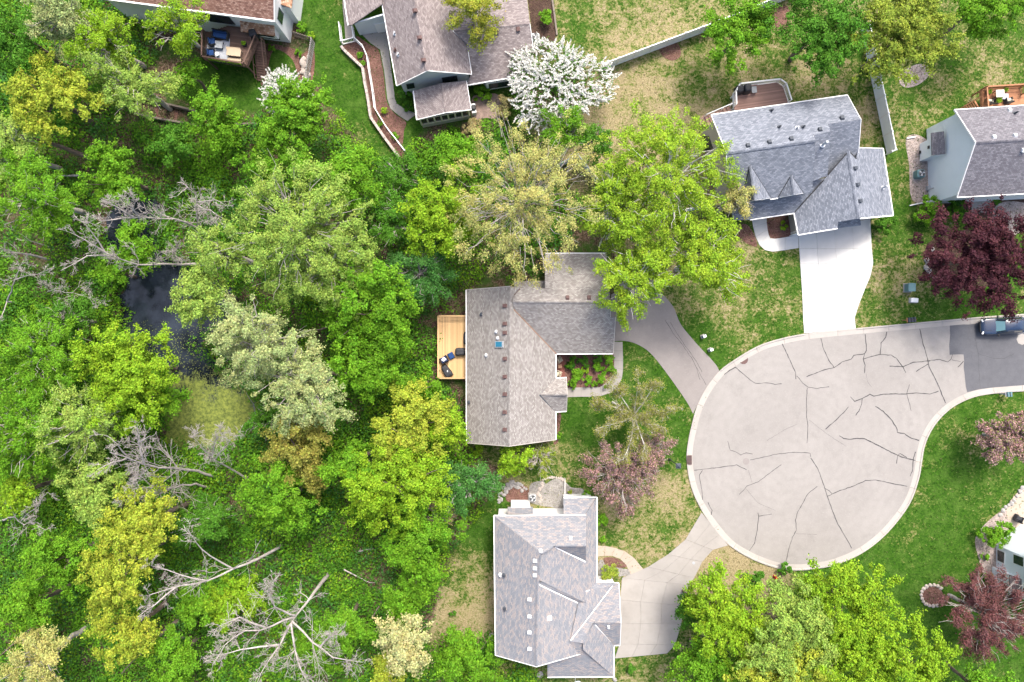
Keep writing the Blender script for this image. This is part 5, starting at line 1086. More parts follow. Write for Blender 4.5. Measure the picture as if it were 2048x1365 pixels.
for L in TREES:
    nm = 'flowering_tree' if L[5] in ('pink',) else ('birch_tree' if 'birch' in L[0] else ('maple_tree' if 'maple' in L[0] else 'tree'))
    tree(*L, name=nm, dens=(2.0 if L[5] == 'purple' else (2.3 if L[5] == 'tan' and L[3] > 100 else 1.6 if L[5] == 'pink' else (1.9 if L[5] == 'bronze' else 1.0))), col2=('plum' if L[5] == 'purple' else None), rnd=('round' in L[0] or 'over the top of the white side' in L[0] or 'maple' in L[0] or 'deep green' in L[0] or 'budding tan-yellow' in L[0] or 'crabapple' in L[0]))
# white blossom: arching sprays
def spray_tree(label, u, v, r, h, n, name, seed, dens):
    rs = np.random.RandomState(seed); zc = h * .6; c = np.array(W(u, v, zc)); Rr = r * S * (H - zc) / H
    t = thing(name, label, 'tree', (c[0], c[1], 0)); pos = []; nr = []; segs = []; gp = []
    path_segs((c[0], c[1], -.05), (c[0], c[1], h * .35), .16, .12, rs, 3, .02, segs)
    for k in range(n):
        a = rs.uniform(0, 2 * math.pi); rr = Rr * math.sqrt(rs.rand()) * (.85 + .15 * math.cos(3 * a)); e = c + np.array([rr * math.cos(a), rr * math.sin(a) * .8, (1 - (rr / Rr) ** 2) * h * .3 - h * .05])
        s0 = c + (e - c) * .35 - np.array([0, 0, h * .15])
        if k % 4 == 0: path_segs((c[0], c[1], h * .35), s0, .05, .025, rs, 3, .05, segs)
        d = (e - s0); d = d / np.linalg.norm(d) * .6 + rs.normal(size=3) * .45; d[2] = abs(d[2]) * .3; d /= np.linalg.norm(d); L = rs.uniform(.5, 1.15)
        path_segs(s0, e + d * L, .02, .008, rs, 3, .04, segs)
        m = int(dens * L); tt = rs.rand(m, 1); pos.append(e + d * L * tt + rs.normal(size=(m, 3)) * .07 * (1.2 - tt)); nr.append(rs.normal(size=(m, 3)) + np.array([0, 0, .8]))
        g = int(dens * .22); gp.append(e + rs.normal(size=(g, 3)) * .35 - np.array([0, 0, .4]))
    pos = np.vstack(pos); nr = np.vstack(nr); gp = np.vstack(gp); m = len(pos)
    leaf_mesh('blossom', pos, nr, rs.uniform(.09, .2, m), np.clip(np.array(PAL['white']) * rs.uniform(.75, 1.08, (m, 1)), 0, .86), M['petal'], t, .8, rs)
    leaf_mesh('crown', gp, rs.normal(size=(len(gp), 3)) + np.array([0, 0, 1]), rs.uniform(.18, .3, len(gp)), np.array(PAL['green']) * rs.uniform(.7, 1.3, (len(gp), 1)), M['leaf'], t, .5, rs)
    seg_mesh('trunk', segs, M['bark'], t, 5)
spray_tree('big tree covered in white blossom sprays beside the mauve house', 1112, 168, 118, 6.5, 560, 'flowering_tree', 5, 46)
spray_tree('lilac-white blossoming shrub below the white house stairs', 568, 182, 50, 3.6, 130, 'flowering_shrub', 6, 44)
# the twiggy front tree
bare('twiggy pale-barked tree coming into bud on the front lawn', [[(1225, 805, 0), (1262, 826, 3.2), (1268, 832, 5)], [(1266, 830, 4.2), (1240, 790, 6), (1222, 770, 7)], [(1268, 830, 4.4), (1300, 785, 6.4), (1310, 770, 7)], [(1270, 832, 4.2), (1320, 828, 6), (1345, 822, 7)], [(1270, 834, 4.4), (1300, 850, 6), (1330, 856, 6.6)], [(1268, 836, 4), (1262, 880, 6), (1246, 920, 6.8)], [(1266, 834, 4), (1220, 850, 6), (1190, 860, 6.6)], [(1264, 830, 4.4), (1228, 815, 6), (1200, 800, 6.4)], [(1270, 836, 4), (1285, 880, 6), (1290, 900, 6.6)], [(1268, 828, 4.4), (1275, 780, 6.4), (1276, 760, 7)]], 'tree', 1.6, 'birch', .14, 3, 2, 4, 'tree', .25, .3)
TT = [o for o in BARE if o['label'].startswith('twiggy pale-barked')][0]; rs = np.random.RandomState(12)
tips = np.array([q[1] for q in BARE[TT]]); k = 24000; pos = tips[rs.randint(0, len(tips), k)] + rs.normal(size=(k, 3)) * .2
cc_ = np.where(rs.rand(k, 1) < .55, np.array(PAL['bud']), np.array(PAL['gold'])) * rs.uniform(.55, 1.15, (k, 1))
leaf_mesh('crown', pos, rs.normal(size=(k, 3)) + np.array([0, 0, .6]), rs.uniform(.08, .18, k), cc_, M['leaf'], TT, .5, rs)

# ------------------------------------------------------------------ dead and bare trees in the woods
D = [
 ('bleached dead tree whose fan of twigs reaches over the north of the pond', [[(420, 472, 1), (392, 455, 3.5), (348, 438, 7), (300, 436, 10), (262, 436, 12.5)], [(270, 436, 12), (230, 412, 14), (205, 400, 15)], [(280, 437, 11.5), (255, 400, 14), (235, 385, 15)], [(268, 436, 12), (225, 440, 14), (190, 450, 15)]], .2, 1.3),
 ('bleached dead tree lying across the middle of the pond', [[(392, 528, 1), (330, 528, 4), (278, 530, 6.5), (240, 518, 8.5), (205, 503, 10.5)], [(215, 508, 10), (170, 480, 12), (140, 465, 13)], [(225, 512, 9), (175, 512, 11), (125, 540, 13)], [(210, 505, 10), (180, 460, 12), (165, 445, 13)]], .2, 1.3),
 ('grey dead tree standing north-east of the pond', [[(397, 478, 0), (394, 430, 4), (392, 385, 7)], [(394, 410, 5), (420, 420, 8), (450, 440, 10)], [(393, 390, 6.5), (375, 375, 8), (355, 392, 9)], [(394, 405, 5.5), (430, 400, 8), (452, 412, 10)]], .18, 1.4),
 ('small bleached dead crown in front of the pond bank tree', [[(352, 530, 0), (348, 512, 3), (346, 500, 5)], [(348, 510, 3.2), (330, 520, 5)], [(348, 510, 3.2), (366, 522, 5)], [(348, 508, 3.5), (352, 485, 5.2)]], .09, 1.6),
 ('long grey bare limb at the left edge beside the pond', [[(92, 518, .5), (50, 508, 3), (20, 502, 5), (-20, 496, 7)], [(98, 494, .5), (60, 482, 3), (30, 462, 5)]], .16, .6),
 ('bare grey tree at the left edge below the long limb', [[(14, 604, 2), (25, 572, 5), (38, 540, 7), (50, 525, 8)], [(30, 560, 6), (60, 550, 8), (85, 545, 9)], [(25, 575, 5), (5, 560, 7), (-10, 552, 8)], [(14, 604, 3), (0, 640, 5), (-15, 660, 6)]], .13, 1.2),
 ('twiggy bare shrub tree on the west bank', [[(90, 590, 0), (105, 580, 2.5), (130, 572, 4.5)], [(105, 580, 2.5), (160, 590, 5), (205, 602, 6)], [(100, 584, 2), (80, 560, 4)]], .09, 1.4),
 ('large bleached dead tree south of the duckweed', [[(430, 953, .5), (395, 942, 3), (356, 938, 6), (318, 936, 8.5), (285, 928, 10.5), (250, 914, 12.5), (220, 905, 14)], [(288, 928, 10.5), (278, 890, 12.5), (274, 850, 14.5)], [(255, 916, 12), (225, 925, 14), (195, 940, 15)], [(262, 920, 11.5), (235, 890, 14), (215, 872, 15)], [(277, 885, 12.8), (300, 872, 14)]], .22, 1.3),
 ('bleached dead tree with upright twigs right of the large dead one', [[(492, 957, .5), (462, 938, 3), (428, 920, 6), (420, 905, 8)], [(424, 912, 7), (400, 890, 9.5), (390, 870, 11)], [(424, 912, 7), (430, 885, 9.5), (440, 865, 11)], [(430, 920, 6), (455, 890, 9), (470, 872, 10)]], .17, 1.7),
 ('low bleached dead tree below the large dead one', [[(414, 975, .5), (392, 968, 2.5), (366, 970, 4.5), (335, 978, 6.5), (300, 976, 8.5), (264, 977, 10.5)], [(320, 978, 7), (285, 955, 9.5), (270, 940, 10.5)], [(340, 978, 6), (300, 995, 9), (250, 1000, 11)]], .18, 1.4),
 ('forked grey dead tree in the lower woods', [[(558, 1095, 1), (512, 1120, 4), (466, 1138, 6.5), (415, 1162, 9), (360, 1172, 11), (300, 1190, 13)], [(466, 1138, 6.5), (420, 1112, 9), (392, 1085, 11), (377, 1060, 12.5)], [(415, 1162, 9), (360, 1150, 11), (303, 1132, 13)], [(350, 1176, 11.3), (310, 1210, 13), (275, 1235, 14.5)]], .22, .9),
 ('small dead crown at the left edge of the lower woods', [[(0, 1042, 1), (30, 1034, 4), (48, 1050, 6), (70, 1040, 8)], [(40, 1045, 5), (80, 1010, 8), (95, 985, 9)], [(60, 1045, 7), (90, 1060, 9)]], .14, 1.3),
 ('great bleached dead tree spreading at the bottom', [[(637, 1174, 4), (618, 1200, 6.5), (592, 1232, 9), (575, 1256, 10.5)], [(590, 1234, 9), (545, 1252, 11), (490, 1262, 13), (450, 1290, 14.5), (425, 1330, 15.5)], [(580, 1250, 10), (560, 1290, 12), (535, 1325, 13.5), (515, 1365, 15)], [(582, 1248, 10), (590, 1300, 12), (602, 1340, 13.5), (622, 1372, 15)], [(585, 1244, 9.8), (625, 1285, 12), (665, 1315, 13.5), (725, 1325, 15)], [(592, 1232, 9), (550, 1215, 12), (535, 1185, 14), (545, 1165, 15)], [(530, 1255, 11.5), (480, 1235, 13), (440, 1252, 14.5)], [(560, 1290, 12), (480, 1300, 13.5), (430, 1312, 14.5)], [(640, 1295, 12.5), (668, 1270, 13.5), (680, 1262, 14)]], .25, 1.9),
]
for q, (lab, limbs, r0, tw) in enumerate(D): bare(lab, limbs, r0=r0 * .74, twig=tw * 1.35, seed=q * 5, tl=.36, kids=4, depth=2)
def log(label, pts, r, mat='bark', name='fallen_log', twig=0):
    bare(label, [pts], name, twig, mat, r, int(pts[0][0]), 1, 3, 'log', .3)
log('thick grey trunk leaning through the upper left trees', [(204, 326, .5), (150, 305, 3), (95, 285, 6), (40, 270, 9)], .34); log('short pale log north of the pond', [(160, 351, .6), (115, 352, .9)], .17, 'barkpale')
log('forked brown trunk at the lower left', [(356, 1242, .6), (320, 1270, 2.5), (285, 1305, 4.5), (243, 1348, 7)], .26); log('thin grey trunk at the lower left edge', [(92, 1236, .5), (50, 1268, 3), (0, 1312, 6)], .18); log('brown branch joining the forked trunk', [(378, 1276, .6), (330, 1276, 2.2), (310, 1290, 3)], .13)
log('pale crooked stick in the lower woods clearing', [(688, 1140, .7), (712, 1152, .9), (732, 1163, .9), (752, 1166, .7)], .09, 'deadwood'); log('pale broken branch left of the side lawn', [(718, 1104, .8), (748, 1098, 1.2)], .09, 'deadwood'); log('brown stump trunk by the bare soil patch', [(762, 1205, .5), (752, 1222, 1.5), (742, 1240, 2.4)], .13, 'bark'); log('dark curved trunk under the pine-deck trees', [(675, 645, 2), (640, 660, 3), (608, 667, 4)], .16); log('brown trunk between the silvery trees', [(680, 752, 4), (650, 738, 6), (628, 730, 7)], .2, 'bark', twig=.4)
log('pale thin trunk at the east end of the duckweed', [(513, 838, .2), (508, 810, 3), (492, 785, 6)], .09, 'barkpale')
log('white birch stem showing between leaves by the driveway', [(1331, 566, 0), (1335, 530, 3), (1334, 500, 5.5)], .14, 'birch', 'birch_tree')
# ------------------------------------------------------------------ undergrowth of the woods (uncountable)
WOOD = [(-60, -60), (380, -60), (300, 60), (320, 150), (270, 200), (285, 245), (420, 255), (520, 235), (640, 205), (700, 265), (770, 330), (800, 330), (850, 270), (930, 250), (1010, 260), (1120, 340), (1170, 440), (1095, 505), (1085, 560), (940, 572), (925, 600), (868, 640), (868, 765), (925, 775), (930, 890), (1000, 940), (985, 985), (925, 1060), (895, 1110), (870, 1190), (850, 1290), (990, 1275), (1000, 1330), (1090, 1345), (1090, 1430), (-60, 1430)]
def undergrowth():
    rs = np.random.RandomState(44); n = 8600; u = rs.uniform(-40, 1180, n); v = rs.uniform(-60, 1430, n)
    dd = pdist(u, v, WOOD); dp = pdist(u, v, POND)
    # thin on the leaf-litter clearings
    clear = np.zeros(n)
    for a, b, r in ((230, 290, 60), (330, 215, 45), (80, 480, 60), (150, 430, 40), (700, 470, 40), (790, 520, 40), (640, 690, 30), (900, 610, 40), (420, 770, 40), (300, 1310, 40), (1000, 540, 60), (560, 330, 25), (1130, 360, 50), (970, 930, 35)): clear = np.maximum(clear, np.exp(-((u - a) ** 2 + (v - b) ** 2) / (2 * r * r)))
    keep = (dd > 4) & (dp < 2) & (rs.rand(n) > clear * .75); u, v = u[keep], v[keep]; n = len(u)
    hh = rs.uniform(.3, 2.4, n); cr = rs.uniform(.55, 1.7, n) * (.6 + hh / 4); hh = np.minimum(hh, cr * 1.6); m = np.clip(66 * cr * cr, 26, 170).astype(int)
    ci = np.repeat(np.arange(n), m); N_ = len(ci)
    off = rs.normal(size=(N_, 3)); off[:, 2] = np.abs(off[:, 2]) * .9; off /= np.linalg.norm(off, axis=1, keepdims=True); off *= rs.uniform(.72, 1.05, (N_, 1))
    sub = rs.normal(size=(N_, 3)) * .10
    cen = np.stack([(u - 1024) * S, (682.5 - v) * S, np.zeros(n)], 1); pos = cen[ci] + off * np.stack([cr, cr, hh], 1)[ci] + sub; pos[:, 2] = np.clip(pos[:, 2], .06, None)
    pal = np.array([PAL['green'], PAL['bright'], PAL['deep'], PAL['teal'], PAL['lime']]); pc = pal[rs.choice(5, n, p=[.34, .40, .06, .10, .10])]
    col = pc[ci] * rs.uniform(.6, 1.2, (N_, 1))
    o = leaf_mesh('undergrowth', pos, off * .8 + rs.normal(size=(N_, 3)) * .45 + np.array([0, 0, .5]), rs.uniform(.17, .36, N_), col, M['leaf'], None, .55, rs)
    tag(o, 'mixed green undergrowth covering the woodland floor', 'undergrowth', kind='stuff')
undergrowth()
def grass_tufts():
    rs = np.random.RandomState(9); n = 60000; u = rs.uniform(560, 2080, n); v = rs.uniform(-10, 1375, n); lm = np.full(n, -1e9)
    for p in LAWNS: lm = np.maximum(lm, pdist(u, v, p))
    solid = [[(1372, 900), (1440, 735), (1610, 660), (2100, 620), (2100, 795), (1900, 830), (1850, 900), (1820, 1010), (1720, 1115), (1590, 1148), (1480, 1112), (1380, 980)], Lp + Rp[::-1], La + Ra[::-1], so_ + si_[::-1], [(1222, 590), (1290, 552), (1345, 612), (1440, 743), (1386, 830), (1300, 706), (1222, 684)], wo_ + wi_[::-1], [(1112, 706), (1230, 706), (1230, 778), (1112, 778)]]
    bad = np.zeros(n, bool)
    for p in solid: bad |= pdist(u, v, p) > -2
    k = (lm > 2) & ~bad; u, v = u[k], v[k]; n = len(u)
    num = np.full(n, 4e-4); den = np.full(n, 1e-3)
    for a, b, r, q in DRY: w = np.exp(-((u - a) ** 2 + (v - b) ** 2) / (2 * r * r)); num += w * q; den += w
    dr = np.clip(num / den * .9 - .06 + rs.normal(size=n) * .2, 0, 1)[:, None]
    col = (np.array([.04, .11, .010]) * (1 - dr) + np.array([.28, .235, .12]) * dr) * rs.uniform(.6, 1.35, (n, 1))
    pos = np.stack([(u - 1024) * S, (682.5 - v) * S, rs.uniform(.03, .08, n)], 1)
    o = leaf_mesh('grass', pos, rs.normal(size=(n, 3)) * .7 + np.array([0, 0, .6]), rs.uniform(.12, .30, n), col, M['leaf'], None, .32, rs)
    tag(o, 'tufts of grass standing in the lawns', 'grass', kind='stuff')
grass_tufts()
# ================================================================== FENCES
def wall_thing(name, label, cat, px): 
    p = W(*px[0]); return thing(name, label, cat, (p.x, p.y, 0))
def vinyl_fence(label, px, h=1.8, panel=1.93):
    t = wall_thing('privacy_fence', label, 'fence', px); pm = None
    og = ORG[t]
    for (a, b) in zip(px[:-1], px[1:]):
        A, B = W(*a), W(*b); L = (B - A).length; k = max(1, round(L / panel)); ang = math.atan2(B.y - A.y, B.x - A.x); l = L / k
        mb = MB().box((0, 0, h / 2 + .02), (l - .13, .045, h - .1)).box((0, 0, h - .03), (l - .13, .09, .12)).box((0, 0, .1), (l - .13, .09, .14))
        for q in range(int(l / .3)): mb.box((-l / 2 + .2 + q * .3, 0, h / 2), (.012, .06, h - .25))
        me = None; po = None
        for i in range(k + 1):
            p = A + (B - A) * (i / k)
            if i < k:
                c = A + (B - A) * ((i + .5) / k)
                if me is None:
                    o = mesh('panel', [(v[0] + og.x, v[1] + og.y, v[2]) for v in mb.v], mb.f, M['vinyl'], t); me = o.data
                else:
                    o = bpy.data.objects.new('panel', me); link(o, t)
                o.location = (c.x - og.x, c.y - og.y, 0); o.rotation_euler = (0, 0, ang)
            if po is None:
                pb = MB().box((0, 0, h / 2 + .04), (.13, .13, h + .08)).box((0, 0, h + .11), (.17, .17, .06), 0, .4)
                o = mesh('post', [(v[0] + og.x, v[1] + og.y, v[2]) for v in pb.v], pb.f, M['white'], t); po = o.data
            else: o = bpy.data.objects.new('post', po); link(o, t)
            o.location = (p.x - og.x, p.y - og.y, 0); o.rotation_euler = (0, 0, ang)
    return t
vinyl_fence('white vinyl fence running diagonally across the top lawn', [(1200, 142), (1428, 57), (1562, 3), (1640, -28)])
vinyl_fence('white vinyl fence right of the blue-grey house', [(1722, 60), (1737, 131), (1774, 309), (1766, 312)])
vinyl_fence('white vinyl fence winding between the birches', [(1080, 355), (1153, 316), (1200, 375), (1248, 443), (1340, 428), (1424, 414), (1505, 402)], 1.5)
def rail_fence(label, px, h=1.0, mat='white', gap=.16):
    t = wall_thing('rail_fence', label, 'fence', px); og = ORG[t]; bm = None
    for (a, b) in zip(px[:-1], px[1:]):
        A, B = W(*a), W(*b); d = (B - A); L = d.length; d.normalize()
        for z in (.15, h): fascia(t, A + Vector((0, 0, z)), B + Vector((0, 0, z)), M[mat], .09, .07, 'rail', 0)
        MB().box((A.x, A.y, h / 2 + .05), (.11, .11, h + .1), math.atan2(d.y, d.x)).build('post', M[mat], t)
        for i in range(1, int(L / gap)):
            p = A + d * (i * gap)
            if bm is None:
                mb = MB().box((0, 0, h / 2 + .05), (.035, .035, h - .15)); o = mesh('baluster', [(v[0] + og.x, v[1] + og.y, v[2]) for v in mb.v], mb.f, M[mat], t); bm = o.data
            else: o = bpy.data.objects.new('baluster', bm); link(o, t)
            o.location = (p.x - og.x, p.y - og.y, 0)
    p = W(*px[-1]); MB().box((p.x, p.y, h / 2 + .05), (.11, .11, h + .1)).build('post', M[mat], t)
    return t
rail_fence('long white rail fence curving down beside the mulch bed', [(707, 58), (711, 82), (728, 98), (737, 118), (741, 146), (748, 188), (752, 221), (774, 257), (812, 306)])
rail_fence('short white rail fence round the top of the retaining wall', [(682, 54), (686, 90), (710, 84)])
# slatted fence of the white house: wide silvered boards
def slat_fence(label, px, h=1.2, mat='silver', gap=.24, w=.13):
    t = wall_thing('picket_fence', label, 'fence', px)
    for (a, b) in zip(px[:-1], px[1:]):
        A, B = W(*a), W(*b); d = B - A; L = d.length; d.normalize(); ang = math.atan2(d.y, d.x)
        for z in (.25, h - .15): fascia(t, A + Vector((0, 0, z)), B + Vector((0, 0, z)), M[mat], .07, .09, 'rail', 0)
        for i in range(int(L / gap) + 1):
            p = A + d * (i * gap); MB().box((p.x, p.y, h / 2 + .05), (w, .05, h), ang).build('slat', M[mat], t)
slat_fence('silvery slatted fence right of the white house', [(622, 172), (618, 158), (630, 88)], 1.5)
slat_fence('short dark slatted gate fence beside the white house', [(592, 74), (630, 86)], 1.3, 'timber')
# ================================================================== RETAINING WALLS
def timber_wall(label, px, h=.6, mat='timber', course=.2, blk=2.2, w=.2, name='retaining_wall', piece='timber'):
    t = wall_thing(name, label, 'wall', px); rr = random.Random(len(px))
    for (a, b) in zip(px[:-1], px[1:]):
        A, B = W(*a), W(*b); d = B - A; L = d.length; d.normalize(); ang = math.atan2(d.y, d.x)
        for c in range(int(round(h / course))):
            s = -(c % 2) * blk * .5
            while s < L - .05:
                e = min(s + blk, L); s0 = max(s, 0)
                if e - s0 > .08:
                    p = A + d * ((s0 + e) / 2); MB().cbox((p.x + rr.uniform(-.012, .012), p.y + rr.uniform(-.012, .012), course * (c + .5)), (e - s0 - .02, w, course - .012), ang, .015).build(piece, M[mat], t)
                s += blk
timber_wall('upper grey timber wall of the terrace at the upper left', [(285, 197), (330, 210), (395, 226), (430, 234)], .8); timber_wall('lower grey timber wall of the terrace at the upper left', [(274, 230), (330, 242), (400, 254), (520, 250)], .6)
timber_wall('curved block retaining wall below the white rail fence', [(684, 96), (690, 104), (727, 139), (731, 166), (738, 204), (743, 238), (772, 280), (800, 318)], .6, 'stone', .2, .45, .28, 'retaining_wall', 'block')
timber_wall('edging timber along the dark mulch bed at the top', [(1100, -30), (1108, 25), (1114, 72)], .2, 'timber')
timber_wall('white kerb board at the end of the river rock strip', [(1812, 278), (1830, 275)], .2, 'white', .2, 1.2, .12, 'bed_edging', 'board')
timber_wall('white kerb board in front of the pale blue wall', [(1818, 412), (1855, 404)], .2, 'white', .2, 1.4, .12, 'bed_edging', 'board')
# boulders
def stones(label_t, cat, spots, mat, group, name='boulder', seed=0):
    rr = random.Random(seed); protos = []
    for q in range(4):
        mb = MB(); n = 9; rings = [(.0, .55), (.18, .95), (.5, 1.0), (.8, .7), (.95, .3)]; vs = []; fs = []
        for z, r in rings:
            for j in range(n):
                a = 2 * math.pi * j / n; k = r * rr.uniform(.82, 1.12); vs.append((k * math.cos(a) * .5, k * math.sin(a) * .5, z * .62 + rr.uniform(-.03, .03)))
        for i in range(len(rings) - 1):
            for j in range(n): fs.append((i * n + j, i * n + (j + 1) % n, (i + 1) * n + (j + 1) % n, (i + 1) * n + j))
        fs += [tuple(range(n - 1, -1, -1)), tuple(4 * n + j for j in range(n))]
        me = bpy.data.meshes.new(name); me.from_pydata(vs, [], fs); me.materials.append(M[mat]); protos.append(me)
    for i, (u, v, s) in enumerate(spots):
        o = bpy.data.objects.new(name, protos[i % 4]); COL.objects.link(o); p = W(u, v); o.location = (p.x, p.y, -.03)
        o.scale = (s * rr.uniform(.85, 1.25), s * rr.uniform(.8, 1.1), s * rr.uniform(.7, 1)); o.rotation_euler = (0, 0, rr.uniform(0, 6)); tag(o, label_t, cat, group)
rr = random.Random(4)
ring = [(1000 + rr.uniform(-3, 3), 1006 - i * 4.2 + rr.uniform(-2, 2), rr.uniform(.25, .5)) for i in range(6)] + [(1004 + i * 5 + rr.uniform(-2, 2), 978 - 11 * math.sin(i / 10 * 3.1) + rr.uniform(-3, 3), rr.uniform(.25, .55)) for i in range(11)] + [(1008 + i * 4.5, 990 - 18 * math.sin(i / 9 * 3.1) + rr.uniform(-3, 3), rr.uniform(.3, .6)) for i in range(9)]
stones('grey boulder in the ring around the red mulch hollow', 'boulder', ring, 'stonew', 'boulders around the red mulch hollow', seed=1)
stones('small stone edging the pale gravel garden', 'stone', [(1080 + 3 * math.sin(i) + (i - 6) * .2 * i * .6, 1004 - i * 4.2 + rr.uniform(-1, 1), rr.uniform(.25, .45)) for i in range(10)] + [(1086 + i * 4.4, 960 - 5 * math.sin(i / 9 * 3.1), rr.uniform(.25, .42)) for i in range(10)], 'stone', 'stones edging the pale gravel garden', 'edging_stone', 2)
stones('pale flat stone on the left rim of the purple maple bed', 'stone', [(1853, 520, .7), (1855, 528, .6), (1851, 535, .6), (1856, 541, .65), (1861, 512, .6), (1858, 549, .6), (1868, 556, .5), (1864, 500, .5)], 'stonew', 'pale stones at the purple maple', 'edging_stone', 3)
stones('rounded stone in the ring under the bronze tree', 'stone', [(1865 + 23 * math.cos(a), 1191 + 21 * math.sin(a), rr.uniform(.38, .5)) for a in [x * .33 + 1.2 for x in range(14)]], 'stone', 'stone ring under the bronze tree', 'edging_stone', 4)
stones('flat stone in the rockery below the slatted fence', 'stone', [(598 + rr.uniform(0, 20), 115 + i * 6, rr.uniform(.5, .95)) for i in range(8)], 'stone', 'stones of the rockery by the slatted fence', 'boulder', 5)
stones('stone in the curved edge of the tan patio', 'stone', [(2000 + i * 5.5, 1030 - i * 6.4 - 3 * math.sin(i), rr.uniform(.4, .6)) for i in range(9)], 'stonew', 'stones along the tan patio', 'edging_stone', 6)
stones('loose grey rock left of the mottled-roof house', 'rock', [(984, 1272, .8), (986, 1280, .55)], 'stonew', 'loose rocks at the mottled-roof house', 'boulder', 7); stones('pale rock below the south gable of the mottled-roof house', 'rock', [(1080, 1349, .7)], 'stonew', None, 'boulder', 8); stones('pale rock at the garage corner downspout', 'rock', [(1229, 1358, .6)], 'stonew', None, 'boulder', 9)
for o in bpy.data.objects:
    if 'group' in o and o['group'] is None: del o['group']
# ================================================================== SHRUBS
SH = [('round boxwood at the upper left of the mulch bed', 1168, 721, 13, 'green'), ('round boxwood at the upper right of the mulch bed', 1218, 720, 12, 'bright'), ('round boxwood halfway down the right side of the mulch bed', 1220, 742, 13, 'bright'), ('round boxwood at the lower right bend of the path', 1205, 762, 13, 'bright'), ('round boxwood at the bottom of the mulch bed', 1182, 765, 13, 'bright'), ('round boxwood next to the porch gable', 1144, 770, 11, 'bright'),
      ('loose leafy perennials left in the mulch bed', 1152, 752, 17, 'bright'), ('leafy perennial in the middle right of the mulch bed', 1196, 734, 13, 'bright'), ('low green perennial at the top of the mulch bed', 1195, 716, 11, 'green'), ('small green perennial at the mulch bed centre', 1170, 740, 9, 'lime'), ('bluish dark shrub near the porch chairs', 1147, 727, 14, 'dark'), ('dark shrub by the porch floor', 1135, 731, 7, 'dark'),
      ('clipped round shrub at the corner of the white driveway', 1769, 445, 23, 'green'), ('small leafy shrub in the mulch by the white path', 1566, 452, 10, 'lime'), ('bright shrub at the corner of the pale blue house', 1858, 421, 32, 'bright'), ('dark hedge shrub left of the entrance slab', 1910, 418, 26, 'dark'), ('small shrub right of the entrance slab', 1992, 402, 9, 'green'), ('flowering green shrub on the patio bank of the blue-walled house', 1996, 1066, 33, 'bright'), ('small green plant in the river rock bed', 1970, 1114, 9, 'bright'), ('green shrub at the bay of the blue-walled house', 1977, 1152, 9, 'bright'),
      ('shrub along the east wall of the mottled-roof house', 1203, 1037, 15, 'bright'), ('second shrub along that east wall, nearer the path', 1206, 1080, 8, 'bright'), ('round spiky shrub beside the garage of the mottled-roof house', 1219, 1144, 20, 'olive'), ('green shrub at the back corner of the mottled-roof house', 1172, 990, 10, 'bright'), ('leafy bush on the kerb at the bottom of the turning circle', 1568, 1139, 15, 'green'), ('low bushes at the edge of the lower right clump', 1505, 1160, 22, 'green'),
      ('small shrub at the south-east corner of the middle house', 1117, 872, 8, 'bright'), ('bright shrub beside the white house bay', 602, 55, 12, 'bright'), ('flowering low shrub along the slatted fence', 622, 72, 9, 'lime'), ('leafy plant in the bed behind the white house', 543, 97, 8, 'bright'), ('plant in the rockery by the slatted fence', 597, 107, 8, 'bright'), ('green shrub beside the air conditioner at the top', 1090, 38, 18, 'bright'), ('lush low plants under the bay window', 966, 186, 18, 'bright'), ('dark shrub at the sunroom wall', 806, 192, 14, 'green'), ('flowering dark shrub by the sunroom path', 817, 212, 12, 'dark'), ('small hosta in the mulch by the path', 769, 221, 8, 'lime'), ('green plant at the foot of the white rail fence', 760, 248, 7, 'bright'), ('plant at the lower end of the white rail fence', 790, 273, 8, 'bright'), ('green tuft below the short white rail', 720, 110, 7, 'bright'), ('second green tuft below the short white rail', 725, 127, 6, 'bright'),
      ('brown-leaved shrub at the patio edge', 1010, 212, 24, 'bud'), ('brownish shrub below the sunroom patio', 940, 255, 20, 'bud'), ('yellow-green bush under the south gable wall', 955, 900, 16, 'lime'), ('small plant below the pale gravel line', 1140, 983, 5, 'olive'), ('green shrub at the driveway edge of the side lawn', 1262, 1338, 11, 'green'), ('low weed clump on the bare soil patch', 905, 1225, 8, 'green')]
for lab, u, v, r, c in SH:
    k = 'shrub'; h = max(.45, min(2.4, r * S * 1.35))
    tree(lab, u, v, r, h, c, k, name='shrub', cat='shrub', col2=('bright' if c == 'dark' else None), dens=.9)
for o in bpy.data.objects:
    if o.name.startswith('shrub') and o.get('label', '') == '': pass
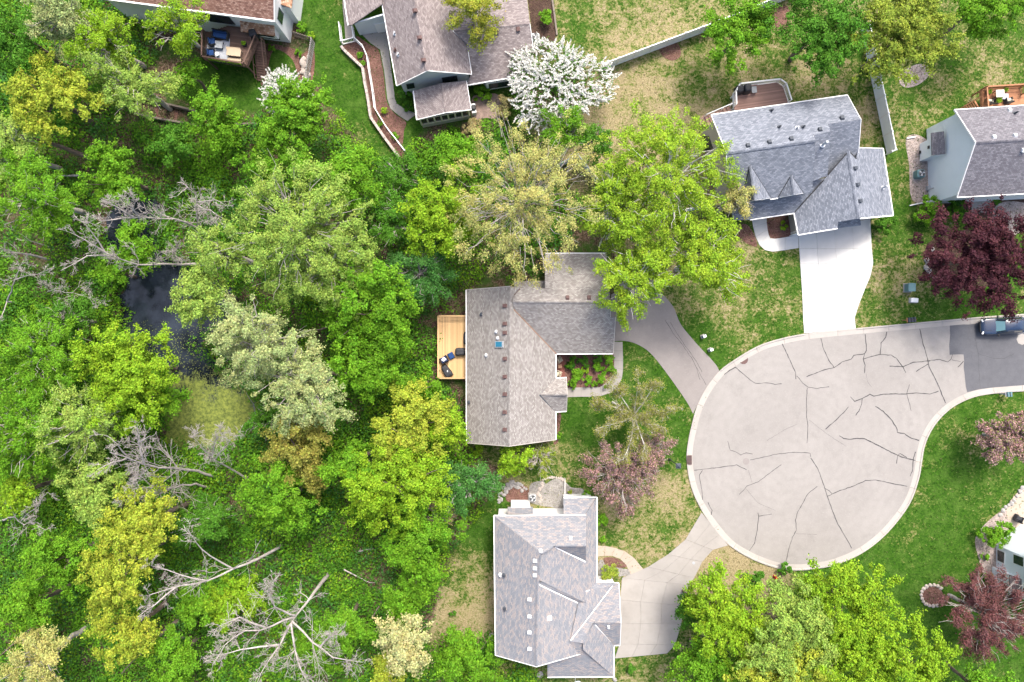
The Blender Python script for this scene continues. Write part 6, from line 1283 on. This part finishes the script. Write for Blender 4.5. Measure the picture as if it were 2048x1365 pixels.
# ================================================================== DECKS
def deck(label, px, z, bmat, dirpx, w=.14, name='deck', rail=None, railmat='white', posts=True, rh=.95, legs='brownb', solid=False, gap=.12, board_rail=False):
    """boards laid along dirpx; px = outline pixels at deck height z"""
    P = [W(u, v, z) for u, v in px]; c = sum(P, Vector()) / len(P); t = thing(name, label, 'deck', (c.x, c.y, 0)); og = ORG[t]
    d = Vector((dirpx[0], -dirpx[1], 0)).normalized(); s = Vector((-d.y, d.x, 0)); n = len(P)
    t0 = min((p - c).dot(s) for p in P); t1 = max((p - c).dot(s) for p in P); k = int((t1 - t0) / w)
    for i in range(k + 1):
        m = t0 + (i + .5) * (t1 - t0) / (k + 1); hit = []
        for a, b in zip(P, P[1:] + P[:1]):
            sa, sb = (a - c).dot(s) - m, (b - c).dot(s) - m
            if sa * sb < 0: hit.append((a + (b - a) * (sa / (sa - sb)) - c).dot(d))
        hit.sort()
        for q in range(0, len(hit) - 1, 2):
            l = hit[q + 1] - hit[q]; cc = c + d * ((hit[q] + hit[q + 1]) / 2) + s * m
            MB().box((cc.x, cc.y, z - .02), (l, (t1 - t0) / (k + 1) - .012, .04), math.atan2(d.y, d.x)).build('board', M[bmat], t)
    for a, b in zip(P, P[1:] + P[:1]): fascia(t, a, b, M[legs], .05, .22, 'rim_joist', -.17)
    for p in P:
        q = p + (c - p).normalized() * .15; MB().box((q.x, q.y, z / 2 - .1), (.15, .15, z - .12)).build('support_post', M[legs], t)
    for e in (rail or []):
        a, b = P[e], P[(e + 1) % n]; dd = b - a; L = dd.length; dd.normalize(); ang = math.atan2(dd.y, dd.x)
        fascia(t, a + Vector((0, 0, rh)), b + Vector((0, 0, rh)), M[railmat], .14 if not board_rail else .16, .05, 'handrail', 0); fascia(t, a + Vector((0, 0, .12)), b + Vector((0, 0, .12)), M[railmat], .06, .07, 'rail', 0)
        for x in (0, 1):
            p = a + dd * L * x; MB().box((p.x, p.y, z + rh / 2), (.12, .12, rh + .08), ang).build('post', M[railmat], t)
        me = None
        for i in range(1, int(L / gap)):
            p = a + dd * (i * gap)
            if me is None:
                mb = MB().box((0, 0, rh / 2 + .06), (.04, .04, rh - .14)); o = mesh('baluster', [(v[0] + og.x, v[1] + og.y, v[2]) for v in mb.v], mb.f, M[railmat], t); me = o.data
            else: o = bpy.data.objects.new('baluster', me); link(o, t)
            o.location = (p.x - og.x, p.y - og.y, z); o.rotation_euler = (0, 0, ang)
    return t
def stairs(t, a, b, z0, z1, w, mat, n, railmat=None):
    """treads from point a (top, z1) to b (bottom, z0)"""
    a, b = Vector(a), Vector(b); d = (b - a); d.z = 0; L = d.length; d.normalize(); ang = math.atan2(d.y, d.x); s = Vector((-d.y, d.x, 0))
    for i in range(n):
        f = (i + .5) / n; p = a + d * (L * f); MB().box((p.x, p.y, z1 + (z0 - z1) * f), (L / n + .02, w, .05), ang).build('tread', M[mat], t)
    for sg in (-1, 1):
        q0 = a + s * sg * w / 2; q1 = b + s * sg * w / 2; fascia(t, Vector((q0.x, q0.y, z1 - .1)), Vector((q1.x, q1.y, z0)), M[mat], .06, .24, 'stringer', 0)
        if railmat:
            fascia(t, Vector((q0.x, q0.y, z1 + .9)), Vector((q1.x, q1.y, z0 + .9)), M[railmat], .09, .06, 'handrail', 0)
            for f in (0, .33, .66, 1): p = q0.lerp(q1, f); zz = z1 + (z0 - z1) * f; MB().box((p.x, p.y, zz + .45), (.08, .08, .9)).build('post', M[railmat], t)
zA = 1.1
dA = deck('new pine deck with low board rail on the west side of the middle house', [(878, 633), (937, 633), (937, 756), (878, 756)], zA, 'pine', (0, 1), .15, rail=[0, 2, 3], railmat='pine', rh=.85, legs='pine', gap=.2, board_rail=True)
dC_ = deck('red-brown composite deck with white rails behind the blue-grey house', [(1467.5, 214), (1466.5, 188), (1475, 174), (1554, 165), (1566, 174), (1576, 206), (1590, 240), (1476, 256)], 1.3, 'comp', (.99, -.145), .14, rail=[0, 1, 2, 3, 4], railmat='white', legs='white', gap=.13)
a, b = W(1464, 217, 1.3), W(1412, 240, 0); stairs(dC_, (a.x, a.y - .3, 0), (b.x, b.y - .3, 0), .15, 1.2, 1.2, 'comp', 7, 'white')
p = W(1406, 243); MB().cbox((p.x, p.y, .05), (.8, 1.2, .1), .1).build('landing', M['comp'], dC_)
dD_ = deck('cedar deck with slatted rails behind the slate-roofed house', [(1962, 180), (2040, 175), (2042, 190), (2110, 186), (2110, 232), (1966, 238)], 1.6, 'cedar', (1, -.06), .14, rail=[0, 1, 5], railmat='cedar', legs='cedar', gap=.14)
a, b = W(1958, 200, 1.6), W(1922, 215, 0); stairs(dD_, (a.x, a.y - .5, 0), (b.x, b.y - .8, 0), .15, 1.5, 1.3, 'cedar', 8, 'cedar')
zG = 2.7
dG_ = deck('raised brown deck with planters behind the white house', [(412, 66), (456, 52), (512, 58), (516, 80), (494, 134), (411, 120)], zG, 'brownb', (1, .15), .14, rail=[3, 4, 5], railmat='brownb', legs='brownb', gap=.13)
a, b = W(517, 82, zG), W(527, 164, 0); stairs(dG_, a, b, .12, zG - .1, 1.15, 'brownb', 16, 'brownb')
# ================================================================== FURNITURE
def at(u, v, z): return W(u, v, z)
def armchair(label, u, v, z, rz, fab, frame, group=None, pil=None, w=.85, d=.85):
    p = W(u, v, z + .4); t = thing('armchair', label, 'chair', (p.x, p.y, z), group); R_ = lambda x, y: (p.x + x * math.cos(rz) - y * math.sin(rz), p.y + x * math.sin(rz) + y * math.cos(rz))
    def bx(nm, x, y, zz, sx, sy, sz, m, b=.05): q = R_(x, y); return MB().cbox((q[0], q[1], z + zz), (sx, sy, sz), rz, b).build(nm, M[m], t)
    bx('seat', 0, .04, .22, w - .16, d - .12, .2, frame); bx('seat_cushion', 0, .02, .39, w - .2, d - .2, .14, fab); bx('backrest', 0, d / 2 - .08, .45, w, .14, .7, frame); bx('back_cushion', 0, d / 2 - .22, .6, w - .24, .14, .4, fab)
    for s in (-1, 1): bx('armrest', s * (w / 2 - .05), 0, .32, .1, d - .1, .52, frame, .03)
    for s in (-1, 1):
        for y in (-1, 1): bx('leg', s * (w / 2 - .1), y * (d / 2 - .12), .06, .06, .06, .12, frame, .01)
    if pil: q = R_(0, -.02); MB().cbox((q[0], q[1], z + .53), (.45, .42, .13), rz + .35, .06).build('pillow', M[pil], t)
    return t
def ottoman(label, u, v, z, rz, fab, frame, w=.6, d=.7, h=.42):
    p = W(u, v, z + .3); t = thing('ottoman', label, 'ottoman', (p.x, p.y, z)); MB().cbox((p.x, p.y, z + h * .35), (w, d, h * .5), rz, .03).build('base', M[frame], t); MB().cbox((p.x, p.y, z + h * .75), (w - .03, d - .03, h * .3), rz, .06).build('cushion', M[fab], t)
    for s in (-1, 1):
        for y in (-1, 1): MB().box((p.x + s * (w / 2 - .08) * math.cos(rz) - y * (d / 2 - .08) * math.sin(rz), p.y + s * (w / 2 - .08) * math.sin(rz) + y * (d / 2 - .08) * math.cos(rz), z + .05), (.05, .05, .1), rz).build('leg', M[frame], t)
def covered(name, label, u, v, z, sx, sy, h, rz, mat='black', ridges=3, taper=.8, cat=None, badge=False):
    """thing under a fitted cover: sagging top, pleated skirt"""
    p = W(u, v, z + h * .8); t = thing(name, label, cat or 'cover', (p.x, p.y, z)); n = 28; vs = []; fs = []; cr, sr = math.cos(rz), math.sin(rz); rr = random.Random(int(u))
    prof = [(1.0, 0), (1.02, .12), (.97, .5), (.93, .82), (.84, .95), (.55, 1.0), (.2, .985)]
    for s_, zz in prof:
        for j in range(n):
            a = 2 * math.pi * j / n; ca, sa = math.cos(a), math.sin(a); e = .42; x = abs(ca) ** e * (1 if ca > 0 else -1); y = abs(sa) ** e * (1 if sa > 0 else -1)
            k = s_ * (1 + (.02 * math.sin(j * 5) if zz < .6 else 0)); tp = 1 - (1 - taper) * (y * .5 + .5)
            x *= sx / 2 * k * tp; y *= sy / 2 * k; vs.append((p.x + x * cr - y * sr, p.y + x * sr + y * cr, z + h * zz + .012 * math.sin(j * 2.3) * (zz > .7)))
    for i in range(len(prof) - 1):
        for j in range(n): fs.append((i * n + j, i * n + (j + 1) % n, (i + 1) * n + (j + 1) % n, (i + 1) * n + j))
    fs += [tuple(range(n - 1, -1, -1)), tuple((len(prof) - 1) * n + j for j in range(n))]
    mesh('cover', vs, fs, M[mat], t, True)
    for q in range(ridges):
        y = (q - (ridges - 1) / 2) * sy / (ridges + .5); a = (p.x - sx * .38 * cr - y * sr, p.y - sx * .38 * sr + y * cr, z + h * 1.0); b = (p.x + sx * .38 * cr - y * sr, p.y + sx * .38 * sr + y * cr, z + h * 1.0)
        MB().tube([a, b], .022, 5).build('seam', M['dark'], t)
    if badge: MB().box((p.x + .12, p.y + .02, z + h * 1.01), (.2, .1, .02), rz + 1.0).build('label', M['pillow'], t)
    return t
armchair('blue cushioned armchair with white pillow on the pine deck', 888, 720, zA, R(-150), 'blue', 'wicker', pil='pillow')
ottoman('blue ottoman in front of the pine deck armchair', 902, 712, zA, R(28), 'blue', 'wicker')
covered('covered_chaise', 'dark grey covered lounger at the bottom of the pine deck', 893, 743, zA, .95, 1.5, .55, R(32), 'black', 3, .7, 'lounger', True)
covered('covered_grill', 'black covered fire table on the pine deck against the wall', 920, 704, zA, 1.15, .85, .7, R(3), 'black', 2, .92, 'cover'); covered('covered_grill', 'dark covered box at the house wall above the fire table', 931, 677, zA, .5, 1.35, .7, 0, 'black', 2, .95, 'cover')
armchair('cream porch chair near the valley corner of the middle house', 1118, 720, .06, R(-55), 'cream', 'cream', None, None, .65, .65); armchair('cream porch chair near the porch gable', 1117, 748, .06, R(-110), 'cream', 'cream', None, None, .65, .65)
p = W(1120, 733, .5); t = thing('side_table', 'small terracotta-topped table between the porch chairs', 'table', (p.x, p.y, .06)); MB().lathe((p.x, p.y, .06), [(.2, 0), (.2, .03), (.05, .05), (.05, .4)], 10).build('pedestal', M['dark'], t); MB().cbox((p.x, p.y, .49), (.42, .42, .05), .1, .02).build('table_top', M['copper'], t)
# covered grill on the composite deck
covered('covered_grill', 'black covered grill at the left of the composite deck', 1480, 178, 1.3, .85, .85, 1.0, R(8), 'black', 1, .95, 'grill'); covered('covered_grill', 'taller black covered smoker right of the covered grill', 1496, 176, 1.3, .8, .9, 1.15, R(8), 'black', 1, .95, 'grill')
p = W(1509, 179, 1.8); t = thing('grill_table', 'small grey side table with black top at the covered smoker', 'table', (p.x, p.y, 1.3)); MB().cbox((p.x, p.y, 1.72), (.55, .7, .06), .1, .02).build('table_top', M['grey'], t)
for s in (-1, 1):
    for y in (-1, 1): MB().box((p.x + s * .2, p.y + y * .28, 1.5), (.05, .05, .4)).build('leg', M['dark'], t)
# furnished brown deck
sheet_ = [W(u, v, zG) for u, v in ((414, 88), (460, 78), (458, 128), (413, 119))]; rg = MB().slab([(p.x, p.y, zG + .016) for p in sheet_], .012).build('rug', M['rug'], None); tag(rg, 'pale grey rug on the raised brown deck', 'rug')
armchair('blue lounge chair at the lower left of the grey rug', 421, 106, zG + .02, R(95), 'blue', 'dark'); armchair('blue lounge chair at the upper left of the grey rug', 424, 83, zG + .02, R(100), 'blue', 'dark'); armchair('wide blue sofa at the top of the grey rug', 440, 70, zG + .02, R(-10), 'blue', 'dark', None, None, 1.7, .9)
def table(label, u, v, z, sx, sy, h, rz, top, leg, name='table', cat='table', rnd=False):
    p = W(u, v, z + h); t = thing(name, label, cat, (p.x, p.y, z))
    if rnd: MB().lathe((p.x, p.y, z), [(.14, 0), (.16, .1), (sx / 2, h - .04), (sx / 2, h)], 14).build('table_top', M[top], t); return t
    MB().cbox((p.x, p.y, z + h - .03), (sx, sy, .06), rz, .02).build('table_top', M[top], t)
    for s in (-1, 1):
        for y in (-1, 1):
            x_, y_ = s * (sx / 2 - .08), y * (sy / 2 - .08); MB().box((p.x + x_ * math.cos(rz) - y_ * math.sin(rz), p.y + x_ * math.sin(rz) + y_ * math.cos(rz), z + (h - .06) / 2), (.07, .07, h - .06), rz).build('leg', M[leg], t)
    return t
table('square grey fire table on the grey rug', 437, 89, zG + .02, .8, .75, .42, R(-6), 'grey', 'dark', 'fire_table'); table('round white stool on the grey rug', 434, 108, zG + .02, .42, .42, .45, 0, 'pillow', 'dark', 'stool', 'stool', True)
table('tan wooden dining table on the raised brown deck', 467, 105, zG, 1.5, .75, .74, R(-6), 'tablewood', 'tablewood', 'dining_table'); table('tan bench on the house side of the dining table', 466, 97.5, zG, 1.5, .32, .45, R(-6), 'tablewood', 'tablewood', 'bench', 'bench'); table('tan bench on the lawn side of the dining table', 468, 119, zG, 1.45, .32, .45, R(-6), 'tablewood', 'tablewood', 'bench', 'bench')
def planter(label, u, v, z, sx, sy, rz, mat='dark'):
    p = W(u, v, z + .3); t = thing('planter', label, 'planter', (p.x, p.y, z)); MB().cbox((p.x, p.y, z + .17), (sx, sy, .34), rz, .03).build('box', M[mat], t); rs = np.random.RandomState(int(u)); k = int(160 * sx * sy / .2) + 60
    q = np.stack([rs.uniform(-sx / 2, sx / 2, k), rs.uniform(-sy / 2, sy / 2, k), rs.uniform(.3, .62, k)], 1); c_, s_ = math.cos(rz), math.sin(rz); pos = np.stack([p.x + q[:, 0] * c_ - q[:, 1] * s_, p.y + q[:, 0] * s_ + q[:, 1] * c_, z + q[:, 2]], 1)
    leaf_mesh('foliage', pos, rs.normal(size=(k, 3)) + np.array([0, 0, 1]), rs.uniform(.07, .16, k), np.array(PAL['lime']) * rs.uniform(.5, 1.3, (k, 1)), M['leaf'], t, .5, rs)
planter('long planter box on the lower rail of the brown deck, right half', 470, 127, zG, 1.5, .25, R(-8)); planter('long planter box on the lower rail of the brown deck, left half', 436, 122, zG, 1.9, .25, R(-8)); planter('leafy pot beside the stairs of the brown deck', 488, 88, zG, .4, .4, 0)
covered('covered_grill', 'dark round covered grill beside the white house wall', 505, 66, zG, .9, .85, 1.0, .3, 'black', 1, .9, 'grill')
# cedar deck furniture
table('cream square table on the cedar deck', 2001, 187, 1.6, .9, .8, .7, .05, 'cream', 'dark'); armchair('cream armchair at the lower left of the cedar deck', 1979, 203, 1.6, R(170), 'cream', 'dark', None, None, .7, .7); armchair('olive armchair at the lower right of the cedar deck', 2018, 201, 1.6, R(190), 'cream', 'dark', None, None, .7, .7); table('grey low table beside the olive armchair', 2011, 193, 1.6, .7, .6, .45, 0, 'rug', 'dark')
planter('potted lime plant between the cedar deck chairs', 1996, 202, 1.6, .5, .5, 0); planter('yellow-green pot at the upper left of the cedar deck', 1977, 185, 1.6, .45, .45, 0); planter('dark-leaved pot at the top of the cedar deck', 2010, 181, 1.6, .4, .4, 0)
armchair('black patio chair at the right edge', 2038, 1038, .05, R(150), 'black', 'black', None, None, .8, .8)
# ================================================================== AIR CONDITIONERS, BOXES
def ac(label, u, v, mat='ventw', s=.85, h=.85):
    p = W(u, v, h); t = thing('air_conditioner', label, 'air conditioner', (p.x, p.y, 0)); MB().cbox((p.x, p.y, .04), (s + .2, s + .2, .08), 0, .03).build('pad', M['kerb'], t); MB().cbox((p.x, p.y, .08 + h / 2), (s, s, h), 0, .12).build('casing', M[mat], t)
    MB().lathe((p.x, p.y, h + .085), [(.36, 0), (.36, .01), (.05, .012)], 18).build('fan_well', M['dark'], t)
    mb = MB()
    for k in range(3):
        a = k * 2.094; mb.add([(p.x, p.y, h + .11), (p.x + .3 * math.cos(a), p.y + .3 * math.sin(a), h + .125), (p.x + .3 * math.cos(a + .7), p.y + .3 * math.sin(a + .7), h + .105), (p.x + .04, p.y, h + .10)], [(0, 1, 2), (0, 2, 3)])
    mb.build('fan_blade', M['ventw'], t)
    for r in (.18, .34):
        MB().tube([(p.x + r * math.cos(a * .4), p.y + r * math.sin(a * .4), h + .14) for a in range(17)], .012, 4).build('guard_ring', M['grey'], t)
ac('white air conditioner right of the mauve-roofed house', 1071, 74, 'ventw'); ac('white air conditioner behind the mottled-roof house', 1065, 997, 'ventw', .75, .7); ac('blue-grey air conditioner by the pale blue wall', 1843, 347, 'tealbox', .85, .9)
p = W(948, 222); t = thing('gas_grill', 'white and black gas grill at the sunroom corner', 'grill', (p.x, p.y, .03)); MB().cbox((p.x, p.y, .45), (.5, 1.05, .84), .15, .04).build('cart', M['white'], t); MB().cbox((p.x, p.y, 1.0), (.5, .55, .28), .15, .1).build('lid', M['dark'], t)
def ubox(label, u, v, sx, sy, h, mat, rz=0, lid='grey'):
    p = W(u, v, h); t = thing('utility_box', label, 'utility box', (p.x, p.y, 0)); MB().cbox((p.x, p.y, .05), (sx + .16, sy + .16, .1), rz, .03).build('pad', M['kerb'], t); MB().cbox((p.x, p.y, .1 + h / 2), (sx, sy, h), rz, .03).build('cabinet', M[mat], t); MB().cbox((p.x, p.y, .12 + h), (sx + .05, sy + .05, .07), rz, .03).build('lid', M[lid], t)
ubox('blue-green transformer cabinet near the white driveway', 1823, 575, .75, .85, .8, 'tealbox', 0, 'tealbox'); ubox('low white utility box below the transformer', 1828, 601, .75, .42, .25, 'white', -.05, 'white'); ubox('small white utility post left of the lamp post', 1318, 912, .3, .3, .5, 'white', 0, 'white')
for lab, u, v in (('upper of the two small pedestal boxes beside the asphalt driveway', 1409, 673), ('lower of the two small pedestal boxes beside the asphalt driveway', 1423, 700)): ubox(lab, u, v, .32, .25, .7, 'tealbox', .4, 'pillow')
# mailboxes
def mailboxes(label, u, v, n, rz, mat, frame):
    p = W(u, v, 1.1); t = thing('mailbox_stand', label, 'mailbox', (p.x, p.y, 0)); d = Vector((math.cos(rz), math.sin(rz), 0)); s = Vector((-d.y, d.x, 0))
    for q in (-1, 1): c = p + d * q * (n * .14); MB().box((c.x, c.y, .5), (.1, .1, 1.0), rz).build('post', M[frame], t)
    MB().box((p.x, p.y, .98), (n * .3 + .12, .5, .05), rz).build('shelf', M[frame], t)
    for i in range(n):
        c = p + d * ((i - (n - 1) / 2) * .3); vs = []; k = 9; prof_ = [(-.11, 0), (-.11, .13)] + [(.11 * math.cos(math.pi - a * math.pi / 6), .13 + .1 * math.sin(a * math.pi / 6)) for a in range(1, 6)] + [(.11, .13), (.11, 0)]
        for e in (-.26, .26): vs += [c + d * x + s * e + Vector((0, 0, z + 1.01 - 1.1)) for x, z in prof_]
        fs = [(j, (j + 1) % k, k + (j + 1) % k, k + j) for j in range(k)] + [tuple(range(k - 1, -1, -1)), tuple(range(k, 2 * k))]
        b = mesh('mailbox', vs, fs, M[mat], t); MB().box((c.x + d.x * .12, c.y + d.y * .12, 1.2), (.015, .04, .14), rz).build('flag', M['hydrant'], b)
mailboxes('three dark mailboxes on a wooden stand at the kerb', 1824, 640, 3, R(5), 'ventd', 'cedar'); mailboxes('pair of blue-grey mailboxes at the lower kerb', 2019, 789, 2, R(4), 'tealbox', 'grey')
# fire hydrant
p = W(1549, 1153); t = thing('fire_hydrant', 'red fire hydrant by the kerb bush', 'hydrant', (p.x, p.y, 0)); MB().lathe((p.x, p.y, 0), [(.19, 0), (.19, .05), (.13, .06), (.13, .5), (.17, .52), (.17, .56), (.15, .6), (.1, .7), (.04, .74), (.04, .79)], 14).build('barrel', M['hydrant'], t)
for a in (0, 2.1, 4.2): MB().tube([(p.x + .1 * math.cos(a), p.y + .1 * math.sin(a), .4), (p.x + .24 * math.cos(a), p.y + .24 * math.sin(a), .4)], .075, 8).build('outlet', M['hydrant'], t)
# lamp post
p = W(1339, 919); t = thing('lamp_post', 'black lamp post with square lantern by the kerb', 'lamp post', (p.x, p.y, 0)); MB().lathe((p.x, p.y, 0), [(.14, 0), (.14, .25), (.08, .35), (.06, .5), (.055, 3.4), (.09, 3.45), (.09, 3.5)], 10).build('pole', M['dark'], t)
ln = MB().box((p.x, p.y, 3.75), (.3, .3, .5), 0, 1.25).build('lantern', M['lampglass'], t); MB().box((p.x, p.y, 4.08), (.56, .56, .14), 0, .35).box((p.x, p.y, 4.2), (.12, .12, .12)).build('lantern_cap', M['ventd'], ln)
# satellite dish on the bottom eave
p = W(1150, 1356, 3.3); t = thing('satellite_dish', 'white satellite dish on the bottom eave of the mottled-roof house', 'satellite dish', (p.x, p.y, 3.2)); MB().tube([(p.x, p.y + .3, 3.15), (p.x, p.y, 3.5), (p.x, p.y - .1, 3.8)], .03, 6).build('mast', M['grey'], t)
vs = []; fs = []; nn = Vector((.2, -.55, .8)).normalized(); e1_ = nn.cross(Vector((0, 0, 1))).normalized(); e2_ = nn.cross(e1_); c = Vector((p.x + .1, p.y - .2, 3.85))
for i in range(4):
    for j in range(16): a = j * math.pi / 8; r = .38 * i / 3 + .01; vs.append(c + (e1_ * math.cos(a) * 1.1 + e2_ * math.sin(a)) * r + nn * (r * r * .5))
for i in range(3):
    for j in range(16): fs.append((i * 16 + j, i * 16 + (j + 1) % 16, (i + 1) * 16 + (j + 1) % 16, (i + 1) * 16 + j))
mesh('dish', vs, fs, M['white'], t, True)
# arbor rail by the gravel garden
a, b = W(1130, 958, .5), W(1130, 992, .5); t = thing('garden_rail', 'thin white rail beside the pale gravel garden', 'rail', (a.x, a.y, 0)); MB().tube([(a.x, a.y, .5), (b.x, b.y, .5)], .035, 6).build('rail', M['white'], t)
for f in (0, .5, 1): q = a.lerp(b, f); MB().box((q.x, q.y, .25), (.05, .05, .5)).build('post', M['white'], t)
# ================================================================== CAR
def car(label, u, v, rz, L=4.75, Wd=1.86):
    p = W(u, v, .8); t = thing('parked_car', label, 'car', (p.x, p.y, .025)); cr, sr = math.cos(rz), math.sin(rz)
    def T(x, y, z): return (p.x + x * cr - y * sr, p.y + x * sr + y * cr, z + .025)
    # stations along the length (x: front = -L/2): half width, sill z, belt z, hood/deck crown z
    st = [(-.5, .30, .42, .60, .60), (-.485, .62, .30, .72, .74), (-.46, .80, .24, .82, .86), (-.40, .90, .22, .90, .96), (-.30, .925, .20, .95, 1.03), (-.19, .93, .20, .99, 1.08), (-.05, .93, .20, 1.0, 1.06), (.15, .93, .20, 1.01, 1.06), (.32, .925, .21, 1.02, 1.07), (.42, .90, .24, 1.02, 1.07), (.47, .84, .30, .98, 1.04), (.5, .70, .40, .86, .9)]
    vs = []; fs = []; k = 9
    for x, w, z0, z1, z2 in st:
        w *= Wd / 1.86
        for y, z in ((-w * .86, z0), (-w, z0 + .18), (-w, (z0 + z1) / 2), (-w * .97, z1), (-w * .80, z1 + (z2 - z1) * .55), (0, z2)): vs.append(T(x * L, y, z))
        for y, z in ((w * .80, z1 + (z2 - z1) * .55), (w * .97, z1), (w, (z0 + z1) / 2), (w, z0 + .18), (w * .86, z0)): vs.append(T(x * L, y, z))
    k = 11
    for i in range(len(st) - 1):
        for j in range(k): fs.append((i * k + j, (i + 1) * k + j, (i + 1) * k + (j + 1) % k, i * k + (j + 1) % k))
    fs += [tuple(range(k)), tuple((len(st) - 1) * k + j for j in range(k - 1, -1, -1))]
    body = mesh('body', vs, fs, M['paint'], t, True); md = body.modifiers.new('sub', 'SUBSURF'); md.levels = 1; md.render_levels = 2
    # glasshouse: base ring and roof ring
    def ring(x0, x1, w0, w1, z): return [T(x0 * L, -w0 * .7, z), T(x0 * L + .25, -w0, z), T(x1 * L - .2, -w1, z), T(x1 * L, -w1 * .75, z), T(x1 * L, w1 * .75, z), T(x1 * L - .2, w1, z), T(x0 * L + .25, w0, z), T(x0 * L, w0 * .7, z)]
    b0 = ring(-.215, .445, .84, .80, 1.0); b1 = ring(-.06, .36, .66, .62, 1.52); b2 = ring(-.045, .35, .60, .56, 1.57)
    vs = b0 + b1; mesh('side_glass', vs, [(i, i + 1, 9 + i, 8 + i) for i in (1, 5)] + [(0, 1, 9, 8), (2, 3, 11, 10), (4, 5, 13, 12), (6, 7, 15, 14)], M['glass'], t)
    gl = M['carglass']; mesh('windscreen', [b0[7], b0[0], b1[0], b1[7]], [(0, 1, 2, 3)], gl, t); mesh('rear_window', [b0[3], b0[4], b1[4], b1[3]], [(0, 1, 2, 3)], gl, t)
    rf = mesh('car_roof', b1 + b2 + [T(.15 * L, 0, 1.6)], [(i, (i + 1) % 8, 8 + (i + 1) % 8, 8 + i) for i in range(8)] + [(8 + i, 8 + (i + 1) % 8, 16) for i in range(8)], M['paint'], t, True)
    for s in (-1, 1):
        MB().tube([T(-.02 * L, s * .58, 1.62), T(.33 * L, s * .55, 1.62)], .022, 5).build('roof_rail', M['dark'], t)
        MB().tube([T(-.215 * L + .05, s * .74, 1.0), T(-.05 * L, s * .6, 1.53)], .035, 5).build('pillar', M['paint'], t)
        c = T(-.155 * L, s * 1.02, 1.08); MB().cbox(c, (.14, .24, .17), rz, .04).tube([c, T(-.15 * L, s * .85, 1.02)], .03, 5).build('mirror', M['dark'], t)
        c = T(-.468 * L, s * .66, .78); MB().cbox(c, (.18, .34, .13), rz + s * .5, .04).build('headlight', M['lampglass'], t); c = T(.488 * L, s * .66, .88); MB().cbox(c, (.1, .3, .16), rz - s * .3, .03).build('tail_light', M['hydrant'], t)
        for x in (-.31, .30):
            c = T(x * L, s * (Wd / 2 - .11), .33); ax = Vector((-sr, cr, 0)); MB().tube([Vector(c) - ax * .11, Vector(c) + ax * .11], .335, 20).build('wheel', M['rubber'], t)
            w_ = t.children[-1]; MB().tube([Vector(c) + ax * s * .10, Vector(c) + ax * s * .12], .21, 12).build('rim', M['chrome'], w_)
    MB().box(T(-.502 * L, 0, .55), (.05, 1.1, .22), rz).build('grille', M['dark'], t); MB().tube([T(-.30 * L, -.45, 1.055), T(-.44 * L, -.4, .93)], .012, 4).build('hood_crease', M['dark'], t)
M['carglass'] = glassy('car_glass', (.10, .20, .23))
car('dark blue car parked at the kerb on the new asphalt', 2006, 652, R(3))
